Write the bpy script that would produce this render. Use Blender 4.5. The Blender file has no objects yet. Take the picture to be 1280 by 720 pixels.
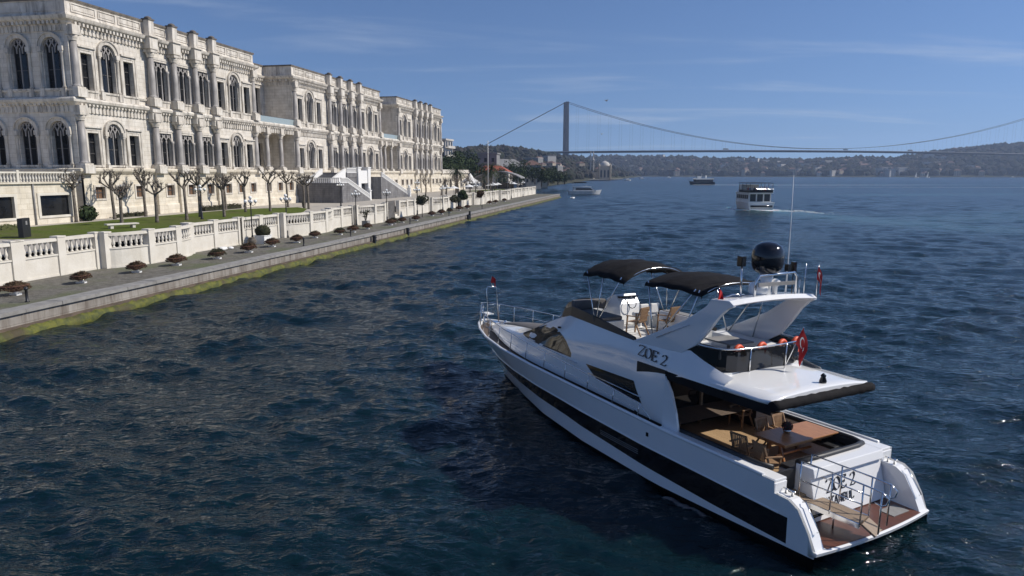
import bpy, math, random
import numpy as np
from mathutils import Vector, Matrix, Euler
R = math.radians
PI = math.pi
random.seed(7)
scene = bpy.context.scene
col = scene.collection

# ------------------------------------------------------------------ camera
CAM_H = 9.0
cam_d = bpy.data.cameras.new("camera")
cam = bpy.data.objects.new("camera", cam_d)
col.objects.link(cam)
cam_d.sensor_width = 36.0
cam_d.lens = 36.0 * 880.0 / 1280.0
cam_d.clip_start = 0.3
cam_d.clip_end = 20000
cam.location = (0, 0, CAM_H)
cam.rotation_euler = (PI / 2 - math.atan(143.0 / 880.0), 0, 0)
scene.camera = cam

# ------------------------------------------------------------------ light
SUN_EL, SUN_AZ = 41.0, 2.0          # azimuth measured from +X towards +Y
sv = Vector((math.cos(R(SUN_EL)) * math.cos(R(SUN_AZ)), math.cos(R(SUN_EL)) * math.sin(R(SUN_AZ)), math.sin(R(SUN_EL))))
sun_d = bpy.data.lights.new("sun", 'SUN')
sun_d.energy = 4.7
sun_d.angle = R(0.53)
sun_d.color = (1.0, 0.94, 0.86)
sun = bpy.data.objects.new("sun", sun_d)
col.objects.link(sun)
sun.rotation_euler = sv.to_track_quat('Z', 'Y').to_euler()
sun.location = (60, -10, 80)

world = bpy.data.worlds.new("World")
scene.world = world
world.use_nodes = True
wn, wl = world.node_tree.nodes, world.node_tree.links
wn.clear()
w_out = wn.new('ShaderNodeOutputWorld')
w_bg = wn.new('ShaderNodeBackground')
sky = wn.new('ShaderNodeTexSky')
sky.sky_type = 'NISHITA'
sky.sun_disc = False
sky.sun_elevation = R(SUN_EL)
sky.sun_rotation = R(90 - SUN_AZ)
sky.altitude = 10
sky.air_density = 1.0
sky.dust_density = 0.0
sky.ozone_density = 3.0
# thin cirrus: streaky noise on the view direction, projected on a high plane
tc = wn.new('ShaderNodeTexCoord')
sep = wn.new('ShaderNodeSeparateXYZ')
wl.new(tc.outputs['Generated'], sep.inputs[0])
def wmath(op, a, b=None):
    n = wn.new('ShaderNodeMath'); n.operation = op
    for i, v in enumerate((a, b)):
        if v is None: continue
        if isinstance(v, (int, float)): n.inputs[i].default_value = v
        else: wl.new(v, n.inputs[i])
    return n.outputs[0]
vz = wmath('ADD', wmath('MULTIPLY', wmath('MAXIMUM', sep.outputs[2], 0.0), 0.95), 0.085)
cv = wn.new('ShaderNodeCombineXYZ')
wl.new(sep.outputs[0], cv.inputs[0]); wl.new(sep.outputs[1], cv.inputs[1]); wl.new(vz, cv.inputs[2])
nrm = wn.new('ShaderNodeVectorMath'); nrm.operation = 'NORMALIZE'
wl.new(cv.outputs[0], nrm.inputs[0]); wl.new(nrm.outputs[0], sky.inputs['Vector'])
zc = wmath('MAXIMUM', wmath('ADD', sep.outputs[2], 0.06), 0.03)
comb = wn.new('ShaderNodeCombineXYZ')
wl.new(wmath('DIVIDE', sep.outputs[0], zc), comb.inputs[0])
wl.new(wmath('DIVIDE', sep.outputs[1], zc), comb.inputs[1])
mp = wn.new('ShaderNodeMapping')
mp.inputs['Scale'].default_value = (0.32, 0.95, 1)
mp.inputs['Rotation'].default_value = (0, 0, R(-10))
mp.inputs['Location'].default_value = (1.3, 0.4, 0)
wl.new(comb.outputs[0], mp.inputs[0])
nz = wn.new('ShaderNodeTexNoise')
nz.inputs['Scale'].default_value = 1.1
nz.inputs['Detail'].default_value = 8
nz.inputs['Roughness'].default_value = 0.55
nz.inputs['Distortion'].default_value = 0.7
wl.new(mp.outputs[0], nz.inputs['Vector'])
cr = wn.new('ShaderNodeMapRange')
cr.inputs[1].default_value = 0.51; cr.inputs[2].default_value = 0.78
cr.inputs[3].default_value = 0.0; cr.inputs[4].default_value = 0.36
cr.interpolation_type = 'SMOOTHSTEP'
wl.new(nz.outputs['Fac'], cr.inputs[0])
mixc = wn.new('ShaderNodeMixRGB')
mixc.inputs['Color2'].default_value = (8.2, 8.8, 9.6, 1)
wl.new(cr.outputs[0], mixc.inputs['Fac'])
tint = wn.new('ShaderNodeMixRGB'); tint.blend_type = 'MULTIPLY'; tint.inputs[0].default_value = 1.0; tint.inputs[2].default_value = (0.80, 0.92, 1.15, 1)
wl.new(sky.outputs[0], tint.inputs[1]); wl.new(tint.outputs[0], mixc.inputs['Color1'])
wl.new(mixc.outputs[0], w_bg.inputs['Color'])
w_bg.inputs['Strength'].default_value = 0.085
wl.new(w_bg.outputs[0], w_out.inputs['Surface'])

scene.view_settings.view_transform = 'Standard'
scene.view_settings.look = 'None'
scene.view_settings.exposure = 0.0
scene.view_settings.gamma = 1.0
scene.render.resolution_x, scene.render.resolution_y = 1024, 576

# ------------------------------------------------------------------ helpers
def tag(o, label=None, cat=None, group=None, kind=None):
    if label: o['label'] = label
    if cat: o['category'] = cat
    if group: o['group'] = group
    if kind: o['kind'] = kind
    return o

def empty(name, loc=(0, 0, 0), rz=0.0, label=None, cat=None, group=None):
    o = bpy.data.objects.new(name, None)
    o.empty_display_size = 0.3
    o.location = loc
    o.rotation_euler = (0, 0, rz)
    col.objects.link(o)
    return tag(o, label, cat, group)

KIDS = {}
def copy_tree(o, parent=None):
    c = o.copy()
    col.objects.link(c)
    if parent is not None:
        c.parent = parent
        KIDS.setdefault(parent.name, []).append(c)
    for ch in list(KIDS.get(o.name, [])):
        copy_tree(ch, c)
    return c

class MB:
    def __init__(self):
        self.v, self.f, self.m, self.s = [], [], [], []
    def add(self, verts, faces, mat=0, smooth=False):
        b = len(self.v)
        self.v.extend([tuple(map(float, p)) for p in verts])
        for f in faces:
            self.f.append(tuple(b + i for i in f)); self.m.append(mat); self.s.append(smooth)
        return self
    def box(self, x0, x1, y0, y1, z0, z1, mat=0):
        return self.add([(x0, y0, z0), (x1, y0, z0), (x1, y1, z0), (x0, y1, z0), (x0, y0, z1), (x1, y0, z1), (x1, y1, z1), (x0, y1, z1)],
                        [(0, 3, 2, 1), (4, 5, 6, 7), (0, 1, 5, 4), (1, 2, 6, 5), (2, 3, 7, 6), (3, 0, 4, 7)], mat)
    def obox(self, c, ax, ay, az, mat=0):
        c, ax, ay, az = Vector(c), Vector(ax), Vector(ay), Vector(az)
        vs = [c + sx * ax + sy * ay + sz * az for sz in (-1, 1) for sx, sy in ((-1, -1), (1, -1), (1, 1), (-1, 1))]
        return self.add(vs, [(0, 3, 2, 1), (4, 5, 6, 7), (0, 1, 5, 4), (1, 2, 6, 5), (2, 3, 7, 6), (3, 0, 4, 7)], mat)
    def bar(self, a, b, w, t, mat=0, upv=(0, 0, 1)):
        a, b = Vector(a), Vector(b); d = b - a
        if d.length < 1e-6: return self
        u = Vector(upv).cross(d)
        if u.length < 1e-4: u = Vector((1, 0, 0)).cross(d)
        u.normalize(); w2 = d.normalized().cross(u)
        return self.obox((a + b) / 2, d / 2, u * w / 2, w2 * t / 2, mat)
    def tube(self, pts, r, seg=6, mat=0, smooth=True, caps=True):
        pts = [Vector(p) for p in pts]
        rs = r if isinstance(r, (list, tuple)) else [r] * len(pts)
        rings = []
        prev = None
        for i, p in enumerate(pts):
            d = (pts[min(i + 1, len(pts) - 1)] - pts[max(i - 1, 0)])
            if d.length < 1e-9: d = Vector((0, 0, 1))
            d.normalize()
            if prev is None:
                u = d.cross(Vector((0, 0, 1)))
                if u.length < 0.05: u = d.cross(Vector((1, 0, 0)))
            else:
                u = prev - d * prev.dot(d)
                if u.length < 1e-4: u = d.cross(Vector((0, 1, 0)))
            u.normalize(); prev = u
            w = d.cross(u)
            rings.append([p + rs[i] * (math.cos(2 * PI * k / seg) * u + math.sin(2 * PI * k / seg) * w) for k in range(seg)])
        return self.loft(rings, closed=True, mat=mat, smooth=smooth, caps=caps)
    def loft(self, secs, closed=False, mat=0, smooth=False, caps=False, mats=None):
        n = len(secs[0]); vs = [p for s in secs for p in s]; fs = []; ms = []
        for i in range(len(secs) - 1):
            for j in range(n if closed else n - 1):
                k = (j + 1) % n
                fs.append((i * n + j, i * n + k, (i + 1) * n + k, (i + 1) * n + j))
                ms.append(mats(i, j) if mats else mat)
        b = len(self.v)
        self.v.extend([tuple(map(float, p)) for p in vs])
        for f, m in zip(fs, ms):
            self.f.append(tuple(b + i for i in f)); self.m.append(m); self.s.append(smooth)
        if caps:
            self.f.append(tuple(b + i for i in reversed(range(n)))); self.m.append(mat); self.s.append(False)
            o = (len(secs) - 1) * n
            self.f.append(tuple(b + o + i for i in range(n))); self.m.append(mat); self.s.append(False)
        return self
    def lathe(self, prof, c=(0, 0, 0), seg=12, mat=0, smooth=True):
        secs = [[(c[0] + r * math.cos(2 * PI * k / seg), c[1] + r * math.sin(2 * PI * k / seg), c[2] + z) for k in range(seg)] for r, z in prof]
        return self.loft(secs, closed=True, mat=mat, smooth=smooth, caps=True)
    def ball(self, c, r, seg=12, rings=8, mat=0, sz=1.0):
        prof = [(max(1e-3, r * math.sin(PI * i / rings)), -r * sz * math.cos(PI * i / rings)) for i in range(rings + 1)]
        return self.lathe(prof, c, seg, mat)
    def prism(self, poly, fn, h0, h1, mat=0, smooth=False):
        """poly: 2-D outline; fn(u, v, h) -> 3-D; extruded from h0 to h1."""
        n = len(poly)
        vs = [fn(u, v, h0) for u, v in poly] + [fn(u, v, h1) for u, v in poly]
        fs = [tuple(range(n - 1, -1, -1)), tuple(range(n, 2 * n))] + [(i, (i + 1) % n, n + (i + 1) % n, n + i) for i in range(n)]
        return self.add(vs, fs, mat, smooth)
    def build(self, name, mats, parent=None, loc=None, rz=0.0, bevel=0.0, normals=True):
        me = bpy.data.meshes.new(name)
        me.from_pydata(self.v, [], self.f)
        if not isinstance(mats, (list, tuple)): mats = [mats]
        for m in mats: me.materials.append(m)
        me.polygons.foreach_set('material_index', self.m)
        me.polygons.foreach_set('use_smooth', self.s)
        me.update()
        o = bpy.data.objects.new(name, me)
        col.objects.link(o)
        if loc is not None: o.location = loc
        if rz: o.rotation_euler = (0, 0, rz)
        if parent is not None:
            o.parent = parent
            KIDS.setdefault(parent.name, []).append(o)
        if bevel:
            b = o.modifiers.new('bevel', 'BEVEL'); b.width = bevel; b.segments = 2; b.limit_method = 'ANGLE'; b.angle_limit = R(40)
        return o

def interp(x, tab):
    return float(np.interp(x, [t[0] for t in tab], [t[1] for t in tab]))

# ------------------------------------------------------------------ materials
def new_mat(name):
    m = bpy.data.materials.new(name); m.use_nodes = True
    nt = m.node_tree
    return m, nt.nodes, nt.links, nt.nodes['Principled BSDF']

def mk(name, c1, c2=None, rough=0.6, metal=0.0, scale=3.0, detail=4, bump=0.0, bscale=None, stretch=(1, 1, 1), lo=0.35, hi=0.65, spec=0.5, coat=0.0, third=None, tscale=0.3):
    m, N, L, B = new_mat(name)
    B.inputs['Roughness'].default_value = rough
    B.inputs['Metallic'].default_value = metal
    B.inputs['Specular IOR Level'].default_value = spec
    B.inputs['Coat Weight'].default_value = coat
    B.inputs['Base Color'].default_value = (*c1, 1)
    if c2 is not None or bump:
        t = N.new('ShaderNodeTexCoord'); mpn = N.new('ShaderNodeMapping')
        mpn.inputs['Scale'].default_value = stretch
        L.new(t.outputs['Object'], mpn.inputs[0])
    if c2 is not None:
        nn = N.new('ShaderNodeTexNoise'); nn.inputs['Scale'].default_value = scale; nn.inputs['Detail'].default_value = detail
        nn.inputs['Roughness'].default_value = 0.6
        L.new(mpn.outputs[0], nn.inputs['Vector'])
        mr = N.new('ShaderNodeMapRange'); mr.inputs[1].default_value = lo; mr.inputs[2].default_value = hi
        L.new(nn.outputs['Fac'], mr.inputs[0])
        mx = N.new('ShaderNodeMixRGB'); mx.inputs[1].default_value = (*c1, 1); mx.inputs[2].default_value = (*c2, 1)
        L.new(mr.outputs[0], mx.inputs[0])
        outc = mx.outputs[0]
        if third is not None:
            n3 = N.new('ShaderNodeTexNoise'); n3.inputs['Scale'].default_value = tscale; n3.inputs['Detail'].default_value = 5
            L.new(mpn.outputs[0], n3.inputs['Vector'])
            m3 = N.new('ShaderNodeMapRange'); m3.inputs[1].default_value = 0.5; m3.inputs[2].default_value = 0.68
            L.new(n3.outputs['Fac'], m3.inputs[0])
            x3 = N.new('ShaderNodeMixRGB'); x3.inputs[2].default_value = (*third, 1)
            L.new(m3.outputs[0], x3.inputs[0]); L.new(outc, x3.inputs[1])
            outc = x3.outputs[0]
        L.new(outc, B.inputs['Base Color'])
    if bump:
        nb = N.new('ShaderNodeTexNoise'); nb.inputs['Scale'].default_value = bscale or scale * 4; nb.inputs['Detail'].default_value = 4
        L.new(mpn.outputs[0], nb.inputs['Vector'])
        bp = N.new('ShaderNodeBump'); bp.inputs['Strength'].default_value = bump; bp.inputs['Distance'].default_value = 0.05
        L.new(nb.outputs['Fac'], bp.inputs['Height']); L.new(bp.outputs[0], B.inputs['Normal'])
    return m

def mk_bands(name, c1, c2, axis, period, gap=0.06, rough=0.5, cvar=0.5, dark=(0.02, 0.015, 0.01), nscale=6.0):
    """planks / courses: thin dark joints across one axis, colour varying from board to board."""
    m, N, L, B = new_mat(name)
    B.inputs['Roughness'].default_value = rough
    t = N.new('ShaderNodeTexCoord'); s = N.new('ShaderNodeSeparateXYZ'); L.new(t.outputs['Object'], s.inputs[0])
    def mt(op, a, b=None):
        n = N.new('ShaderNodeMath'); n.operation = op
        for i, v in enumerate((a, b)):
            if v is None: continue
            if isinstance(v, (int, float)): n.inputs[i].default_value = v
            else: L.new(v, n.inputs[i])
        return n.outputs[0]
    q = mt('DIVIDE', s.outputs[axis], period)
    fr = mt('FRACT', q); idx = mt('FLOOR', q)
    joint = mt('LESS_THAN', fr, gap)
    wn_ = N.new('ShaderNodeTexWhiteNoise'); wn_.noise_dimensions = '1D'; L.new(idx, wn_.inputs['W'])
    nn = N.new('ShaderNodeTexNoise'); nn.inputs['Scale'].default_value = nscale; nn.inputs['Detail'].default_value = 4
    L.new(t.outputs['Object'], nn.inputs['Vector'])
    f = mt('ADD', mt('MULTIPLY', wn_.outputs['Value'], cvar), mt('MULTIPLY', nn.outputs['Fac'], 1.0 - cvar))
    mx = N.new('ShaderNodeMixRGB'); mx.inputs[1].default_value = (*c1, 1); mx.inputs[2].default_value = (*c2, 1); L.new(f, mx.inputs[0])
    mj = N.new('ShaderNodeMixRGB'); mj.inputs[2].default_value = (*dark, 1); L.new(joint, mj.inputs[0]); L.new(mx.outputs[0], mj.inputs[1])
    L.new(mj.outputs[0], B.inputs['Base Color'])
    return m

M = {}
def mk_stone(name, c1, c2, dirt, joints=True, jh=0.55, jw=1.3, dirt_lo=0.46, dirt_hi=0.74):
    m, N, L, B = new_mat(name)
    B.inputs['Roughness'].default_value = 0.85
    B.inputs['Specular IOR Level'].default_value = 0.25
    t = N.new('ShaderNodeTexCoord')
    n1 = N.new('ShaderNodeTexNoise'); n1.inputs['Scale'].default_value = 0.9; n1.inputs['Detail'].default_value = 6
    L.new(t.outputs['Object'], n1.inputs['Vector'])
    r1 = N.new('ShaderNodeMapRange'); r1.inputs[1].default_value = 0.35; r1.inputs[2].default_value = 0.65
    L.new(n1.outputs['Fac'], r1.inputs[0])
    mx = N.new('ShaderNodeMixRGB'); mx.inputs[1].default_value = (*c1, 1); mx.inputs[2].default_value = (*c2, 1)
    L.new(r1.outputs[0], mx.inputs[0])
    # weathering runs down the wall
    mp_ = N.new('ShaderNodeMapping'); mp_.inputs['Scale'].default_value = (1.6, 1.6, 0.18); L.new(t.outputs['Object'], mp_.inputs[0])
    n2 = N.new('ShaderNodeTexNoise'); n2.inputs['Scale'].default_value = 1.0; n2.inputs['Detail'].default_value = 7; n2.inputs['Roughness'].default_value = 0.65
    L.new(mp_.outputs[0], n2.inputs['Vector'])
    r2 = N.new('ShaderNodeMapRange'); r2.inputs[1].default_value = dirt_lo; r2.inputs[2].default_value = dirt_hi
    L.new(n2.outputs['Fac'], r2.inputs[0])
    m2 = N.new('ShaderNodeMixRGB'); m2.inputs[2].default_value = (*dirt, 1)
    L.new(r2.outputs[0], m2.inputs[0]); L.new(mx.outputs[0], m2.inputs[1])
    last = m2.outputs[0]
    if joints:
        s = N.new('ShaderNodeSeparateXYZ'); L.new(t.outputs['Object'], s.inputs[0])
        a = N.new('ShaderNodeMath'); a.operation = 'ADD'; L.new(s.outputs[0], a.inputs[0]); L.new(s.outputs[1], a.inputs[1])
        c = N.new('ShaderNodeCombineXYZ'); L.new(a.outputs[0], c.inputs[0]); L.new(s.outputs[2], c.inputs[1])
        bt = N.new('ShaderNodeTexBrick')
        bt.inputs['Scale'].default_value = 1.0; bt.inputs['Mortar Size'].default_value = 0.02
        bt.inputs['Brick Width'].default_value = jw; bt.inputs['Row Height'].default_value = jh
        bt.inputs['Color1'].default_value = (1, 1, 1, 1); bt.inputs['Color2'].default_value = (0.86, 0.86, 0.86, 1); bt.inputs['Mortar'].default_value = (0.62, 0.6, 0.56, 1)
        L.new(c.outputs[0], bt.inputs['Vector'])
        mu = N.new('ShaderNodeMixRGB'); mu.blend_type = 'MULTIPLY'; mu.inputs[0].default_value = 0.8
        L.new(last, mu.inputs[1]); L.new(bt.outputs['Color'], mu.inputs[2]); last = mu.outputs[0]
    L.new(last, B.inputs['Base Color'])
    nb = N.new('ShaderNodeTexNoise'); nb.inputs['Scale'].default_value = 5; nb.inputs['Detail'].default_value = 5
    L.new(t.outputs['Object'], nb.inputs['Vector'])
    bp = N.new('ShaderNodeBump'); bp.inputs['Strength'].default_value = 0.35; bp.inputs['Distance'].default_value = 0.04
    L.new(nb.outputs['Fac'], bp.inputs['Height']); L.new(bp.outputs[0], B.inputs['Normal'])
    return m

M['stone'] = mk_stone('palace_stone', (0.74, 0.695, 0.62), (0.62, 0.57, 0.49), (0.26, 0.23, 0.195), dirt_lo=0.53, dirt_hi=0.80)
M['stone_base'] = mk_stone('palace_base_stone', (0.77, 0.705, 0.585), (0.65, 0.58, 0.46), (0.46, 0.405, 0.33), jh=0.6, jw=1.6, dirt_lo=0.55, dirt_hi=0.8)
M['stone_trim'] = mk_stone('palace_trim', (0.72, 0.675, 0.60), (0.56, 0.51, 0.435), (0.15, 0.135, 0.115), joints=False, dirt_lo=0.49, dirt_hi=0.76)  # stains, darkened to paint in shade under cornice and string course
M['stone_dark'] = mk_stone('sooty_coping', (0.20, 0.18, 0.155), (0.13, 0.115, 0.10), (0.08, 0.07, 0.06), joints=False)
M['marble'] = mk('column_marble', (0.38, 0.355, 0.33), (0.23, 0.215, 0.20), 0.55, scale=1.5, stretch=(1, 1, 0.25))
M['wallwhite'] = mk_stone('cream_render', (0.70, 0.66, 0.58), (0.62, 0.575, 0.49), (0.44, 0.39, 0.31), joints=False, dirt_lo=0.56, dirt_hi=0.85)
M['glass_dark'] = mk('window_glass', (0.008, 0.009, 0.011), (0.025, 0.025, 0.025), 0.08, scale=0.5, spec=0.35)
M['muntin'] = mk('window_muntin', (0.075, 0.07, 0.065), None, 0.5)
M['brownpane'] = mk('carved_brown_grille', (0.20, 0.11, 0.055), (0.09, 0.05, 0.03), 0.7, scale=7)
M['grass'] = mk('lawn_grass', (0.105, 0.135, 0.022), (0.065, 0.09, 0.016), 0.95, scale=1.2, bump=0.8, bscale=9, third=(0.10, 0.105, 0.035), tscale=0.16, spec=0.1)
M['cobble'] = mk('cobble_paving', (0.185, 0.172, 0.145), (0.10, 0.093, 0.078), 0.9, scale=2.6, detail=6, bump=0.9, bscale=7, third=(0.115, 0.125, 0.07), tscale=0.22, spec=0.2)
M['paving'] = mk('pale_paving', (0.44, 0.40, 0.34), (0.36, 0.33, 0.28), 0.9, scale=1.0)
M['cap'] = mk('quay_cap_stone', (0.30, 0.29, 0.27), (0.21, 0.20, 0.185), 0.85, scale=1.4, bump=0.3)
M['iron'] = mk('black_iron', (0.018, 0.018, 0.02), None, 0.45)
M['globe'] = mk('white_lamp_glass', (0.80, 0.80, 0.77), None, 0.25)
M['bark'] = mk('plane_bark', (0.20, 0.175, 0.145), (0.10, 0.085, 0.07), 0.95, scale=4, bump=0.8, spec=0.15)
M['terracotta'] = mk('terracotta', (0.17, 0.075, 0.045), (0.10, 0.05, 0.035), 0.85, scale=6, bump=0.4)
M['hedge'] = mk('clipped_hedge', (0.055, 0.05, 0.03), (0.03, 0.035, 0.018), 0.95, scale=5, bump=1.0, bscale=14, spec=0.1)
M['twig'] = mk('dry_brown_shrub', (0.115, 0.072, 0.045), (0.05, 0.038, 0.022), 0.95, scale=8, bump=1.0, bscale=16, spec=0.1)
M['whitepaint'] = mk('white_paint', (0.78, 0.77, 0.74), None, 0.5)
M['leaf'] = mk('dark_leaves', (0.045, 0.065, 0.022), (0.02, 0.035, 0.014), 0.8, scale=0.8, spec=0.2)
M['leaf2'] = mk('grey_leaves', (0.085, 0.085, 0.05), (0.045, 0.05, 0.028), 0.85, scale=0.8, spec=0.2)
M['stairdark'] = mk_stone('staircase_stone', (0.23, 0.225, 0.225), (0.17, 0.165, 0.165), (0.10, 0.098, 0.098), jh=.4, jw=1.0)
M['bluegrey'] = mk('grey_stone', (0.27, 0.265, 0.26), (0.20, 0.195, 0.19), 0.8, scale=1.5)  # even grey shared by steps, pipes, pots and fittings
M['glassrail'] = mk('balcony_glass', (0.30, 0.36, 0.37), None, 0.1)

# quay / facade frame: s along the shore, m towards the water, z up
QA = R(11.29)
QD = Vector((math.sin(QA), math.cos(QA), 0)); QN = Vector((math.cos(QA), -math.sin(QA), 0))
QRZ = PI / 2 - QA                     # local x -> along the shore, local y -> inland
def Q(s, m, z=0.0):
    p = QD * s + QN * m
    return Vector((p.x, p.y, z))
# ------------------------------------------------------------------ water
def mk_water():
    m, N, L, B = new_mat('sea_water')
    B.inputs['Roughness'].default_value = 0.045
    B.inputs['IOR'].default_value = 1.33
    B.inputs['Base Color'].default_value = (0.0022, 0.0125, 0.0175, 1)
    B.inputs['Specular IOR Level'].default_value = 0.5
    # light wanders for metres in the sea before it comes back: soft-edged shade
    B.inputs['Subsurface Weight'].default_value = 1.0
    B.inputs['Subsurface Radius'].default_value = (0.7, 2.4, 3.0)
    B.inputs['Subsurface Scale'].default_value = 1.0
    t = N.new('ShaderNodeTexCoord')
    bs = []
    for sc, st, dist in ((1.3, 0.8, 0.24), (3.4, 0.9, 0.12), (9.0, 0.7, 0.045)):
        mpn = N.new('ShaderNodeMapping'); mpn.inputs['Rotation'].default_value = (0, 0, R(18)); mpn.inputs['Scale'].default_value = (0.62, 1.25, 1)
        L.new(t.outputs['Object'], mpn.inputs[0])
        n = N.new('ShaderNodeTexNoise'); n.inputs['Scale'].default_value = sc; n.inputs['Detail'].default_value = 3; n.inputs['Distortion'].default_value = 0.6
        L.new(mpn.outputs[0], n.inputs['Vector'])
        bp = N.new('ShaderNodeBump'); bp.inputs['Strength'].default_value = st; bp.inputs['Distance'].default_value = dist
        L.new(n.outputs['Fac'], bp.inputs['Height'])
        if bs: L.new(bs[-1].outputs[0], bp.inputs['Normal'])
        bs.append(bp)
    L.new(bs[-1].outputs[0], B.inputs['Normal'])
    # foam and churned water where the boats have been
    at = N.new('ShaderNodeAttribute'); at.attribute_name = 'foam'
    nf = N.new('ShaderNodeTexNoise'); nf.inputs['Scale'].default_value = 0.9; nf.inputs['Detail'].default_value = 9; nf.inputs['Roughness'].default_value = 0.7
    L.new(t.outputs['Object'], nf.inputs['Vector'])
    mu = N.new('ShaderNodeMath'); mu.operation = 'ADD'; L.new(at.outputs['Fac'], mu.inputs[0]); L.new(nf.outputs['Fac'], mu.inputs[1])
    mr = N.new('ShaderNodeMapRange'); mr.inputs[1].default_value = 0.82; mr.inputs[2].default_value = 1.12
    L.new(mu.outputs[0], mr.inputs[0])
    mx = N.new('ShaderNodeMixRGB'); mx.inputs[2].default_value = (0.62, 0.68, 0.70, 1)
    ch = N.new('ShaderNodeMixRGB'); ch.inputs[1].default_value = (0.0022, 0.0125, 0.0175, 1); ch.inputs[2].default_value = (0.035, 0.095, 0.10, 1)
    at2 = N.new('ShaderNodeAttribute'); at2.attribute_name = 'churn'
    L.new(at2.outputs['Fac'], ch.inputs[0])
    L.new(mr.outputs[0], mx.inputs[0]); L.new(ch.outputs[0], mx.inputs[1])
    L.new(mx.outputs[0], B.inputs['Base Color'])
    at3 = N.new('ShaderNodeAttribute'); at3.attribute_name = 'ripple'
    rr = N.new('ShaderNodeMixRGB'); rr.inputs[2].default_value = (.8, .8, .8, 1)
    L.new(mr.outputs[0], rr.inputs[0]); L.new(at3.outputs['Fac'], rr.inputs[1]); L.new(rr.outputs[0], B.inputs['Roughness'])
    return m

def wave_height(X, Y, spacing, amp):
    rng = np.random.RandomState(5)
    Z = np.zeros_like(X)
    nw = 110
    main = R(-105)                      # the chop runs towards the camera, slightly to the left
    for i in range(nw):
        lam = 0.26 * (7.5 / 0.26) ** (i / (nw - 1.0))
        th = main + rng.normal(0, 0.62)
        k = 2 * PI / lam
        ph = rng.uniform(0, 2 * PI)
        st = 0.042 * (1.0 if lam < 0.9 else 0.72 if lam < 2.2 else 0.50)
        a = st / k
        arg = k * (X * math.cos(th) + Y * math.sin(th)) + ph
        w = np.clip((lam / spacing - 2.2) / 3.0, 0, 1)
        Z += a * w * (np.exp(np.sin(arg)) - 1.266) * 0.95
    return Z * amp

def foam_masks(X, Y):
    foam = np.zeros_like(X); churn = np.zeros_like(X)
    def lane(pts, w0, w1, peak, arr, power=1.0):
        # soft lane along a polyline, widening from w0 to w1, fading along its length
        P = [Vector((p[0], p[1])) for p in pts]
        tot = sum((P[i + 1] - P[i]).length for i in range(len(P) - 1)); acc = 0
        for i in range(len(P) - 1):
            a, b = P[i], P[i + 1]; d = b - a; Ls = d.length
            t = np.clip(((X - a.x) * d.x + (Y - a.y) * d.y) / (Ls * Ls), 0, 1)
            dist = np.hypot(X - (a.x + t * d.x), Y - (a.y + t * d.y))
            u = (acc + t * Ls) / tot
            w = w0 + (w1 - w0) * u
            val = peak * (1 - u) ** power * np.exp(-(dist / w) ** 2)
            np.maximum(arr, val, out=arr)
            acc += Ls
    return foam, churn, lane

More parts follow.
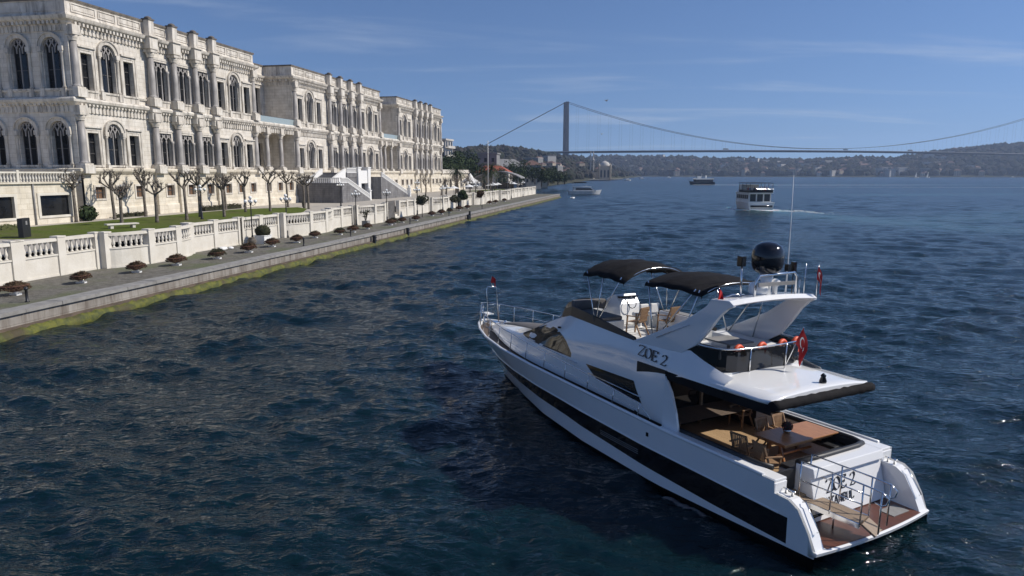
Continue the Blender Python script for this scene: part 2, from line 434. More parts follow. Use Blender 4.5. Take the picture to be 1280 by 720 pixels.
def make_water():
    ang = np.concatenate([np.linspace(-180, -62, 30)[:-1], np.linspace(-62, -40, 60)[:-1], np.linspace(-40, 40, 760), np.linspace(40, 62, 60)[1:], np.linspace(62, 180, 30)[1:-1]])
    ang = np.radians(ang)
    nr = 1300
    rad = 6.0 * (4300.0 / 6.0) ** (np.arange(nr) / (nr - 1.0))
    A, Rr = np.meshgrid(ang, rad)
    X = Rr * np.sin(A); Y = Rr * np.cos(A)
    sp = Rr * math.log(4300.0 / 6.0) / nr
    # gusts: patches of rougher and calmer water
    g = 1.0 + 0.22 * np.sin(X * 0.045 + 1.3 * np.sin(Y * 0.031)) * np.sin(Y * 0.027 + 0.9 * np.sin(X * 0.021)) + 0.12 * np.sin(X * 0.11 - Y * 0.07)
    # slicks: meandering bands of calmer water along the current
    q = (X * 0.82 - Y * 0.57) + 6.0 * np.sin((X * 0.57 + Y * 0.82) * 0.06) + 2.2 * np.sin((X * 0.57 + Y * 0.82) * 0.21 + 1.0)
    g *= 1.0 - 0.42 * np.clip(np.sin(q * 0.33) * np.sin(q * 0.121 + 0.7) * 1.6, 0, 1)
    g *= 1.0 + 0.16 * np.sin(X * 0.6 + 1.7 * np.sin(Y * 0.45)) * np.sin(Y * 0.5 + 1.3 * np.sin(X * 0.38))
    Z = wave_height(X, Y, sp, g)
    # bow-quarter shelter: the hull leaves smoother water along its port side
    foam, churn, lane = foam_masks(X, Y)
    for l in WAKES:
        lane(l[1], l[2], l[3], l[4], foam if l[0] == 'foam' else churn, l[5] if len(l) > 5 else 1.0)
    Z *= (1 - 0.55 * np.clip(churn, 0, 1))
    na = len(ang)
    verts = np.stack([X.ravel(), Y.ravel(), Z.ravel()], 1)
    i, j = np.meshgrid(np.arange(nr - 1), np.arange(na), indexing='ij')
    jn = (j + 1) % na
    faces = np.stack([i * na + j, (i + 1) * na + j, (i + 1) * na + jn, i * na + jn], -1).reshape(-1, 4)
    nv = len(verts)
    # centre fan closing the hole under the camera
    verts = np.vstack([verts, [[0, 0, 0]]])
    me = bpy.data.meshes.new('water')
    me.vertices.add(len(verts)); me.vertices.foreach_set('co', verts.ravel())
    tri = np.stack([np.full(na, nv), np.arange(na), (np.arange(na) + 1) % na], 1)
    loops = np.concatenate([faces.ravel(), tri.ravel()])
    me.loops.add(len(loops)); me.loops.foreach_set('vertex_index', loops.astype(np.int32))
    starts = np.concatenate([np.arange(len(faces)) * 4, len(faces) * 4 + np.arange(na) * 3])
    tots = np.concatenate([np.full(len(faces), 4), np.full(na, 3)])
    me.polygons.add(len(starts))
    me.polygons.foreach_set('loop_start', starts.astype(np.int32))
    try: me.polygons.foreach_set('loop_total', tots.astype(np.int32))
    except Exception: pass
    me.update(calc_edges=True)
    me.polygons.foreach_set('use_smooth', np.ones(len(starts), dtype=bool))
    # fine chop too small for the mesh at a distance is carried as surface roughness
    ripple = 0.05 + 0.20 * np.clip((np.log10(np.maximum(Rr, 1)) - 1.5) / 1.3, 0, 1)
    for nm, arr in (('foam', foam), ('churn', churn), ('ripple', ripple)):
        a = me.attributes.new(nm, 'FLOAT', 'POINT')
        a.data.foreach_set('value', np.append(arr.ravel(), 0).astype(np.float32))
    me.materials.append(mk_water())
    me.validate()
    o = bpy.data.objects.new('water', me); col.objects.link(o)
    tag(o, kind='structure')

def W2(s, m):
    p = Q(s, m); return (p.x, p.y)
FE = Q(192, 25)                        # tour boat
WAKES = [
    ('foam', [(FE.x - 4.5, FE.y - 5), (FE.x + 1, FE.y - 8), (FE.x + 8, FE.y - 16), (FE.x + 12, FE.y - 40)], 2.2, 3.5, 0.85),
    ('foam', [(FE.x + 1, FE.y + 4), (FE.x + 6, FE.y - 8), (FE.x + 18, FE.y - 26), (FE.x + 26, FE.y - 40)], 0.9, 2.5, 0.75),
    ('foam', [(FE.x - 4, FE.y + 6), (FE.x - 6, FE.y - 2), (FE.x - 4, FE.y - 8)], 0.9, 1.4, 0.7),
    ('churn', [(FE.x, FE.y - 4), (FE.x + 4, FE.y - 34), (FE.x + 14, FE.y - 62), (FE.x + 34, FE.y - 92)], 5.0, 14.0, 0.9, 0.5),
    ('foam', [(150, 580), (175, 572), (230, 566), (420, 575)], 4.0, 7.0, 0.80, 0.5),
    ('churn', [(150, 580), (260, 560), (420, 566), (800, 600)], 6.0, 18.0, 0.8, 0.3),
    ('foam', [(180, 480), (330, 470), (560, 500), (760, 520)], 4.0, 9.0, 0.46, 0.2),
    ('churn', [(150, 300), (300, 330), (420, 345), (600, 420)], 14.0, 26.0, 0.4, 0.3),
    ('churn', [(70, 130), (120, 160), (220, 200)], 9.0, 20.0, 0.45, 0.3),
    ('foam', [(4.35, 18.75), (4.9, 17.9), (5.6, 16.8)], 0.20, 0.26, 0.46, 0.2),
]
make_water()

# ------------------------------------------------------------------ quay, promenade, garden terraces
def sheet(name, pts, mat, kind='structure'):
    b = MB(); b.add(pts, [tuple(range(len(pts)))])
    o = b.build(name, mat); tag(o, kind=kind); return o

S0, S1 = -60.0, 268.0
# inland ground: one big sheet at garden level
sheet('garden_ground', [Q(272, -44.6, 3.28), Q(300, -60, 3.28), Q(420, -75, 3.28), Q(420, -900, 3.28), Q(-300, -900, 3.28), Q(-300, -44.6, 3.28)], M['paving'])
def q_sheet(name, s0, s1, m0, m1, z, mat):
    return sheet(name, [Q(s0, m0, z), Q(s1, m0, z), Q(s1, m1, z), Q(s0, m1, z)], mat)
# lawns
def lawn(name, outline, z, mat):
    b = MB(); pts = [Q(s, m, z) for s, m in outline]
    b.add(pts, [tuple(range(len(pts)))]); o = b.build(name, mat); tag(o, kind='structure')
lawn('lawn', [(52, -55), (56, -50.5), (62, -49), (80, -48.5), (92, -49.5), (99, -52), (108, -56), (112, -60), (104, -66), (60, -66), (52, -64)], 3.30, M['grass'])
lawn('lawn_strip', [(40, -56), (51, -56), (51, -65.5), (40, -65.5)], 3.30, M['grass'])
lawn('far_lawn', [(222, -50), (258, -48), (258, -58), (222, -62)], 3.30, M['grass'])
# promenade with cobbles, slightly cambered slab
b = MB(); b.add([Q(S0, -44.6, 1.36), Q(S1, -44.6, 1.36), Q(S1, -35.9, 1.36), Q(S0, -35.9, 1.36)], [(0, 3, 2, 1)])
tag(b.build('promenade', M['cobble']), kind='structure')

# quay wall: cap stones, coursed blocks, wet band and weed
M['quayblock'] = mk_stone('quay_blocks', (0.34, 0.315, 0.28), (0.25, 0.225, 0.195), (0.12, 0.095, 0.075), joints=True, jh=0.62, jw=1.55, dirt_lo=0.45, dirt_hi=0.7)
M['quaywet'] = mk('quay_wet_footing', (0.145, 0.105, 0.075), (0.07, 0.055, 0.04), 0.6, scale=1.5, bump=0.5)
M['algae'] = mk('green_weed', (0.115, 0.118, 0.010), (0.05, 0.06, 0.008), 0.7, scale=2.2, bump=1.0, bscale=9, lo=0.4, hi=0.6, third=(0.055, 0.042, 0.016), tscale=0.6)
qw = empty('quay_wall', Q(S0, -35, 0), QRZ, 'long grey block quay wall with green weed at its foot', 'quay wall')
LQ = S1 - S0
def qbox(mb, s0, s1, m0, m1, z0, z1, mat=0):   # in the quay wall's local frame (y inland)
    mb.box(s0, s1, -m1, -m0, z0, z1, mat)
b = MB(); qbox(b, 0, LQ, -1.2, 0.0, -0.6, 1.16); b.build('block_facing', M['quayblock'], qw)
b = MB()
x = 0.0
while x < LQ:
    L_ = 2.4 + random.random() * 0.6
    dz = random.uniform(-0.012, 0.012)
    qbox(b, x, min(x + L_ - 0.025, LQ), -1.05, 0.16 + random.uniform(-0.015, 0.015), 1.19, 1.40 + dz)
    x += L_
b.build('cap_stone', M['cap'], qw)
b = MB(); qbox(b, 0, LQ, 0.004, 0.30, -0.6, 0.52); b.build('wet_footing', M['quaywet'], qw)
# weed: a ragged rounded fringe
b = MB(); secs = []
rng = random.Random(3)
nseg = 900
for i in range(nseg + 1):
    x = LQ * i / nseg
    o1 = rng.uniform(-.05, .07); o2 = rng.uniform(-.06, .08); o3 = rng.uniform(-.06, .05)
    secs.append([(x, -0.30, 0.40 + o1), (x, -0.46 + o3, 0.34 + o1), (x, -0.60 + o3, 0.16 + o2), (x, -0.66, -0.1), (x, -0.62, -0.6)])
b.loft(secs, smooth=True); b.build('weed_fringe', M['algae'], qw)

# --- retaining wall with balustrade --------------------------------------------------
Mw = -44.0
def bow(s0, s1, a):
    return lambda s: Mw + a * math.sqrt(max(0.0, 1 - ((2 * (s - s0) / (s1 - s0)) - 1) ** 2)) if s0 <= s <= s1 else Mw
segs = [  # s0, s1, bow amplitude
    (24, 33.5, 0), (33.5, 41.7, 0), (41.7, 49.3, 0), (49.3, 60.4, 1.9), (60.4, 69.4, 0), (69.4, 77.6, 0), (77.6, 91.0, 1.9), (91.0, 99.0, 0), (99.0, 111.5, 1.9),
    (118.5, 127, 0), (127, 136, 0), (136, 147, 1.8), (147, 156, 0), (160, 170, 0), (170, 180, 1.8), (180, 190, 0), (190, 201, 0), (201, 212, 1.8), (212, 224, 0), (224, 236, 0), (236, 250, 0), (250, 266, 0)]
bw_root = empty('balustrade_wall', Q(24, Mw, 1.36), QRZ, 'long cream retaining wall topped by a stone balustrade with curved bays', 'garden wall')
base_p = Q(24, Mw, 0)
def lw(s, m, z):   # to the wall's local frame
    return (s - 24, -(m - Mw), z - 1.36)
wall, plinth, rail = MB(), MB(), MB()
bal_pts, pier_pts = [], []
Z0, ZB, ZR0, ZR1 = 1.3, 3.02, 3.98, 4.22
for s0, s1, a in segs:
    n = 20 if a else 2
    f = bow(s0, s1, a) if a else (lambda s: Mw)
    ss = [s0 + (s1 - s0) * (1 - math.cos(PI * i / n)) / 2 for i in range(n + 1)] if a else [s0 + (s1 - s0) * i / n for i in range(n + 1)]
    def ribbon(mb, out, thick, z0, z1):
        secs = []
        for s in ss:
            m = f(s)
            secs.append([lw(s, m + out, z0), lw(s, m + out, z1), lw(s, m + out - thick, z1), lw(s, m + out - thick, z0)])
        mb.loft(secs, closed=True, caps=True)
    ribbon(wall, 0.0, 0.6, Z0, ZB - 0.12)
    ribbon(plinth, 0.07, 0.5, ZB - 0.12, ZB)
    ribbon(plinth, 0.04, 0.62, Z0, Z0 + 0.22)
    ribbon(rail, 0.06, 0.46, ZR0, ZR1)
    mids = [s0 + (s1 - s0) * q for q in ((0.02, 0.5, 0.98) if not a else (0.02, 0.34, 0.66, 0.98))]
    for s in mids: pier_pts.append((s, f(s)))
    # even spacing along the arc length
    acc = [0.0]; fine = [s0 + (s1 - s0) * i / 240 for i in range(241)]
    for i in range(240): acc.append(acc[-1] + math.hypot(fine[i + 1] - fine[i], f(fine[i + 1]) - f(fine[i])))
    nb = int(acc[-1] / 0.47)
    for k in range(nb):
        s = float(np.interp((k + 0.5) * acc[-1] / nb, acc, fine))
        if min(abs(s - q) for q in mids) > 0.42: bal_pts.append((s, f(s)))
wall.build('retaining_wall', M['wallwhite'], bw_root)
plinth.build('plinth_course', M['wallwhite'], bw_root)
rail.build('handrail', M['wallwhite'], bw_root)
pb = MB(); pb.box(-0.36, 0.36, -0.12, 0.50, Z0 - 1.36, ZR1 - 1.36 + 0.03); pb.box(-0.40, 0.40, -0.16, 0.54, ZR1 - 1.36 + 0.03, ZR1 - 1.36 + 0.13)
pier = pb.build('pier', M['wallwhite'], bw_root)
pier.location = (pier_pts[0][0] - 24, -(pier_pts[0][1] - Mw), 0)
for s, m in pier_pts[1:]:
    c = pier.copy(); col.objects.link(c); c.parent = bw_root; c.location = (s - 24, -(m - Mw), 0)
BP = [(0.09, 0), (0.12, 0), (0.12, 0.08), (0.07, 0.12), (0.065, 0.16), (0.12, 0.30), (0.125, 0.38), (0.075, 0.58), (0.055, 0.72), (0.07, 0.80), (0.12, 0.86), (0.12, 0.97)]
vis = sorted([p for p in bal_pts if p[0] > 38], key=lambda p: p[0])
near, rest = vis[:100], [p for p in bal_pts if p[0] <= 38] + vis[100:]
b1 = MB(); b1.lathe(BP, (0, 0, 0), 8)
bo = b1.build('baluster', M['wallwhite'], bw_root)
bo.location = (near[0][0] - 24, -(near[0][1] - Mw) + 0.17, ZB - 1.36)
for s, m in near[1:]:
    c = bo.copy(); col.objects.link(c); c.parent = bw_root; c.location = (s - 24, -(m - Mw) + 0.17, ZB - 1.36)
b2 = MB()
for s, m in rest:
    p = lw(s, m, ZB); b2.lathe(BP, (p[0], p[1] + 0.17, p[2]), 6)
tag(b2.build('baluster_row', M['wallwhite'], bw_root), kind='stuff')
# ------------------------------------------------------------------ the palace
PZ = 3.28
pal = empty('palace', Q(76.5, -70, PZ), QRZ, 'long ornate cream stone waterfront palace with rows of tall dark windows', 'palace')
ZL, ZS1, ZR1_, ZA1, ZF0, ZF1, ZS2, ZR2_, ZA2, ZC0, ZC1, ZP = 6.35, 6.8, 10.8, 12.15, 13.2, 14.95, 16.05, 20.5, 22.1, 22.75, 24.45, 26.6
BL = [(0.0, 40.5), (54.3, 99.4), (112.0, 152.8)]     # blocks along the front
DEPTH = 20.0

def bays(x0, x1):
    k = (x1 - x0) / 40.5
    g = lambda v: x0 + v * k
    rects = [g(2.5), g(9.75), g(30.6), g(38.1)]
    arches = [g(6.2), g(34.4)]
    cols = [g(13.6), g(18.5), g(23.4), g(28.0)]
    mids = [(cols[i] + cols[i + 1]) / 2 for i in range(3)]
    return rects, arches, cols, mids

def wall_grid(mb, u0, u1, v0, v1, holes, fn, depth=0.75, mat=0):
    us = sorted(set([u0, u1] + [h[0] for h in holes] + [h[1] for h in holes]))
    vs = sorted(set([v0, v1] + [h[2] for h in holes] + [h[3] for h in holes]))
    for i in range(len(us) - 1):
        for j in range(len(vs) - 1):
            cu, cv_ = (us[i] + us[i + 1]) / 2, (vs[j] + vs[j + 1]) / 2
            if any(h[0] < cu < h[1] and h[2] < cv_ < h[3] for h in holes): continue
            mb.add([fn(us[i], 0, vs[j]), fn(us[i + 1], 0, vs[j]), fn(us[i + 1], 0, vs[j + 1]), fn(us[i], 0, vs[j + 1])], [(0, 1, 2, 3)], mat)
    for a, b_, c, d in holes:
        q = [(a, c), (b_, c), (b_, d), (a, d)]
        for k in range(4):
            p, r_ = q[k], q[(k + 1) % 4]
            mb.add([fn(p[0], 0, p[1]), fn(r_[0], 0, r_[1]), fn(r_[0], depth, r_[1]), fn(p[0], depth, p[1])], [(0, 1, 2, 3)], mat)

RW, AW, BW = 1.8, 2.5, 3.1         # opening widths
def front(u, d, v): return (u, d, v)
holes_by_block = []
wallm = MB()
front_units = []                      # (kind, x, z, h)
for bi, (x0, x1) in enumerate(BL):
    rects, arches, cols, mids = bays(x0, x1)
    holes = []
    for (zs, zr, za) in ((ZS1, ZR1_, ZA1), (ZS2, ZR2_, ZA2)):
        for x in rects: holes.append((x - RW / 2, x + RW / 2, zs, zr)); front_units.append(('rect', x, zs, zr - zs))
        for x in arches: holes.append((x - AW / 2, x + AW / 2, zs, za)); front_units.append(('arch', x, zs, za - zs))
        for x in mids: holes.append((x - BW / 2, x + BW / 2, zs, za - 0.45)); front_units.append(('bay', x, zs, za - 0.45 - zs))
    for x in rects[:1] + arches[:1] + rects[1:2] + mids + rects[2:3] + arches[1:] + rects[3:]:
        holes.append((x - 0.8, x + 0.8, 2.55, 4.05)); front_units.append(('base', x, 2.55, 1.5))
    wall_grid(wallm, x0, x1, ZL, ZC0 + 0.3, [h for h in holes if h[2] > 5], front)
    lo = [h for h in holes if h[2] < 5]
    wall_grid(wallm, x0 - 0.0, x1, -0.6, ZL, lo, lambda u, d, v: (u, d - 0.35, v), 0.4, 1)
    # sides, back and roof of the block
    for xs, sg in ((x0, 1), (x1, -1)):
        if xs == 0.0: continue
        wallm.add([(xs, 0, ZL), (xs, DEPTH, ZL), (xs, DEPTH, ZC0 + 0.3), (xs, 0, ZC0 + 0.3)], [(0, 1, 2, 3)], 0)
        wallm.add([(xs, -0.35, -0.6), (xs, DEPTH, -0.6), (xs, DEPTH, ZL), (xs, -0.35, ZL)], [(0, 1, 2, 3)], 1)
    wallm.add([(x0, DEPTH, -0.6), (x1, DEPTH, -0.6), (x1, DEPTH, ZC0 + .3), (x0, DEPTH, ZC0 + .3)], [(0, 1, 2, 3)], 0)
    wallm.add([(x0, -0.35, ZL), (x1, -0.35, ZL), (x1, 0, ZL), (x0, 0, ZL)], [(0, 1, 2, 3)], 0)
    wallm.add([(x0, 0, ZP - 1), (x1, 0, ZP - 1), (x1, DEPTH, ZP - 1), (x0, DEPTH, ZP - 1)], [(0, 1, 2, 3)], 0)
# end facade, facing along the shore
SIDE_Y = [2.45, 7.15, 11.85, 16.55, 21.3, 26.0]
def side(u, d, v): return (d, u, v)
SD = 29.0
sh = []
for y in SIDE_Y:
    for zs, za in ((ZS1, ZA1), (ZS2, ZA2)):
        sh.append((y - AW / 2, y + AW / 2, zs, za))
wall_grid(wallm, 0, SD, ZL, ZC0 + 0.3, sh, side)
wallm.add([(-0.35, -0.35, -0.6), (-0.35, SD, -0.6), (-0.35, SD, ZL), (-0.35, -0.35, ZL)], [(0, 1, 2, 3)], 1)
wallm.add([(-0.35, -0.35, ZL), (0, 0, ZL), (0, SD, ZL), (-0.35, SD, ZL)], [(0, 1, 2, 3)], 0)
wallm.add([(0, SD, -0.6), (20, SD, -0.6), (20, SD, ZP - 1), (0, SD, ZP - 1)], [(0, 1, 2, 3)], 0)
wallm.add([(0, DEPTH, ZP - 1), (20, DEPTH, ZP - 1), (20, SD, ZP - 1), (0, SD, ZP - 1)], [(0, 1, 2, 3)], 0)
# recessed links between the blocks: porch below, wall above
RY = 6.0
for (xa, xb) in ((40.5, 54.3), (99.4, 112.0)):
    w = xb - xa
    hs = [(xa + w * q - 0.85, xa + w * q + 0.85, zs, zt) for q in (0.18, 0.5, 0.82) for zs, zt in ((ZS1, ZR1_ + 0.8), (ZS2, ZA2))]
    for q in (0.18, 0.5, 0.82):
        front_units.append(('door', xa + w * q, ZS1, ZR1_ + 0.8 - ZS1)); front_units.append(('loggia', xa + w * q, ZS2, ZA2 - ZS2))
    wall_grid(wallm, xa, xb, ZL, ZC0 + 0.3, hs, lambda u, d, v: (u, RY + d, v))
    hb = [(xa + w * q - 0.8, xa + w * q + 0.8, 2.55, 4.05) for q in (0.2, 0.5, 0.8)]
    for q in (0.2, 0.5, 0.8): front_units.append(('base', xa + w * q, 2.55, 1.5))
    wall_grid(wallm, xa, xb, -0.6, ZL, hb, lambda u, d, v: (u, d - 0.35, v), 0.4, 1)
    wallm.add([(xa, -0.35, ZL), (xb, -0.35, ZL), (xb, RY, ZL), (xa, RY, ZL)], [(0, 1, 2, 3)], 0)         # porch floor
    wallm.add([(xa, RY, ZP - 1), (xb, RY, ZP - 1), (xb, DEPTH, ZP - 1), (xa, DEPTH, ZP - 1)], [(0, 1, 2, 3)], 0)
wallm.build('wall', [M['stone'], M['stone_base']], pal)

# --- mouldings: swept profiles with dentils ------------------------------------------
def sweep(mb, path, prof, mat=0):
    """path: plan points, outside on the right of travel; prof: (out, z)."""
    secs = []
    n = len(path)
    for i, p in enumerate(path):
        p = Vector(p)
        a = (Vector(path[i]) - Vector(path[i - 1])).normalized() if i > 0 else None
        b_ = (Vector(path[i + 1]) - Vector(path[i])).normalized() if i < n - 1 else None
        na = Vector((a.y, -a.x)) if a is not None else None
        nb_ = Vector((b_.y, -b_.x)) if b_ is not None else None
        if na is None: nn = nb_
        elif nb_ is None: nn = na
        else:
            nn = (na + nb_); nn = nn / max(0.25, nn.length_squared) * 2
        secs.append([(p.x + nn.x * o, p.y + nn.y * o, z) for o, z in prof])
    mb.loft(secs, closed=True, caps=True, mat=mat)
def along(path, step, fn, inset=0.5):
    for i in range(len(path) - 1):
        a, b_ = Vector(path[i]), Vector(path[i + 1]); d = b_ - a; L_ = d.length; d.normalize(); nn = Vector((d.y, -d.x))
        k = max(1, int((L_ - 2 * inset) / step))
        for j in range(k):
            fn(a + d * (inset + (j + 0.5) * (L_ - 2 * inset) / k), d, nn)
outer = [(0, SD), (0, 0), (40.5, 0), (40.5, RY), (54.3, RY), (54.3, 0), (99.4, 0), (99.4, RY), (112.0, RY), (112.0, 0), (152.8, 0), (152.8, DEPTH)]
lowpath = [(0, SD), (0, 0), (152.8, 0), (152.8, DEPTH)]
cor, strg, ledge, par = MB(), MB(), MB(), MB()
sweep(cor, outer, [(0.0, ZC0), (0.10, ZC0), (0.16, ZC0 + 0.75), (0.34, ZC0 + 0.9), (0.42, ZC0 + 1.1), (0.78, ZC0 + 1.3), (0.86, ZC1 - 0.25), (0.95, ZC1), (0.0, ZC1 + 0.12)])
def dent(mb, z0, z1, w, out, mat=0):
    def f(p, d, nn):
        c = Vector((p.x + nn.x * out / 2, p.y + nn.y * out / 2, (z0 + z1) / 2))
        mb.obox(c, Vector((d.x, d.y, 0)) * w / 2, Vector((nn.x, nn.y, 0)) * out / 2, Vector((0, 0, (z1 - z0) / 2)), mat)
    return f
along(outer, 0.62, dent(cor, ZC0 + 0.78, ZC0 + 1.18, 0.30, 0.62))
along(outer, 0.62, dent(cor, ZC0 + 0.02, ZC0 + 0.62, 0.24, 0.26))
sweep(strg, lowpath, [(0.0, ZF0), (0.10, ZF0), (0.14, ZF0 + 0.8), (0.30, ZF0 + 0.95), (0.62, ZF1 - 0.5), (0.70, ZF1 - 0.2), (0.55, ZF1), (0.0, ZF1 + 0.15)])
along(lowpath, 0.62, dent(strg, ZF0 + 0.05, ZF0 + 0.72, 0.24, 0.24))
along(lowpath, 0.62, dent(strg, ZF0 + 0.86, ZF0 + 1.15, 0.30, 0.46))
sweep(strg, outer[0:3], [(0.0, ZS2 - 0.35), (0.2, ZS2 - 0.35), (0.28, ZS2 - 0.12), (0.0, ZS2 - 0.05)])
for a, b_ in ((5, 7), (9, 11)):
    sweep(strg, outer[a:b_], [(0.0, ZS2 - 0.35), (0.2, ZS2 - 0.35), (0.28, ZS2 - 0.12), (0.0, ZS2 - 0.05)])
sweep(ledge, [(-0.35, SD), (-0.35, -0.35), (152.8, -0.35), (152.8, DEPTH)], [(0.0, ZL - 0.75), (0.10, ZL - 0.7), (0.38, ZL - 0.35), (0.42, ZL - 0.05), (0.2, ZL + 0.06), (-0.3, ZL + 0.08)])
sweep(ledge, [(-0.35, SD), (-0.35, -0.35), (152.8, -0.35), (152.8, DEPTH)], [(0.0, -0.6), (0.25, -0.6), (0.25, 1.15), (0.14, 1.35), (0.0, 1.4)], 0)
sweep(par, outer, [(0.0, ZC1 + 0.05), (0.25, ZC1 + 0.05), (0.25, ZC1 + 0.35), (0.14, ZC1 + 0.42), (0.14, ZP - 0.35), (0.28, ZP - 0.28), (-0.5, ZP - 0.25), (-0.5, ZC1)])
sweep(par, outer, [(0.32, ZP - 0.25), (0.34, ZP), (-0.55, ZP + 0.04), (-0.55, ZP - 0.24)], 1)
cor.build('cornice', M['stone_trim'], pal); strg.build('string_course', M['stone_trim'], pal); ledge.build('base_ledge', M['stone_base'], pal)
# raised panels on the parapet
def panel(mb, xa, xb, y, n=1):
    za, zb = ZC1 + 0.62, ZP - 0.5
    for p in ((xa, xb, za, za + 0.10), (xa, xb, zb - 0.10, zb), (xa, xa + 0.12, za + 0.101, zb - 0.101), (xb - 0.12, xb, za + 0.101, zb - 0.101)):
        mb.box(p[0], p[1], y - 0.24, y - 0.145, p[2], p[3])
    mb.box(xa + 0.3, xb - 0.3, y - 0.20, y - 0.145, za + 0.28, zb - 0.28)
for x0, x1 in BL:
    k = (x1 - x0) / 40.5
    for a, b_ in ((0.7, 4.6), (5.0, 8.0), (8.4, 12.6), (14.4, 17.7), (19.3, 22.6), (24.2, 27.2), (29.0, 32.4), (32.8, 36.0), (36.4, 40.0)):
        panel(par, x0 + a * k, x0 + b_ * k, 0)
for y in SIDE_Y:                        # end facade panels
    za, zb = ZC1 + 0.62, ZP - 0.5
    par.box(-0.22, -0.145, y - 1.9, y + 1.9, za, zb)
par.build('parapet', [M['stone_trim'], M['stone_dark']], pal)

# --- windows --------------------------------------------------------------------------
def arc(cx, cz, r, a0, a1, n):
    return [(cx + r * math.cos(a0 + (a1 - a0) * i / n), cz + r * math.sin(a0 + (a1 - a0) * i / n)) for i in range(n + 1)]
def fy(u, v, h): return (u, h, v)
def frame_rect(w, h):
    b = MB()
    b.box(-w / 2 - 0.34, -w / 2 - 0.002, -0.14, 0.05, -0.02, h + 0.30)
    b.box(w / 2 + 0.002, w / 2 + 0.34, -0.14, 0.05, -0.02, h + 0.30)
    b.box(-w / 2 - 0.34, w / 2 + 0.34, -0.16, 0.05, h + 0.302, h + 0.62)
    b.box(-w / 2 - 0.001, w / 2 + 0.001, -0.10, 0.05, h + 0.003, h + 0.300)
    b.box(-w / 2 - 0.55, w / 2 + 0.55, -0.38, 0.05, h + 0.622, h + 0.82)
    b.box(-w / 2 - 0.50, w / 2 + 0.50, -0.30, 0.10, -0.26, -0.022)
    b.box(-w / 2 - 0.38, w / 2 + 0.38, -0.18, 0.02, -1.0, -0.262)
    b.box(-w / 2 - 0.62, -w / 2 - 0.36, -0.22, 0.02, -1.0, h + 0.60); b.box(w / 2 + 0.36, w / 2 + 0.62, -0.22, 0.02, -1.0, h + 0.60)
    return b
def lattice(b, w, z0, h, n, y0, y1, mat=0):
    """interlaced pointed arches filling the window head"""
    step = w / n
    for i in range(n + 1):
        x = -w / 2 + i * step
        for sgn in (-1, 1):
            pts = []
            for q in range(7):
                t = q / 6
                xx = x + sgn * step * 1.0 * t ** 1.6
                if abs(xx) > w / 2 + 0.01: break
                pts.append((xx, (y0 + y1) / 2, z0 + h * t))
            for q in range(len(pts) - 1): b.bar(pts[q], pts[q + 1], 0.11, abs(y1 - y0), mat)
    for i in range(n):                  # eyelets and little drops
        x = -w / 2 + (i + 0.5) * step
        pts = [(x + step * 0.30 * math.cos(a), (y0 + y1) / 2, z0 + h * 0.80 + step * 0.30 * math.sin(a)) for a in [k * PI / 4 for k in range(9)]]
        for q in range(8): b.bar(pts[q], pts[q + 1], 0.10, abs(y1 - y0), mat)
    for i in range(n + 1):
        x = -w / 2 + i * step; b.bar((x, (y0 + y1) / 2, z0 - 0.42), (x, (y0 + y1) / 2, z0 + 0.1), 0.13, abs(y1 - y0), mat)
def frame_arch(w, h):
    b = MB(); r = w / 2; zc_ = h - r * 0.9
    # spandrels filling the corners of the square opening
    a = arc(0, zc_, r, 0, PI, 16); a = [(x, zc_ + (z - zc_) * 0.9) for x, z in a]
    right = [(r, h)] + a[:9][::1]
    left = [(-r, h)] + a[8:][::-1]
    for poly in (a[:9] + [(0, h), (r, h)], [(-r, h), (0, h)] + a[8:]):
        b.prism([(x * 0.999, z) for x, z in poly], fy, 0.03, 0.42)
    ro = r + 0.42
    ring = a; ring2 = [(x / r * ro, zc_ + (z - zc_) / (0.9 * r) * (0.9 * r + 0.42)) for x, z in a]
    secs = [[(p[0], 0.05, p[1]), (p[0], -0.16, p[1]), (q_[0], -0.22, q_[1]), (q_[0], 0.05, q_[1])] for p, q_ in zip(ring, ring2)]
    b.loft(secs, closed=True, caps=True)
    r3 = [(x / ro * (ro + 0.16), zc_ + (z - zc_) * 1.07) for x, z in ring2]
    secs = [[(p[0], 0.05, p[1]), (p[0], -0.34, p[1]), (q_[0], -0.36, q_[1]), (q_[0], 0.05, q_[1])] for p, q_ in zip(ring2, r3)]
    b.loft(secs, closed=True, caps=True)
    for s in (-1, 1):                   # half columns carrying the arch
        b.box(s * (r + 0.30) - 0.30, s * (r + 0.30) + 0.30, -0.36, 0.03, zc_ - 0.55, zc_ + 0.02)
        b.lathe([(0.27, 0.0), (0.27, 0.2), (0.20, 0.3), (0.18, zc_ - 0.85), (0.24, zc_ - 0.75), (0.26, zc_ - 0.553)], (s * (r + 0.30), -0.10, 0), 8)
        b.box(s * (r + 0.30) - 0.32, s * (r + 0.30) + 0.32, -0.40, 0.03, -1.0, -0.002)
    b.box(-r - 0.0, r + 0.0, -0.30, 0.10, -0.24, -0.01); b.box(-r - 0.0, r + 0.0, -0.16, 0.02, -1.0, -0.242)
    lattice(b, w * 0.98, zc_ - 0.25, r * 0.98, 3, 0.10, 0.24, 1)
    b.bar((0, 0.2, 0), (0, 0.2, zc_), 0.10, 0.10, 1)
    return b
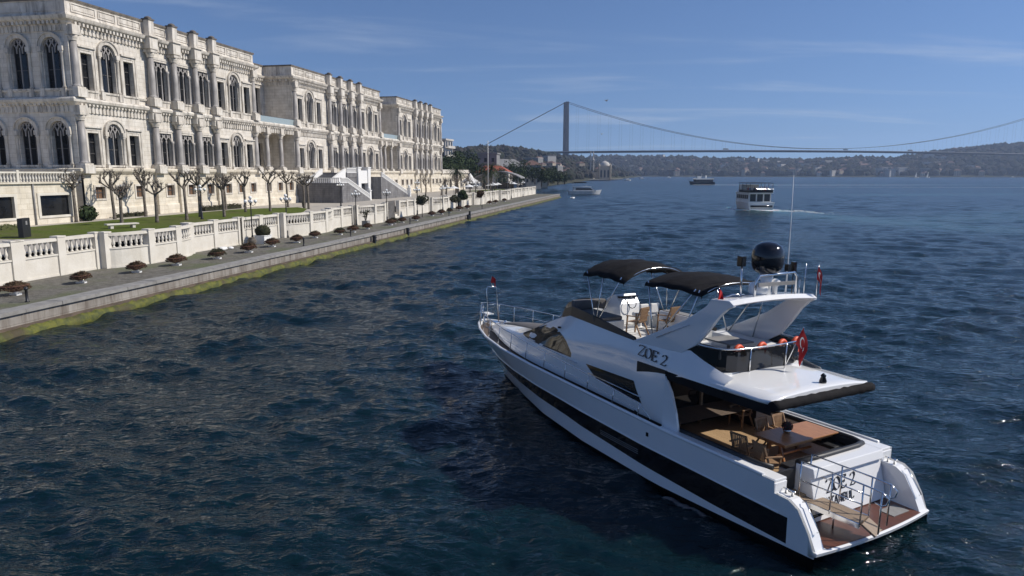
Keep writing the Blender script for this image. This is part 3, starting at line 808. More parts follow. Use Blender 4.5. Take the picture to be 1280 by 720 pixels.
def frame_bay(w, h):
    b = MB()
    lattice(b, w, h - 1.25, 1.0, 3, 0.05, 0.20, 1)
    b.box(-w / 2 - 0.02, w / 2 + 0.02, -0.16, 0.3, h - 0.25, h - 0.002); b.box(-w / 2 - 0.2, w / 2 + 0.2, -0.22, 0.03, h + 0.002, h + 0.35)
    for x in (-w / 2 - 0.14, -w / 6, w / 6, w / 2 + 0.14):
        rr = 0.20 if abs(x) > w / 3 else 0.11
        b.lathe([(rr * 1.3, 0), (rr * 1.3, 0.2), (rr, 0.28), (rr * 0.92, h - 1.75), (rr * 1.35, h - 1.6), (rr * 1.35, h - 1.3)], (x, -0.02 if abs(x) > w / 3 else 0.14, 0), 8, 1)
    b.box(-w / 2 - 0.2, w / 2 + 0.2, -0.30, 0.10, -0.24, -0.01); b.box(-w / 2 - 0.3, w / 2 + 0.3, -0.2, 0.02, -1.0, -0.242)
    return b
def frame_base(w, h):
    b = MB()
    for p in ((-w / 2 - .22, w / 2 + .22, h, h + .24), (-w / 2 - .22, w / 2 + .22, -.22, -0.001), (-w / 2 - .22, -w / 2 - .001, 0, h - .001), (w / 2 + .001, w / 2 + .22, 0, h - .001)):
        b.box(p[0], p[1], -0.45, -0.352, p[2], p[3])
    return b
def pane(w, h, y, bars):
    b = MB(); b.box(-w / 2, w / 2, y, y + 0.06, 0, h, 0)
    for x in bars[0]: b.box(x - 0.05, x + 0.05, y - 0.05, y - 0.003, 0, h, 1)
    for z in bars[1]: b.box(-w / 2, w / 2, y - 0.065, y - 0.052, z - 0.05, z + 0.05, 1)
    for x in (-w / 2 + 0.06, w / 2 - 0.06): b.box(x - 0.06, x + 0.06, y - 0.08, y - 0.066, 0, h, 1)
    return b
mats_f = [M['stone_trim'], M['marble']]
protos = {}
def window(kind, wx, wy, wz, h, rz=0.0):
    key = (kind, round(h, 2))
    names = {'rect': 'rectangular_window', 'arch': 'arched_window', 'bay': 'traceried_window', 'base': 'basement_window', 'door': 'porch_door', 'loggia': 'balcony_window'}
    if key not in protos:
        if kind == 'rect': f, p = frame_rect(RW, h), pane(RW, h, 0.62, ([0], [h * 0.36, h * 0.72]))
        elif kind == 'arch': f, p = frame_arch(AW, h), pane(AW, h, 0.64, ([-0.5, 0.5], [h * 0.38]))
        elif kind == 'bay': f, p = frame_bay(BW, h), pane(BW, h, 0.62, ([-0.42, 0.42], [h * 0.4]))
        elif kind == 'base': f, p = frame_base(1.6, h), pane(1.6, h, 0.0, ([0], [h / 2]))
        else: f, p = frame_rect(1.7, h), pane(1.7, h, 0.6, ([0], [h * 0.6]))
        fo = f.build(names[kind], mats_f, pal)
        p.build('pane', [M['brownpane'] if kind == 'base' else M['glass_dark'], M['muntin']], fo)
        protos[key] = fo; o = fo
    else:
        o = copy_tree(protos[key], pal)
    o.location = (wx, wy, wz); o.rotation_euler = (0, 0, rz)
    return o
for kind, x, z, h in front_units:
    window(kind, x, RY if kind in ('door', 'loggia') else 0.0, z, h)
for y in SIDE_Y:
    for zs, za in ((ZS1, ZA1), (ZS2, ZA2)):
        window('arch', 0, y, zs, za - zs, -PI / 2)

# --- giant columns --------------------------------------------------------------------
def column_mb(h, r):
    b = MB()
    b.box(-r * 1.7, r * 1.7, -r * 1.7, r * 1.2, -1.05, -0.002, 1)
    b.box(-r * 1.45, r * 1.45, -r * 1.45, r * 1.2, 0, 0.18, 1)
    b.lathe([(r * 1.3, 0.181), (r * 1.3, 0.32), (r * 1.08, 0.42), (r, 0.55), (r * 0.98, h * 0.4), (r * 0.84, h - 1.0)], (0, 0, 0), 14, 0)
    b.lathe([(r * 0.95, h - 1.0), (r * 0.9, h - 0.9), (r * 1.05, h - 0.7), (r * 1.45, h - 0.32)], (0, 0, 0), 14, 1)
    b.box(-r * 1.5, r * 1.5, -r * 1.5, r * 1.2, h - 0.318, h, 1)
    b.box(-r * 1.35, r * 1.35, -r * 1.35, r * 1.2, h + 0.002, h + 0.85, 1)
    return b
def put(proto, loc, rz=0.0):
    c = copy_tree(proto, pal); c.location = loc; c.rotation_euler = (0, 0, rz); return c
c1 = c2 = pd = sc = None
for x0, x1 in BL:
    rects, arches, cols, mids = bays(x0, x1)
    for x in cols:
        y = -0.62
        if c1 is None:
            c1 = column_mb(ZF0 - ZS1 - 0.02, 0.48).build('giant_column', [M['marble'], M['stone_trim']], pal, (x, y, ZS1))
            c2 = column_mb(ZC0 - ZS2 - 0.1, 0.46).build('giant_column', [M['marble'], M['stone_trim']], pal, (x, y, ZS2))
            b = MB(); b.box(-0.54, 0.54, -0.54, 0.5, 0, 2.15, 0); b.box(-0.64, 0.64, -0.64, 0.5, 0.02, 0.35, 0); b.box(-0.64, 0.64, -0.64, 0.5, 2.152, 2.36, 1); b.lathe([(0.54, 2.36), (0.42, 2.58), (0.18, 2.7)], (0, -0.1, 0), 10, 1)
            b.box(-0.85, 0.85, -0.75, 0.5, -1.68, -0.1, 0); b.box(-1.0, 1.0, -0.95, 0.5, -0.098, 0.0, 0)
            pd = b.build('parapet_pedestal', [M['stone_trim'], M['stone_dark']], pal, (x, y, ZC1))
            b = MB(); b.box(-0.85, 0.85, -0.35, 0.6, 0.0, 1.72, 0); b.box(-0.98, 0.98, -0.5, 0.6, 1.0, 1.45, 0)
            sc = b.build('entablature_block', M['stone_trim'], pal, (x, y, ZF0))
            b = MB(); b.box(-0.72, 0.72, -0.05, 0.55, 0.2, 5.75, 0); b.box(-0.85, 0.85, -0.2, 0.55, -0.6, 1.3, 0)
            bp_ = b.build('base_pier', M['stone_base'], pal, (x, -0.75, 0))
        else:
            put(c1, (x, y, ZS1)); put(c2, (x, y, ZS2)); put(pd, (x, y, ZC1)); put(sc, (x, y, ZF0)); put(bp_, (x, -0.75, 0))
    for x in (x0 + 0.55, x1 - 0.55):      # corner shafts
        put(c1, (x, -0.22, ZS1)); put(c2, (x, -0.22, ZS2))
# porches: free columns, slab, glazed balcony
pc = None
for (xa, xb) in ((40.5, 54.3), (99.4, 112.0)):
    for q in (0.27, 0.63):
        for y in (0.1, 2.9):
            x = xa + (xb - xa) * q
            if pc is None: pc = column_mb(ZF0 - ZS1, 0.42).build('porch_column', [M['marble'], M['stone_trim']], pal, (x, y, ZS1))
            else: put(pc, (x, y, ZS1))
    b = MB(); b.box(xa + 0.02, xb - 0.02, 0.02, RY - 0.02, ZF0 + 0.15, ZF1 - 0.1); b.build('balcony_slab', M['stone_trim'], pal)
    b = MB(); b.box(xa + 0.1, xb - 0.1, -0.2, -0.15, ZF1 + 0.06, ZF1 + 1.15, 0); b.box(xa + 0.1, xb - 0.1, -0.22, -0.13, ZF1 + 1.151, ZF1 + 1.21, 1)
    for k in range(8):
        x = xa + 0.2 + (xb - xa - 0.4) * k / 7; b.box(x - 0.03, x + 0.03, -0.145, -0.09, ZF1 + 0.06, ZF1 + 1.15, 1)
    b.build('balcony_railing', [M['glassrail'], M['muntin']], pal)
# downpipes
b = MB(); b.tube([(13.0, -0.5, -0.3), (13.0, -0.5, ZL - .8)], 0.10, 6); dp = b.build('downpipe', M['bluegrey'], pal)
for x in (28.2, 54.3 + 12.6, 54.3 + 31): put(dp, (x - 13.0 + 0.6, 0, 0))

# --- glazed annex in front of the end facade ------------------------------------------
an = empty('annex', Q(20, -68, PZ), QRZ, 'low cream annex with wide dark windows and a white roof balustrade', 'annex')
LA = 53.4; HA = 4.6
b = MB()
wins = []
x = LA - 5.2
while x > 2: wins.append((x - 1.9, x + 1.9)); x -= 5.35
wins[0] = (LA - 5.3, LA - 1.05); 
wall_grid(b, 0, LA, -0.5, HA, [(a, c, 0.95, 3.25) for a, c in wins], front, 0.35)
b.add([(LA, 0, -0.5), (LA, 14, -0.5), (LA, 14, HA), (LA, 0, HA)], [(0, 1, 2, 3)]); b.add([(0, 0, HA), (LA, 0, HA), (LA, 14, HA), (0, 14, HA)], [(0, 1, 2, 3)]); b.add([(0, 0, -.5), (0, 14, -.5), (0, 14, HA), (0, 0, HA)], [(0, 1, 2, 3)])
b.box(-0.1, LA + 0.1, -0.25, 0.3, HA + 0.002, HA + 0.2)
b.build('wall', M['stone_base'], an)
for a, c in wins:
    f = MB()
    for p in ((a - .35, c + .35, 3.25, 3.55), (a - .3, c + .3, 0.70, 0.948), (a - .35, a - .001, 0.95, 3.249), (c + .001, c + .35, 0.95, 3.249)): f.box(p[0], p[1], -0.10, 0.1, p[2], p[3])
    fo = f.build('window', M['wallwhite'], an)
    g = MB(); g.box(a, c, 0.28, 0.33, 0.95, 3.25); g.build('pane', M['glass_dark'], fo)
b = MB()
b.box(-0.05, LA + 0.05, -0.15, 0.15, HA + 1.16, HA + 1.34); b.build('roof_rail', M['wallwhite'], an)
b = MB(); x = 0.3
nb_ = 0
while x < LA - 0.2:
    b.lathe([(r_ * 1.0, z * 0.99) for r_, z in BP], (x, 0, HA + 0.2), 6); x += 0.40
tag(b.build('roof_baluster', M['wallwhite'], an), kind='stuff')
b = MB()
for a, c in wins:
    b = MB(); b.box(c + 0.55, c + 0.85, -0.2, 0.19, HA + 0.2, HA + 1.5); b.build('roof_pier', M['wallwhite'], an)
b = MB()
b.tube([(wins[0][0] - 0.85, -0.12, -0.2), (wins[0][0] - 0.85, -0.12, HA)], 0.09, 6); b.build('downpipe', M['bluegrey'], an)
# ------------------------------------------------------------------ garden and promenade things
# pollarded plane trees
def pollard(rng, h=6.4):
    tr, cr_ = MB(), MB()
    hf = h * rng.uniform(0.60, 0.68)
    lean = (rng.uniform(-.12, .12), rng.uniform(-.12, .12))
    pts = [(0, 0, -0.15), (0.03, 0.0, 0.25), (lean[0] * .4, lean[1] * .4, hf * .5), (lean[0], lean[1], hf)]
    tr.tube(pts, [0.27, 0.20, 0.17, 0.17], 8)
    top = Vector((lean[0], lean[1], hf - 0.05))
    nl = rng.randint(5, 7)
    def limb(a, d, L_, r0, depth):
        pts = [Vector(a)]; p = Vector(a); d = Vector(d).normalized()
        for k in range(3):
            d = (d + Vector((rng.uniform(-.25, .25), rng.uniform(-.25, .25), rng.uniform(0.0, .35)))).normalized()
            p = p + d * L_ / 3; pts.append(p.copy())
        cr_.tube(pts, [r0, r0 * .8, r0 * .72, r0 * .85], 6)
        cr_.ball(p, r0 * rng.uniform(1.25, 1.6), 7, 5)               # pollard knuckle
        if depth:
            for q in range(rng.randint(2, 3)):
                a2 = rng.uniform(0, 2 * PI); e = rng.uniform(.3, 1.1)
                limb(p, (math.cos(a2) * math.cos(e) + d.x * .6, math.sin(a2) * math.cos(e) + d.y * .6, math.sin(e)), L_ * rng.uniform(.45, .7), r0 * .62, depth - 1)
        else:
            for q in range(rng.randint(6, 10)):
                a2 = rng.uniform(0, 2 * PI); e = rng.uniform(-.1, 1.4)
                v = Vector((math.cos(a2) * math.cos(e), math.sin(a2) * math.cos(e), math.sin(e)))
                L2 = rng.uniform(.15, .6); cr_.tube([p, p + v * L2 * .5, p + v * L2 + Vector((rng.uniform(-.08, .08), rng.uniform(-.08, .08), .06))], [r0 * .42, r0 * .26, r0 * .12], 4, caps=False)
    for k in range(nl):
        a = 2 * PI * k / nl + rng.uniform(-.3, .3); e = rng.uniform(.25, .95)
        limb(top + Vector((0, 0, rng.uniform(-.5, .1))), (math.cos(a) * math.cos(e), math.sin(a) * math.cos(e), math.sin(e)), rng.uniform(1.0, 1.5) * h / 6.4, .120, 1)
    return tr, cr_
TREES = [(72.4, -67.5, 6.9, 'bare pollarded plane tree in front of the annex window, leftmost of the trees'), (78.0, -67.0, 6.7, 'bare pollarded tree close to the palace wall, under its first arched window'), (69.4, -58.75, 5.3, 'bare pollarded tree beside the pale stone bench'),
         (83.9, -67.2, 6.4, 'bare pollarded tree before the brown basement grilles near the first giant columns'), (73.65, -57.5, 5.6, 'bare pollarded tree with low forking limbs left of the lone garden lamp'), (78.25, -56.9, 6.4, 'bare upright pollarded tree just left of the lone garden lamp'),
         (84.4, -59.3, 6.4, 'bare pollarded tree right behind the lone garden lamp'), (84.9, -56.1, 5.9, 'bare knobbly pollarded tree just right of the lone garden lamp'), (102.3, -67.2, 6.6, 'bare pollarded tree near the palace wall before the end of its first block'), (96.4, -60.1, 6.6, 'bare pollarded tree rising behind the first tall promenade lamp'),
         (99.3, -57.7, 6.8, 'bare wide pollarded tree on the lawn between the two first promenade lamps'), (112.5, -62.0, 6.5, 'bare slim pollarded tree behind the second promenade lamp'), (110.0, -57.6, 6.5, 'bare pollarded tree at the far tip of the near lawn'), (107.3, -55.4, 6.8, 'bare spreading pollarded tree rightmost on the near lawn, before the staircase')]
for i, (s, m, h, lab) in enumerate(TREES):
    t = empty('plane_tree', Q(s, m, 3.28), random.uniform(0, 6), lab, 'tree', 'pollarded plane trees in the palace garden')
    tr, cr_ = pollard(random.Random(100 + i), h)
    tr.build('trunk', M['bark'], t); cr_.build('crown', M['bark'], t)

# lamps
def make_lamp(h):
    t = empty('street_lamp', (0, 0, 0))
    b = MB(); b.lathe([(0.20, 0), (0.20, 0.12), (0.13, 0.3), (0.13, 0.8), (0.075, 0.95), (0.06, h - 0.9), (0.09, h - 0.8), (0.05, h - 0.6), (0.04, h - 0.45)], (0, 0, 0), 10)
    b.build('post', M['iron'], t)
    tops = [(0, 0, h - 0.42)]
    for k in range(4):
        a = k * PI / 2 + 0.5; x, y = math.cos(a), math.sin(a)
        b = MB(); b.tube([(0, 0, h - 1.0), (x * .25, y * .25, h - 1.12), (x * .48, y * .48, h - 1.0), (x * .52, y * .52, h - 0.82)], 0.028, 5); b.build('arm', M['iron'], t)
        tops.append((x * .52, y * .52, h - 0.82))
    for p in tops:
        b = MB(); b.ball((p[0], p[1], p[2] + 0.17), 0.19, 12, 8); g = b.build('globe', M['globe'], t)
        b = MB(); b.lathe([(0.09, -0.06), (0.10, 0.03)], p, 8); b.build('collar', M['iron'], g)
    return t
lampA = make_lamp(5.3)
LAMPS = [(70.6, -43.35, 1.36, 'first tall five globe promenade lamp from the left, against the balustrade'), (78.2, -43.35, 1.36, 'second tall five globe promenade lamp from the left, where a curved bay begins'),
         (98.6, -43.35, 1.36, 'third tall five globe promenade lamp from the left, in front of the dark staircase side'), (106.6, -41.6, 1.36, 'tall five globe promenade lamp beside the curved bay below the white stairs'),
         (126.5, -43.35, 1.36, 'five globe lamp just right of the slatted promenade gate'), (138.5, -42.0, 1.36, 'five globe lamp in front of the far right end of the palace'), (146.0, -43.35, 1.36, 'five globe lamp in front of the low arched wing'),
         (171, -43.3, 1.36, 'distant five globe promenade lamp before the bare trees'), (190, -43.3, 1.36, 'distant five globe promenade lamp left of the flagpole'), (216, -43.3, 1.36, 'distant five globe promenade lamp below the big palm'), (236, -43.3, 1.36, 'far five globe promenade lamp before the curved roof pavilion')]
for i, (s, m, z, lab) in enumerate(LAMPS):
    o = lampA if i == 0 else copy_tree(lampA)
    o.location = Q(s, m, z); tag(o, lab, 'lamp', 'black five globe lamps along the promenade')
lampB = make_lamp(4.4)
for i, (s, m, lab) in enumerate([(80.0, -56.0, 'short globe lamp on the near lawn among the pollarded trees'), (116.5, -54.0, 'short globe lamp on the paving beyond the lawn tip, before the staircase'), (152.0, -52.0, 'short globe lamp on the paving right of the staircase')]):
    o = lampB if i == 0 else copy_tree(lampB)
    o.location = Q(s, m, 3.28); tag(o, lab, 'lamp', 'short globe lamps in the garden')

# planters
def make_planter(seed, bowl_mat, shrub_mat, flat=1.0):
    rng = random.Random(seed)
    t = empty('planter', (0, 0, 0))
    b = MB()
    b.box(-0.16, 0.16, -0.30, 0.30, 0, 0.16)
    b.lathe([(0.17, 0.16), (0.14, 0.24), (0.2, 0.3)], (0, 0, 0), 10)
    b.build('foot', M['whitepaint'], t)
    b = MB()
    secs = []
    for r_, z in [(0.25, 0.28), (0.52, 0.42), (0.66, 0.62), (0.70, 0.74), (0.73, 0.78), (0.66, 0.79), (0.6, 0.70)]:
        secs.append([(r_ * 1.12 * math.cos(2 * PI * k / 16), r_ * 0.72 * math.sin(2 * PI * k / 16), z) for k in range(16)])
    b.loft(secs, closed=True, smooth=True, caps=True); b.build('bowl', bowl_mat, t)
    b = MB()
    for k in range(900):
        a = rng.uniform(0, 2 * PI); r_ = math.sqrt(rng.random()) * 1.12; z = 0.66 + 0.40 * (1 - r_ ** 2) * flat * rng.uniform(.3, 1.15) - (.12 if r_ > 1 else 0)
        c = Vector((r_ * .80 * math.cos(a), r_ * .54 * math.sin(a), z))
        v = Vector((rng.gauss(0, 1), rng.gauss(0, 1), rng.gauss(.5, 1))).normalized(); u = v.orthogonal().normalized()
        l_ = rng.uniform(.05, .12)
        b.add([c - u * l_ * .5, c + u * l_ * .5, c + v * l_ * 1.6], [(0, 1, 2)])
    b.ball((0, 0, 0.74), 0.50, 10, 6, 0, 0.5)
    b.build('shrub', shrub_mat, t)
    return t
pA = make_planter(1, M['terracotta'], M['twig']); pB = make_planter(2, M['terracotta'], M['hedge'], 1.3)
ordn = ['nearest', 'second', 'third', 'fourth', 'fifth', 'sixth', 'seventh', 'eighth', 'ninth', 'tenth', 'eleventh', 'twelfth', 'thirteenth', 'fourteenth', 'fifteenth', 'sixteenth', 'seventeenth', 'eighteenth', 'nineteenth', 'twentieth', 'twenty first', 'twenty second', 'twenty third', 'twenty fourth']
PL = [(37.2, -39.7), (42.3, -39.5), (47.8, -39.5), (52.3, -39.3), (57.1, -38.7), (62.4, -38.8), (67.8, -39.4), (72.35, -39.0), (78.3, -39.8), (83.1, -38.8), (86.9, -38.7), (92.4, -39.0), (100.4, -38.7), (102.6, -39.0), (105.8, -38.8), (110.4, -38.1), (123.6, -39.6), (128.9, -39.4), (134.5, -39.4), (143.7, -40.0), (150.7, -40.1), (175.8, -40.9), (181.0, -40.5), (192.0, -40.5)]
usedA = usedB = False
for i, (s, m) in enumerate(PL):
    odd = i in (4, 9, 13, 18)
    if odd:
        o = pB if not usedB else copy_tree(pB); usedB = True
    else:
        o = pA if not usedA else copy_tree(pA); usedA = True
    o.location = Q(s, m, 1.36); o.rotation_euler = (0, 0, QRZ + random.uniform(-.25, .25))
    k = random.uniform(.92, 1.1); o.scale = (k * 1.08, k * 1.08, k * .80)
    tag(o, ('green clipped' if odd else 'brown dry') + ' shrub in a footed terracotta bowl, ' + ordn[i] + ' along the promenade', 'planter', 'footed shrub bowls along the promenade')
# bollards
b = MB(); b.lathe([(0.13, 0), (0.13, 0.06), (0.085, 0.1), (0.08, 0.72), (0.12, 0.76), (0.12, 0.84), (0.06, 0.93)], (0, 0, 0), 10)
bol = b.build('bollard', M['iron'])
for i, (s, m, lab) in enumerate([(35.2, -36.8, 'black mooring bollard on the quay edge beside the nearest shrub bowl'), (69.2, -36.5, 'black mooring bollard on the quay edge near the big white planter box'), (81.2, -36.5, 'black mooring bollard on the quay edge beyond the second promenade lamp'), (103, -36.5, 'black mooring bollard on the quay edge before the curved bay below the stairs'), (124.5, -36.6, 'black mooring bollard on the quay edge near the slatted gate'), (150, -36.6, 'small far black bollard on the quay edge')]):
    o = bol if i == 0 else bol.copy()
    if i: col.objects.link(o)
    o.location = Q(s, m, 1.36); tag(o, lab, 'bollard', 'black bollards along the quay edge')
# big white planter box with a clipped round shrub
def leaf_ball(b, c, rx, ry, rz, n, size, rng, mat=0):
    for k in range(n):
        v = Vector((rng.gauss(0, 1), rng.gauss(0, 1), rng.gauss(0, 1))).normalized()
        q = rng.uniform(.82, 1.06)
        p = Vector((c[0] + v.x * rx * q, c[1] + v.y * ry * q, c[2] + v.z * rz * q))
        nrm_ = (v + Vector((rng.gauss(0, .5), rng.gauss(0, .5), rng.gauss(0, .5)))).normalized()
        u = nrm_.orthogonal().normalized(); w = nrm_.cross(u); a = rng.uniform(0, 6.28)
        u, w = u * math.cos(a) + w * math.sin(a), w * math.cos(a) - u * math.sin(a)
        s_ = size * rng.uniform(.6, 1.3)
        b.add([p - u * s_ * .5, p + w * s_ * .35, p + u * s_ * .5, p - w * s_ * .35], [(0, 1, 2, 3)], mat)
t = empty('planter_box', Q(70.8, -42.2, 1.36), QRZ, 'large white planter box with a clipped domed shrub against the wall', 'planter')
b = MB(); b.box(-0.75, 0.75, -0.6, 0.6, 0, 0.85); b.box(-0.80, 0.80, -0.65, 0.65, 0.851, 0.95); b.build('box', M['whitepaint'], t)
b = MB(); b.ball((0, 0, 1.35), 0.82, 14, 9, 0, 0.85); leaf_ball(b, (0, 0, 1.35), .82, .82, .72, 700, .16, random.Random(4)); b.build('shrub', M['hedge'], t)
t = empty('boulder_bed', Q(66.0, -42.4, 1.36), QRZ, 'white rocks and a round dark pot at the foot of the wall', 'rock bed')
for k, (x, y, r_) in enumerate([(-2.6, 0, .42), (-1.9, .2, .35), (-1.2, -.1, .3), (5.7, 0.1, .35), (6.6, -.2, .3)]):
    b = MB(); b.ball((x, y, r_ * .4), r_, 8, 6, 0, .55); b.build('rock', M['whitepaint'], t)
b = MB(); b.lathe([(.22, 0), (.45, .25), (.48, .5), (.3, .8), (.33, .85)], (2.9, 0, 0), 12); b.build('pot', M['bark'], t)
# yucca pot
t = empty('potted_yucca', Q(97.6, -41.4, 1.36), QRZ, 'branching yucca in a square stone pot beside the wall', 'potted plant')
b = MB(); b.box(-.5, .5, -.45, .45, 0, .8); b.build('pot', M['bluegrey'], t)
b = MB(); rng = random.Random(9)
heads = []
for k in range(8):
    a = rng.uniform(0, 6.28); r_ = rng.uniform(.1, .75); z = rng.uniform(1.2, 2.5); heads.append((r_ * math.cos(a), r_ * math.sin(a), z)); b.tube([(0, 0, .75), (r_ * .4 * math.cos(a), r_ * .4 * math.sin(a), z * .6), heads[-1]], .05, 5)
b.build('stem', M['bark'], t)
b = MB()
for hx, hy, hz in heads:
    for k in range(26):
        v = Vector((rng.gauss(0, 1), rng.gauss(0, 1), rng.gauss(.35, .8))).normalized(); u = v.orthogonal().normalized() * .03; p = Vector((hx, hy, hz)); b.add([p - u, p + u, p + v * .48], [(0, 1, 2)])
b.build('foliage', M['leaf2'], t)
# slatted gate with steps
t = empty('promenade_gate', Q(111.7, -43.9, 1.36), QRZ, 'dark slatted gate and steps in the gap of the cream wall', 'gate')
b = MB(); b.box(0, 4.2, -0.05, 0.05, 0.1, 3.0); b.build('panel', M['bluegrey'], t)
b = MB()
for k in range(8): b.box(0.1 + k * .57, 0.2 + k * .57, -0.14, -0.052, 0.1, 3.1)
b.build('slat', M['bark'], t)
b = MB()
for k in range(6): b.box(4.3, 6.6, 0.0 + k * .33, 0.9 + k * .33, 0, (k + 1) * .31)
b.build('step', M['wallwhite'], t)
# standard trees in pots near the gate
def ball_tree(name, s, m, z, h, r_, lab, mat, seed, group=None, trunk=.07):
    t = empty(name, Q(s, m, z), 0, lab, 'tree', group)
    b = MB(); b.tube([(0, 0, 0), (0.05, 0, h * .5), (0, 0, h)], [trunk * 1.2, trunk, trunk * .8], 6); b.build('trunk', M['bark'], t)
    b = MB(); rng = random.Random(seed)
    for k in range(6):
        c = (rng.uniform(-.45, .45) * r_, rng.uniform(-.45, .45) * r_, h + rng.uniform(-.2, .5) * r_); q = r_ * rng.uniform(.45, .7)
        leaf_ball(b, c, q, q, q * .8, 150, r_ * .3, rng)
    b.build('crown', mat, t); return t
ball_tree('potted_tree', 119.9, -40.2, 1.36, 2.9, 1.15, 'small round leafy tree on the promenade by the gate steps', M['leaf2'], 1)
ball_tree('potted_tree', 146.5, -41.5, 1.36, 2.2, 1.2, 'low olive coloured bush tree on the promenade beyond the gate', M['leaf2'], 2)
ball_tree('potted_tree', 152.5, -41.6, 1.36, 2.8, 1.5, 'dark bushy tree beside the white lamp on the far promenade', M['leaf'], 3)
ball_tree('potted_tree', 166.5, -41.0, 1.36, 2.6, 1.2, 'square topped brown tree on thin stems on the far promenade', M['twig'], 5)
t = ball_tree('ivy_shrub', 74.9, -68.2, 3.28, 0.9, 1.3, 'dark green ivy shrub in the corner between annex and palace', M['leaf'], 8)
t['category'] = 'shrub'
# fender posts on the quay face
for i, (s, lab) in enumerate([(84.0, 'nearest dark mooring ladder post on the quay face'), (96.5, 'second dark mooring ladder post on the quay face'), (131.0, 'dark tyre covered landing frame on the far quay face')]):
    t = empty('fender_post', Q(s, -34.55, 0), QRZ, lab, 'fender')
    w = .22 if i < 2 else .9
    b = MB(); b.box(-w, -w + .3, -.12, .2, -.5, 1.3); b.box(w - .3, w, -.12, .2, -.5, 1.3 if i < 2 else 1.9); b.build('post', M['iron'], t)
    b = MB(); b.box(-w - .05, w + .05, -.2, -.122, .5, .7); b.box(-w - .05, w + .05, -.2, -.122, .9, 1.1); b.build('rail', M['iron'], t)
# sign box, bench, low hedges
t = empty('sign_box', Q(53.9, -55.8, 3.28), QRZ + .4, 'black upright sign box with a small pale emblem behind the balustrade', 'sign')
b = MB(); b.box(-.75, .75, -.22, .22, 0, 1.75); b.build('cabinet', M['iron'], t, bevel=.03)
b = MB(); b.box(-.16, .16, -.235, -.223, 1.15, 1.50); b.build('emblem', M['bluegrey'], t)
t = empty('stone_bench', Q(65.2, -55.2, 3.28), QRZ - .5, 'pale flat stone bench on the lawn edge behind the curved bay', 'bench')
b = MB(); b.box(-1.6, 1.6, -.45, .45, .38, .52); b.build('seat', M['wallwhite'], t, bevel=.02)
for x in (-1.1, 1.1):
    b = MB(); b.box(x - .15, x + .15, -.35, .35, 0, .378); b.build('leg', M['wallwhite'], t)
def hedge(name, s0, s1, m0, m1, h, lab, mat, seed):
    b = MB(); rng = random.Random(seed); L_, W_ = s1 - s0, m1 - m0
    b.box(.1, L_ - .1, -W_ + .1, -.1, 0, h * .8)
    for k in range(int(L_ * W_ * 60) + 400):
        x, y, z = rng.uniform(0, L_), -rng.uniform(0, W_), h * rng.uniform(.3, 1.05)
        v = Vector((rng.gauss(0, 1), rng.gauss(0, 1), rng.gauss(.5, 1))).normalized(); u = v.orthogonal().normalized(); l_ = rng.uniform(.1, .25); c = Vector((x, y, z))
        b.add([c - u * l_ * .5, c + u * l_ * .5, c + v * l_], [(0, 1, 2)])
    o = b.build(name, mat, None, Q(s0, m0, 3.28), QRZ); tag(o, lab, 'hedge')
hedge('hedge', 97, 107, -68.2, -67.2, .75, 'low dark clipped hedge at the foot of the palace wall', M['hedge'], 1)
hedge('flower_bed', 52, 62, -65.8, -64.2, .5, 'low yellow green flower bed in front of the annex', mk('bed_plants', (.10, .115, .03), (.06, .06, .02), .9, scale=2), 2)
hedge('hedge', 80, 86, -69, -68.4, .5, 'short dark shrub bed under the first brown grilles', M['hedge'], 3)
t = empty('litter_bin', Q(113.5, -59.5, 3.28), 0, 'small dark bin on the paving at the lawn tip', 'bin')
b = MB(); b.lathe([(.3, 0), (.36, .8), (.38, .85), (.3, .86)], (0, 0, 0), 10); b.build('drum', M['iron'], t)
b = MB(); b.lathe([(.40, .861), (.34, .95), (.1, 1.02)], (0, 0, 0), 10); b.build('lid', M['iron'], t)

# the grand staircase before the second block
st = empty('staircase', Q(131.5, -60, 3.28), QRZ, 'grey double staircase with white flights in front of the palace', 'staircase')
def fx(u, v, h): return (u, h, v)
b = MB(); b.prism([(-1.2, 0), (12.8, 0), (12.8, .35), (1.6, 3.9), (-1.2, 3.9)], fx, 0.0, 0.5); b.box(-1.2, -.7, .501, 9.4, 0, 3.9); b.build('side_wall', M['stairdark'], st)
b = MB()
for k in range(20): b.box(1.6 + k * .55, 2.15 + k * .55, 0.501, 3.4, 0, 3.8 - k * .19)
b.build('flight', M['paving'], st)
b = MB(); b.box(-.699, 1.599, .501, 9.4, 0, 3.78); b.build('landing', M['stairdark'], st)
b = MB()
for k in range(12): b.box(1.6 + k * .55, 8.2, 4.0, 8.6, 3.4 + k * .18, 3.58 + k * .18 + .02 * 0)
b.build('upper_flight', M['bluegrey'], st)
for y in (3.5, 8.7):
    b = MB(); b.prism([(1.4, 0), (8.4, 0), (8.4, 6.75), (1.4, 4.5)], fx, y, y + .45); b.build('white_parapet', M['whitepaint'], st)
b = MB(); b.box(8.41, 20.6, 3.2, 9.4, 4.9, 5.9); b.box(8.41, 13.4, 3.3, 9.4, 0, 4.899); b.build('terrace', M['stairdark'], st)
for x in (13.5, 18.9):
    b = MB(); b.box(x, x + 1.5, 2.9, 4.2, 0, 6.9); b.box(x - .12, x + 1.62, 2.8, 4.3, 6.901, 7.15); b.build('portal_pillar', M['whitepaint'], st)
b = MB(); b.box(15.01, 18.89, 3.1, 3.6, 3.6, 6.4); b.build('portal_lintel', M['whitepaint'], st)
b = MB(); b.box(15.01, 18.89, 3.8, 3.9, 0, 3.59); b.build('gate', M['iron'], st)
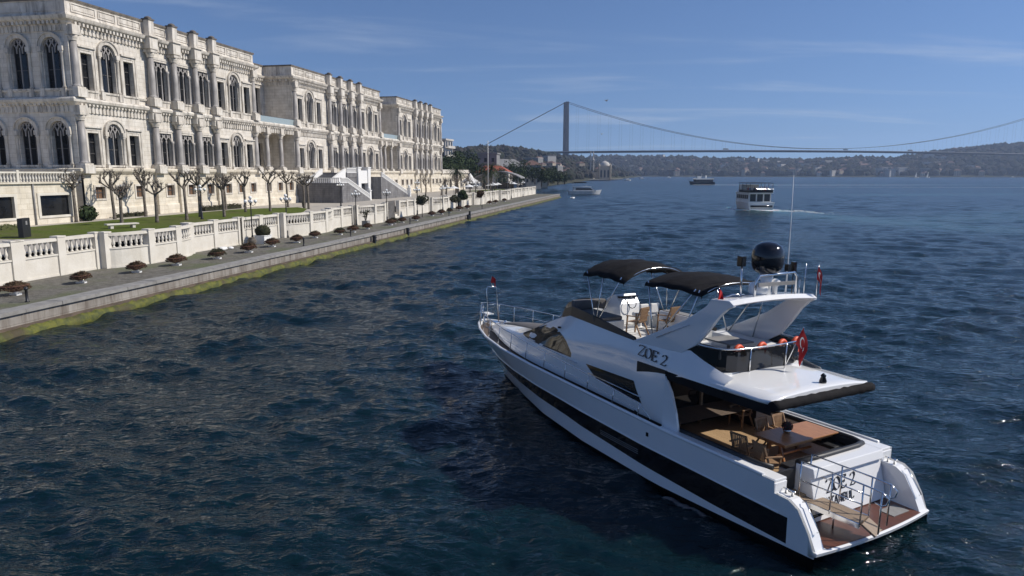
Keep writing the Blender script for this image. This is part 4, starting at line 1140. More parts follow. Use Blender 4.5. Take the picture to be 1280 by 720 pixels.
b = MB(); b.prism([(20.7, 0), (38.5, 0), (38.5, .5), (21.6, 5.0), (20.7, 5.0)], fx, 0.6, 1.1); b.box(20.7, 21.6, 1.101, 9, 0, 5.0); b.build('far_side_wall', M['stairdark'], st)
b = MB()
for k in range(24): b.box(21.6 + k * .68, 22.28 + k * .68, 1.101, 4.2, 0, 4.8 - k * .19)
b.build('far_flight', M['paving'], st)
def slope_rail(xa, za, xb, zb, y):
    b = MB(); n = int(abs(xb - xa) / .42)
    b.bar((xa, y, za + .95), (xb, y, zb + .95), .32, .16); b.bar((xa, y, za + .06), (xb, y, zb + .06), .36, .12)
    for k in range(n):
        f = (k + .5) / n; x = xa + (xb - xa) * f; z = za + (zb - za) * f; b.box(x - .09, x + .09, y - .09, y + .09, z + .12, z + .88)
    b.build('railing', M['whitepaint'], st)
slope_rail(1.6, 3.9, 12.8, .35, .25); slope_rail(-1.2, 3.9, 1.5, 3.9, .25); slope_rail(21.6, 5.0, 38.5, .5, .85); slope_rail(8.5, 5.9, 13.3, 5.9, 3.4)
b = MB(); y0 = .6
b.bar((-.95, .6, 4.85), (-.95, 9.2, 4.85), .32, .16)
for k in range(20): b.box(-1.04, -.86, .8 + k * .42, .98 + k * .42, 3.9, 4.78)
b.build('railing', M['whitepaint'], st)
for k, x in enumerate((12.9, 38.6)):
    b = MB(); b.box(x, x + .8, .1, .9, 0, 2.0); b.box(x - .1, x + .9, 0, 1.0, 2.001, 2.2); b.ball((x + .4, .5, 2.55), .36, 10, 7); b.build('newel', M['whitepaint'], st)

# low arched wing beyond the palace
wg = empty('low_wing', Q(229.6, -70, 3.28), QRZ, 'low cream single storey wing with dark arched windows beyond the palace', 'building')
hs = [(x - 1.3, x + 1.3, 0.9, 4.0) for x in (4, 11, 18, 25, 32)]
b = MB(); wall_grid(b, 0.05, 38, -.4, 6.4, hs, front, .4); b.add([(38, 0, -.4), (38, 14, -.4), (38, 14, 6.4), (38, 0, 6.4)], [(0, 1, 2, 3)]); b.add([(0.05, 0, 6.39), (38, 0, 6.39), (38, 14, 6.39), (0.05, 14, 6.39)], [(0, 1, 2, 3)])
b.build('wall', M['stone_base'], wg)
b = MB(); sweep(b, [(0.05, 0), (38, 0), (38, 14)], [(0, 5.5), (.2, 5.6), (.5, 5.9), (.5, 6.1), (.2, 6.2), (.2, 7.1), (-.3, 7.1), (-.3, 5.5)]); b.build('cornice', M['stone_trim'], wg)
wp = None
for h_ in hs:
    x = (h_[0] + h_[1]) / 2
    if wp is None:
        f = MB(); a = arc(0, 1.9, 1.3, 0, PI, 12); a = [(p, 1.9 + (q_ - 1.9) * .92) for p, q_ in a]
        for poly in (a[:7] + [(0, 3.1), (1.3, 3.1)], [(-1.3, 3.1), (0, 3.1)] + a[6:]): f.prism([(p * .999, q_) for p, q_ in poly], fy, .02, .3)
        f.box(-1.6, -1.301, -.12, .05, 0, 1.9); f.box(1.301, 1.6, -.12, .05, 0, 1.9); f.box(-1.7, 1.7, -.2, .05, -.25, -.01)
        wp = f.build('arched_window', M['stone_trim'], wg, (x, 0, .9)); g = pane(2.6, 3.1, .32, ([0], [1.5])); g.build('pane', [M['glass_dark'], M['muntin']], wp)
    else:
        c = copy_tree(wp, wg); c.location = (x, 0, .9)
# parasols on the far terrace
b = MB(); par_root = empty('parasol', (0, 0, 0))
b.tube([(0, 0, 0), (0, 0, 2.5)], .04, 5); b.build('pole', M['iron'], par_root)
b = MB(); b.lathe([(1.45, 2.2), (.8, 2.45), (.06, 2.8)], (0, 0, 0), 8, smooth=False); b.build('canopy', M['whitepaint'], par_root)
k = 0
for s in (166, 186, 192, 205, 217, 229, 241):
    o = par_root if k == 0 else copy_tree(par_root)
    o.location = Q(s, -47.5 - (k % 3) * 1.5, 3.28); tag(o, 'white open parasol in the row on the far garden terrace below the palms', 'parasol', 'white parasols on the far terrace'); k += 1
t = empty('garden_tent', Q(222, -58, 3.28), QRZ, 'white peaked garden tent left of the big palm', 'tent')
b = MB(); b.lathe([(3.3, 2.7), (3.2, 3.1), (1.2, 4.3), (.1, 5.8)], (0, 0, 0), 4, smooth=False); b.build('canopy', M['whitepaint'], t)
for x, y in ((2.2, 0), (-2.2, 0), (0, 2.2), (0, -2.2)):
    b = MB(); b.tube([(x * 1.4, y * 1.4, 0), (x * 1.4, y * 1.4, 2.7)], .06, 5); b.build('leg', M['whitepaint'], t)
t = empty('flagpole', Q(196, -46, 3.28), 0, 'tall white flagpole rising before the red roofed house', 'flagpole')
b = MB(); b.tube([(0, 0, 0), (0, 0, 14.5)], [.11, .07], 6); b.ball((0, 0, 14.6), .16, 8, 6); b.build('pole', M['whitepaint'], t)
b = MB(); b.box(-.4, .4, -.4, .4, 0, .5); b.build('base', M['wallwhite'], t)

# curved roof pavilion at the end of the quay
t = empty('pavilion', Q(262, -58, 3.0), QRZ, 'open pavilion with a grey curved roof at the end of the quay', 'pavilion')
b = MB(); secs = []
for i in range(15):
    u = -9 + 18 * i / 14; z = 6.6 - (u / 9) ** 2 * 2.4
    secs.append([(0, u, z), (9, u, z), (9, u, z + .35), (0, u, z + .35)])
b.loft(secs, closed=True, caps=True); b.build('roof', M['bluegrey'], t)
for x, y in ((.5, -8), (8.5, -8), (.5, 8), (8.5, 8), (.5, 0), (8.5, 0), (.5, -4), (.5, 4)):
    b = MB(); b.tube([(x, y, -.2), (x, y, 6.6 - (y / 9) ** 2 * 2.4)], .13, 6); b.build('column', M['bluegrey'], t)
b = MB(); b.box(2, 8, -6, 6, 0, 2.6); b.build('kiosk', M['glass_dark'], t)

# palms
def palm(s, m, h, R_, lab, seed):
    rng = random.Random(seed)
    t = empty('palm_tree', Q(s, m, 3.28), 0, lab, 'palm', 'date palms at the far end of the garden')
    b = MB(); b.tube([(0, 0, -.2), (.1, .05, h * .5), (0, 0, h)], [.48, .36, .42], 8); b.build('trunk', M['bark'], t)
    b = MB()
    for k in range(60):
        a = rng.uniform(0, 2 * PI); e0 = rng.uniform(-.5, 1.35); L_ = R_ * rng.uniform(.8, 1.1)
        d = Vector((math.cos(a), math.sin(a), 0)); p = Vector((0, 0, h)); e = e0; pts = [p.copy()]
        for q in range(6):
            p = p + (d * math.cos(e) + Vector((0, 0, math.sin(e)))) * L_ / 6; e -= .26; pts.append(p.copy())
        side_ = Vector((-d.y, d.x, 0))
        for q in range(6):
            a0, a1 = pts[q], pts[q + 1]; w = .5 * math.sin(PI * (q + .7) / 7) + .08
            for sg in (-1, 1):
                for f in range(3):
                    s0 = a0.lerp(a1, f / 3); s1 = a0.lerp(a1, f / 3 + .22); tip = s0.lerp(a1, .6) + side_ * sg * w + Vector((0, 0, -.14))
                    b.add([s0, s1, tip], [(0, 1, 2)])
    b.build('crown', M['leaf'], t)
palm(228, -52.5, 6.8, 4.4, 'biggest dark date palm with a wide round crown right of the flagpole', 1)
palm(206, -58, 6.6, 3.6, 'dark date palm behind the bare trees left of the flagpole', 2)
palm(236, -74, 8.5, 4.2, 'tall palm crown behind the low arched wing', 3)

# bare winter trees in the far garden
def bare_tree(s, m, h, lab, seed, group):
    rng = random.Random(seed)
    t = empty('bare_tree', Q(s, m, 3.28), 0, lab, 'tree', group)
    b = MB(); b.tube([(0, 0, -.2), (.1, 0, h * .22), (0, .1, h * .42)], [.22, .16, .13], 6); b.build('trunk', M['bark'], t)
    b = MB()
    def br(p, d, L_, r_, dep):
        q = p + d * L_; b.tube([p, q], [r_, r_ * .6], 4, caps=False)
        if dep:
            for k in range(3):
                v = (d + Vector((rng.gauss(0, .55), rng.gauss(0, .55), rng.gauss(.1, .35)))).normalized(); br(q if k else p + d * L_ * .6, v, L_ * rng.uniform(.6, .85), r_ * .55, dep - 1)
    for k in range(5):
        a = rng.uniform(0, 6.28); br(Vector((0, .1, h * .36)), Vector((math.cos(a) * .5, math.sin(a) * .5, .8)).normalized(), h * .22, .08, 3)
    b.build('crown', M['bark'], t)
bt = [(203, -47), (176, -50), (180, -55), (186, -52), (191, -57), (197, -50), (202, -55), (209, -50), (170, -56), (214, -56), (240, -54), (246, -50)]
for i, (s, m) in enumerate(bt):
    bare_tree(s, m, random.uniform(5.5, 8), 'bare grey winter tree in the cluster around the far garden terrace', 50 + i, 'bare winter trees in the far garden')
# ------------------------------------------------------------------ the motor yacht
psi, heel = R(31.5), R(2.0)
yh = Vector((-math.sin(psi), math.cos(psi), 0)); ysb = Vector((math.cos(psi), math.sin(psi), 0)); yup = Vector((0, 0, 1))
ysb2 = ysb * math.cos(heel) - yup * math.sin(heel); yup2 = yup * math.cos(heel) + ysb * math.sin(heel)
YM = Matrix(((yh.x, -ysb2.x, yup2.x, 8.85), (yh.y, -ysb2.y, yup2.y, 16.0), (yh.z, -ysb2.z, yup2.z, 0.0), (0, 0, 0, 1)))
yacht = empty('motor_yacht', (8.85, 16.0, 0))
yacht.rotation_euler = YM.to_3x3().to_euler()
tag(yacht, 'large white flybridge motor yacht with a black hull stripe and black canopies', 'yacht')
def on_yacht(o, x, y, z, rz=0.0):
    mw = YM @ Matrix.Translation((x, y, z)) @ Matrix.Rotation(rz, 4, 'Z')
    o.location = mw.to_translation(); o.rotation_euler = mw.to_3x3().to_euler(); return o

M['gel'] = mk('white_gelcoat', (0.84, 0.84, 0.83), (0.81, 0.81, 0.80), 0.10, scale=0.6, spec=0.5, coat=0.35)
M['gelmatte'] = mk('nonslip_white', (0.74, 0.74, 0.72), (0.68, 0.68, 0.66), 0.5, scale=2.0)
M['blackgloss'] = mk('black_hull_paint', (0.006, 0.006, 0.007), None, 0.08, spec=0.5)
M['boot'] = mk('antifouling_shade', (0.004, 0.004, 0.005), None, 0.8, spec=0.05)  # bottom paint, its black also painted in as shade under the stern platform
M['tint'] = mk('tinted_screen', (0.010, 0.009, 0.009), None, 0.05, spec=0.6)
M['tintdull'] = mk('dull_tinted_screen', (0.012, 0.010, 0.009), None, 0.35, spec=0.35)
M['tintb'] = mk('windscreen_cover', (0.075, 0.062, 0.055), (0.055, 0.045, 0.04), 0.55, scale=5)
M['teak'] = mk_bands('cockpit_teak', (0.50, 0.34, 0.19), (0.36, 0.235, 0.125), 1, 0.075, 0.10, 0.6)
M['teakgrey'] = mk_bands('side_deck_teak', (0.16, 0.115, 0.085), (0.10, 0.075, 0.055), 1, 0.06, 0.12, 0.7)
M['teakred'] = mk_bands('platform_teak', (0.15, 0.055, 0.032), (0.085, 0.034, 0.023), 1, 0.08, 0.10, 0.35)
M['teakplank'] = mk_bands('gangway_teak', (0.30, 0.22, 0.15), (0.22, 0.155, 0.10), 1, 0.06, 0.1, 0.6)
M['teakfur'] = mk('teak_furniture', (0.45, 0.215, 0.085), (0.33, 0.145, 0.055), 0.35, scale=3, stretch=(1, 6, 6), detail=6)
M['teakchair'] = mk('weathered_teak', (0.36, 0.225, 0.125), (0.24, 0.145, 0.08), 0.6, scale=5, stretch=(1, 1, 4))
M['steel'] = mk('stainless_steel', (0.72, 0.72, 0.72), None, 0.16, metal=1.0)
M['canvas'] = mk('black_canvas', (0.012, 0.011, 0.012), (0.019, 0.018, 0.018), 0.85, scale=2.0, bump=0.35, bscale=7, spec=0.12)
M['vinyl'] = mk('black_vinyl', (0.015, 0.015, 0.017), (0.025, 0.025, 0.027), 0.5, scale=3)
M['greycush'] = mk('grey_cushion', (0.10, 0.095, 0.09), (0.14, 0.13, 0.125), 0.8, scale=3)
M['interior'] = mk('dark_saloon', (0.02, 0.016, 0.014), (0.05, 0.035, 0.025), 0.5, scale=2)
M['red'] = mk('red_cloth', (0.52, 0.015, 0.018), (0.40, 0.01, 0.012), 0.7, scale=2)
M['orange'] = mk('orange_ring', (0.68, 0.09, 0.03), None, 0.5)
M['letter'] = mk('black_lettering', (0.012, 0.012, 0.014), None, 0.3)
M['domeblack'] = mk('gloss_black_dome', (0.010, 0.010, 0.013), None, 0.09, spec=0.5, coat=0.3)

GY = [(0, 2.40), (1.15, 2.44), (5, 2.40), (9, 2.38), (12, 2.33), (14.5, 2.10), (16.5, 1.68), (18, 1.15), (19, .66), (19.45, .33), (19.68, 0.02)]
GZ = [(1.15, 1.72), (5, 1.72), (9, 1.87), (12, 1.97), (15, 2.03), (19.68, 2.12)]
WZ = [(0.0, .40), (.05, .44), (.2, .80), (.5, 1.26), (.75, 1.40), (1.14, 1.42), (1.15, 1.72)]
WY = [(0, 2.36), (3, 2.36), (5.6, 2.32), (9, 2.10), (12, 1.64), (14.4, 1.0), (16.3, .42), (17.56, 0.01)]
def gz(x): return interp(x, GZ) if x >= 1.15 else interp(x, WZ)
def xwl(x): return x if x < 10 else 10 + (x - 10) * (7.56 / 9.68)
SLO = [(0, .30), (3, .34), (6, .42), (10, .62), (13, .70), (16, .72), (19.68, .80)]
SHI = [(0, .95), (3, .99), (6, 1.02), (10, 1.14), (13, 1.20), (16, 1.22), (19.68, 1.24)]
def hull_pt(xg, z):
    """port side surface point at station xg, height z."""
    top = max(gz(max(xg, 1.2)), .5); t = z / top
    yw, yg, xw = interp(xwl(xg), WY), interp(xg, GY), xwl(xg)
    if z <= 0: return (xw - .12 * (-z), max(0.01, yw * (1 + .45 * z)), z)
    return (xw + (xg - xw) * t, yw + (yg - yw) * (t ** 1.25), z)
XS = [0.0, 0.05, .12, .2, .35, .5, .62, .75, .751, 1.0, 1.14, 1.1501] + [1.5 + .5 * i for i in range(26)] + [14.5 + .25 * i for i in range(16)] + [18.5, 18.75, 19, 19.2, 19.35, 19.5, 19.6, 19.68]
b = MB()
for sg in (1, -1):
    secs = []
    for x in XS:
        top = gz(x); lo, hi = interp(x, SLO), interp(x, SHI)
        bt = interp(x, [(0, .27), (5, .06), (19, .05)]); zs = [-.6, -.3, 0.0, bt, bt + .04, lo, hi, hi + .02, max(hi + .1, top - .10), top]
        zs = [min(z, top - .0005 * (10 - i)) for i, z in enumerate(zs)]
        secs.append([(p[0], sg * p[1], p[2]) for p in (hull_pt(x, z) for z in zs)])
    def pick(i, j):
        if j < 3: return 2
        if j == 5 and .74 < XS[i]: return 1
        return 0
    b.loft(secs, mats=pick, smooth=True)
b.build('hull', [M['gel'], M['blackgloss'], M['boot']], yacht)
# moulding lines: rubbing strake and cap rail
for sg in (1, -1):
    b = MB(); pts = []
    for x in [x for x in XS if x >= 1.2]:
        p = hull_pt(x, gz(x)); pts.append((p[0] + (.03 if x > 19 else 0), sg * (p[1] - .04), p[2] + .02))
    b.tube(pts, .055, 8); b.build('cap_rail', M['gel'], yacht)
    b = MB(); pts = [(hull_pt(x, interp(x, SHI) + .02)) for x in XS if .8 < x < 19.6]
    b.tube([(p[0], sg * (p[1] + .004), p[2]) for p in pts], .022, 6); b.build('hull_moulding', M['gel'], yacht)
    b = MB()
    for dz in (-.06, .0, .06):
        pts = [hull_pt(x, .74 + dz) for x in (6.0, 6.6, 7.2, 7.9)]; b.tube([(p[0], sg * (p[1] + .002), p[2]) for p in pts], .010, 5)
    b.build('hull_vent', M['bluegrey'], yacht)
    b = MB(); p = hull_pt(5.6, 1.42); b.box(p[0] - .05, p[0] + .05, sg * p[1] - .012, sg * p[1] + .012, 1.36, 1.48); b.build('hull_fitting', M['blackgloss'], yacht)

# decks
b = MB(); secs = []
for x in [5.4 + .3 * i for i in range(47)] + [19.55]:
    y = max(.02, interp(x, GY) - .10); z = gz(x) - .14
    secs.append([(x, y, z), (x, y * .5, z + .02), (x, 0, z + .03), (x, -y * .5, z + .02), (x, -y, z)])
b.loft(secs, smooth=True); b.build('fore_deck', M['teakgrey'], yacht)
# cabin sides and trunk
ST = [  # x, base, mid, upper, edge, centre height (None where the flybridge well is open)
    (18.25, (.36, 2.04), (.35, 2.10), (.31, 2.15), (.22, 2.19), 2.20), (17.6, (.62, 2.02), (.60, 2.14), (.55, 2.24), (.46, 2.30), 2.33),
    (16.5, (1.02, 2.0), (.98, 2.2), (.92, 2.36), (.80, 2.45), 2.50), (15.4, (1.36, 1.97), (1.31, 2.24), (1.23, 2.46), (1.10, 2.56), 2.62),
    (14.3, (1.62, 1.95), (1.54, 2.27), (1.44, 2.52), (1.30, 2.64), 2.72), (13.6, (1.73, 1.93), (1.64, 2.32), (1.48, 2.66), (1.30, 2.88), 3.00),
    (12.6, (1.85, 1.92), (1.74, 2.42), (1.50, 2.98), (1.22, 3.36), 3.52), (11.9, (1.89, 1.90), (1.79, 2.48), (1.58, 3.14), (1.27, 3.64), 3.86),
    (11.5, (1.90, 1.90), (1.82, 2.5), (1.63, 3.2), (1.30, 3.80), None), (10.85, (1.93, 1.88), (1.86, 2.52), (1.72, 3.25), (1.42, 3.98), None),
    (9.9, (1.95, 1.86), (1.93, 2.5), (1.82, 3.22), (1.56, 3.98), None), (9, (1.97, 1.84), (1.98, 2.5), (1.88, 3.2), (1.66, 3.96), None),
    (8, (1.99, 1.81), (2.02, 2.5), (1.94, 3.2), (1.75, 3.93), None), (7, (2.0, 1.78), (2.06, 2.5), (1.98, 3.2), (1.82, 3.90), None),
    (6.1, (2.03, 1.76), (2.09, 2.5), (2.01, 3.2), (1.83, 3.92), None), (5.3, (2.06, 1.74), (2.11, 2.5), (2.03, 3.2), (1.82, 3.96), None)]
def side_y(x, z):
    tab = sorted([(s[0], s) for s in ST])
    xs = [t[0] for t in tab]
    x = min(max(x, xs[0]), xs[-1])
    i = max(0, min(len(xs) - 2, int(np.searchsorted(xs, x)) - 1)); f = (x - xs[i]) / (xs[i + 1] - xs[i])
    def yat(s): return interp(z, [(s[k][1], s[k][0]) for k in (1, 2, 3, 4)])
    return yat(tab[i][1]) * (1 - f) + yat(tab[i + 1][1]) * f
b = MB()
for sg in (1, -1):
    secs = []
    for s in ST:
        pts = []
        for k in (1, 2, 3, 4):
            if k > 1:
                a, c = s[k - 1], s[k]
                pts.append((s[0], sg * (a[0] + c[0]) / 2 + sg * .012, (a[1] + c[1]) / 2))
            pts.append((s[0], sg * s[k][0], s[k][1]))
        secs.append(pts)
    b.loft(secs, smooth=True)
secs = []
for s in ST[:8]:
    e = s[4]; secs.append([(s[0], e[0], e[1]), (s[0], e[0] * .75, e[1] * .35 + s[5] * .65), (s[0], 0, s[5]), (s[0], -e[0] * .75, e[1] * .35 + s[5] * .65), (s[0], -e[0], e[1])])
b.loft(secs, smooth=True)
b.add([(18.25, .36, 2.0), (18.25, -.36, 2.0), (18.25, -.22, 2.19), (18.25, .22, 2.19)], [(0, 1, 2, 3)])
# shoulders falling from the flybridge to the aft roof
for sg in (1, -1):
    secs = [[(5.3, sg * 2.03, 3.2), (5.3, sg * 2.03, 3.36), (5.3, sg * 1.95, 3.6), (5.3, sg * 1.82, 3.96)],
            [(4.7, sg * 2.08, 3.33), (4.7, sg * 2.06, 3.42), (4.7, sg * 1.98, 3.62), (4.7, sg * 1.79, 4.06)],
            [(4.2, sg * 2.09, 3.34), (4.2, sg * 2.07, 3.42), (4.2, sg * 2.0, 3.56), (4.2, sg * 1.78, 3.88)],
            [(3.6, sg * 2.09, 3.34), (3.6, sg * 2.07, 3.43), (3.6, sg * 2.0, 3.54), (3.6, sg * 1.74, 3.70)],
            [(3.2, sg * 2.09, 3.34), (3.2, sg * 2.07, 3.43), (3.2, sg * 1.98, 3.52), (3.2, sg * 1.7, 3.62)]]
    b.loft(secs, smooth=True)
    # raked trailing panel of the cabin side
    b.prism([(5.31, 1.70), (4.66, 1.70), (4.80, 2.25), (5.02, 2.80), (5.31, 3.2)], lambda u, v, h: (u, sg * h, v), 2.03, 2.11)
b.build('cabin', M['gel'], yacht)
# sun pad and windscreen cover on the trunk
b = MB(); secs = []
for x, w, z in ((17.5, .32, 2.37), (16.5, .55, 2.53), (15.4, .78, 2.65), (14.5, .98, 2.73)):
    secs.append([(x, -w, z - .05), (x, -w * .8, z + .03), (x, w * .35, z + .04), (x, w * .5, z - .02)])
b.loft(secs, smooth=True); b.build('sun_pad', M['greycush'], yacht)
b = MB(); secs = []
for k in range(8):
    x = 14.25 - k * .22
    tab = sorted([(s[0], s[4][0], s[4][1], s[5]) for s in ST[:8]])
    ey = interp(x, [(t[0], t[1]) for t in tab]); ez = interp(x, [(t[0], t[2]) for t in tab]); cz = interp(x, [(t[0], t[3]) for t in tab])
    secs.append([(x, sg_ * ey * f, (ez * (1 - w) + cz * w) + .02) for sg_, f, w in ((1, .98, .05), (1, .72, .68), (1, .3, .97), (-1, .3, .97), (-1, .72, .68), (-1, .98, .05))])
b.loft(secs, smooth=True); b.build('windscreen', M['tintb'], yacht)
# side glass
def side_panel(name, poly_top, poly_bot, mat, sg, off=.012, n=16):
    b = MB(); secs = []
    for k in range(n + 1):
        t = k / n
        xt = poly_top[0][0] + (poly_top[-1][0] - poly_top[0][0]) * t; zt = interp(-xt, [(-p[0], p[1]) for p in poly_top])
        xb = poly_bot[0][0] + (poly_bot[-1][0] - poly_bot[0][0]) * t; zb = interp(-xb, [(-p[0], p[1]) for p in poly_bot])
        row = []
        for q in range(6):
            f = q / 5; x = xb + (xt - xb) * f; z = zb + (zt - zb) * f
            row.append((x, sg * (side_y(x, z) + off), z))
        secs.append(row)
    b.loft(secs, smooth=True); return b.build(name, mat, yacht)
for sg in (1, -1):
    f = side_panel('side_window_frame', [(13.98, 2.73), (13.2, 3.06), (12.5, 3.33), (11.6, 3.40), (10.9, 3.28), (10.5, 3.1), (10.1, 2.80)], [(13.98, 2.66), (13.0, 2.62), (11.5, 2.64), (10.1, 2.66)], M['blackgloss'], sg, .014)
    side_panel('side_window', [(13.8, 2.74), (13.1, 3.00), (12.5, 3.25), (11.6, 3.33), (10.95, 3.20), (10.3, 2.83)], [(13.8, 2.69), (13.0, 2.67), (11.5, 2.69), (10.3, 2.72)], M['tint'], sg, .020)
    side_panel('saloon_window', [(9.17, 2.66), (6.66, 2.72)], [(8.45, 2.28), (6.25, 2.12)], M['tint'], sg, .014)
# flybridge: floor, inner walls, dark wrap-round screen
edge = [(s[0], s[4][0], s[4][1]) for s in ST if s[5] is None]
front_arc = [(11.62, 1.22, 3.84), (11.82, .95, 3.92), (11.96, .6, 3.97), (12.02, .25, 4.0)]
ring = [(x, y, z) for x, y, z in reversed(edge)]           # aft -> forward, port side
ring = ring + front_arc
full = ring + [(x, -y, z) for x, y, z in reversed(ring)]
b = MB()
b.loft([[(x, y * .99, z - .02), (x - (.12 if x > 11.6 else 0), y * .93, z - .03), (x - (.2 if x > 11.6 else 0), y * .90, 3.60)] for x, y, z in full])
b.add([(x - (.2 if x > 11.6 else 0), y * .90, 3.601) for x, y, z in full], [tuple(range(len(full)))])
b.box(3.6, 5.4, -1.70, 1.70, 3.40, 3.63)
b.build('flybridge_floor', M['gelmatte'], yacht)
b = MB(); secs = []
tops = lambda x: interp(x, [(6.8, .05), (8, .16), (9.4, .26), (10.8, .32), (12.1, .33)])
for x, y, z in full:
    if x < 6.9: continue
    h_ = tops(x); d = Vector((x - 9.2, y, 0)).normalized() * .10
    inx = -.30 * h_ if x > 11 else 0
    secs.append([(x + .012, y * 1.008, z - .02), (x + inx, y * (1 - .10 * h_), z + h_), (x + inx - .02, y * (1 - .10 * h_) * .985, z + h_ + .02), (x - .03, y * .965, z - .02)])
b.loft(secs, closed=True, caps=True, smooth=False); b.build('wind_screen_band', M['tintdull'], yacht)

# roof over the cockpit
b = MB(); secs = []
for x, w, ze, zc_ in ((1.72, 1.97, 3.44, 3.54), (1.78, 2.03, 3.47, 3.57), (2.1, 2.08, 3.44, 3.56), (2.8, 2.09, 3.45, 3.60), (3.6, 2.09, 3.46, 3.66), (5.4, 1.94, 3.41, 3.5), (6.7, 1.88, 3.40, 3.48)):
    row = [(x, w - .03, 3.33), (x, w, ze - .05), (x, w - .04, ze)]
    for q in range(1, 8):
        t = 1 - q / 4; row.append((x, (w - .10) * t, ze + .02 + (zc_ - ze - .02) * (1 - t * t)))
    row += [(x, -w + .04, ze), (x, -w, ze - .05), (x, -w + .03, 3.33)]
    secs.append(row)
b.loft(secs, closed=True, caps=True, smooth=True); b.build('cockpit_roof', M['gel'], yacht)
b = MB()
pts = [(1.68, 2.06 - 4.12 * k / 24, 3.33 + .012 * math.sin(k * 2.3)) for k in range(25)]
b.tube(pts, [.13 + .012 * math.sin(k * 3.1) for k in range(25)], 9); b.build('awning_roll', M['canvas'], yacht)
b = MB(); b.box(1.72, 5.35, 2.02, 2.06, 3.10, 3.34); b.build('side_valance', M['canvas'], yacht)  # rolled side curtain; its black also paints in the roof's underside shade
b = MB(); b.tube([(1.8, -2.0, 3.31), (5.3, -2.0, 3.31)], .05, 7); b.build('side_valance', M['canvas'], yacht)
b = MB(); b.lathe([(.09, 0), (.10, .05), (.06, .16), (.075, .2), (.02, .26)], (2.0, -.35, 3.56), 10); b.build('roof_fitting', M['blackgloss'], yacht)

# rear flybridge screen and its rail
path = [(5.0, 1.80), (4.7, 1.78), (4.2, 1.76), (3.85, 1.68), (3.66, 1.5), (3.55, 1.2), (3.50, .6), (3.49, 0)]
path = path + [(x, -y) for x, y in reversed(path[:-1])]
def rz0(x): return interp(x, [(3.45, 3.62), (3.7, 3.70), (4.2, 3.86), (4.7, 4.0), (5, 4.0)])
b = MB(); b.loft([[(x, y, rz0(x)), (x - .02, y * 1.01, 4.23), (x + .02, y * .99, 4.24), (x + .03, y * .98, rz0(x))] for x, y in path], closed=True, caps=True, smooth=False); b.build('rear_screen', M['tint'], yacht)
b = MB(); b.tube([(x - .01, y * 1.0, 4.28) for x, y in path], .024, 7); b.build('rear_rail', M['steel'], yacht)
for y in (.75, -.75):
    b = MB(); x = interp(abs(y), [(0, 3.47), (.75, 3.49), (1.5, 3.63)]); b.tube([(x, y, 3.62), (x, y, 4.28)], .02, 6); b.build('rear_stanchion', M['steel'], yacht)

# radar arch
b = MB()
leg = [(7.05, 3.86), (6.0, 4.36), (5.0, 4.86), (4.3, 5.36), (4.05, 5.60), (3.45, 5.62), (3.36, 5.50), (3.55, 5.40), (3.78, 5.18), (4.15, 4.66), (4.50, 4.24), (4.8, 4.06), (5.0, 3.92), (6.0, 3.86)]
def legy(z): return interp(z, [(3.8, 1.84), (4.3, 1.83), (5.7, 1.74)])
for sg in (1, -1):
    b.prism(leg, lambda u, v, h: (u, sg * (legy(v) - h), v), 0.0, .13)
secs = []
for k in range(13):
    y = 1.75 - 3.5 * k / 12; cz = .07 * (1 - (y / 1.75) ** 2)
    secs.append([(4.25, y, 5.42 + cz), (4.12, y, 5.60 + cz), (3.5, y, 5.64 + cz), (3.34, y, 5.54 + cz), (3.5, y, 5.47 + cz), (3.9, y, 5.40 + cz)])
b.loft(secs, closed=True, caps=True, smooth=False)
b.build('radar_arch', M['gel'], yacht, bevel=.02)
b = MB()
b.lathe([(.19, 6.27), (.28, 6.30), (.37, 6.37), (.42, 6.5), (.44, 6.66), (.44, 6.76), (.415, 6.92), (.34, 7.05), (.20, 7.13), (.01, 7.16)], (3.78, 0.0, 0), 28)
dome = b.build('satellite_dome', M['domeblack'], yacht)
b = MB(); b.lathe([(.16, 5.70), (.14, 6.0), (.2, 6.27)], (3.78, 0, 0), 12); b.build('pedestal', M['gel'], dome)
b = MB(); b.tube([(3.55, .72, 5.68), (3.52, .72, 6.12), (3.52, .60, 6.26), (3.52, -.85, 6.30), (3.52, -.98, 6.18), (3.55, -1.0, 5.66)], .035, 8); b.build('mast_frame', M['steel'], yacht)
b = MB(); b.box(3.5, 3.54, -.9, .62, 5.96, 6.06); b.build('frame_board', M['bluegrey'], yacht)
b = MB(); b.lathe([(.22, 5.68), (.27, 5.75), (.27, 5.92), (.2, 6.0), (.02, 6.03)], (3.9, .15, 0), 16); b.build('radar', M['gel'], yacht)
b = MB(); b.lathe([(.07, 5.65), (.07, 5.9), (.13, 5.95), (.13, 6.07), (.05, 6.12)], (3.7, -.30, 0), 12); b.build('camera_ball', M['gel'], yacht)
b = MB(); b.tube([(3.75, 1.02, 5.6), (3.8, 1.02, 6.6)], .03, 6); hm = b.build('light_mast', M['steel'], yacht)
b = MB(); b.box(3.72, 3.9, .93, 1.11, 6.5, 6.78); b.build('lamp_head', M['blackgloss'], hm, bevel=.02)
b = MB(); b.tube([(3.87, -1.0, 5.62), (3.87, -1.0, 6.45), (3.90, -1.02, 7.6), (3.97, -1.06, 9.0)], [.026, .016, .010, .006], 6); b.build('antenna', M['gel'], yacht)
b = MB(); b.box(3.8, 3.92, -1.32, -1.2, 6.2, 6.55); b.tube([(3.86, -1.26, 5.6), (3.86, -1.26, 6.2)], .02, 6); b.box(3.78, 3.9, -1.05, -.9, 6.3, 6.5); b.build('mast_sensor', M['blackgloss'], yacht)
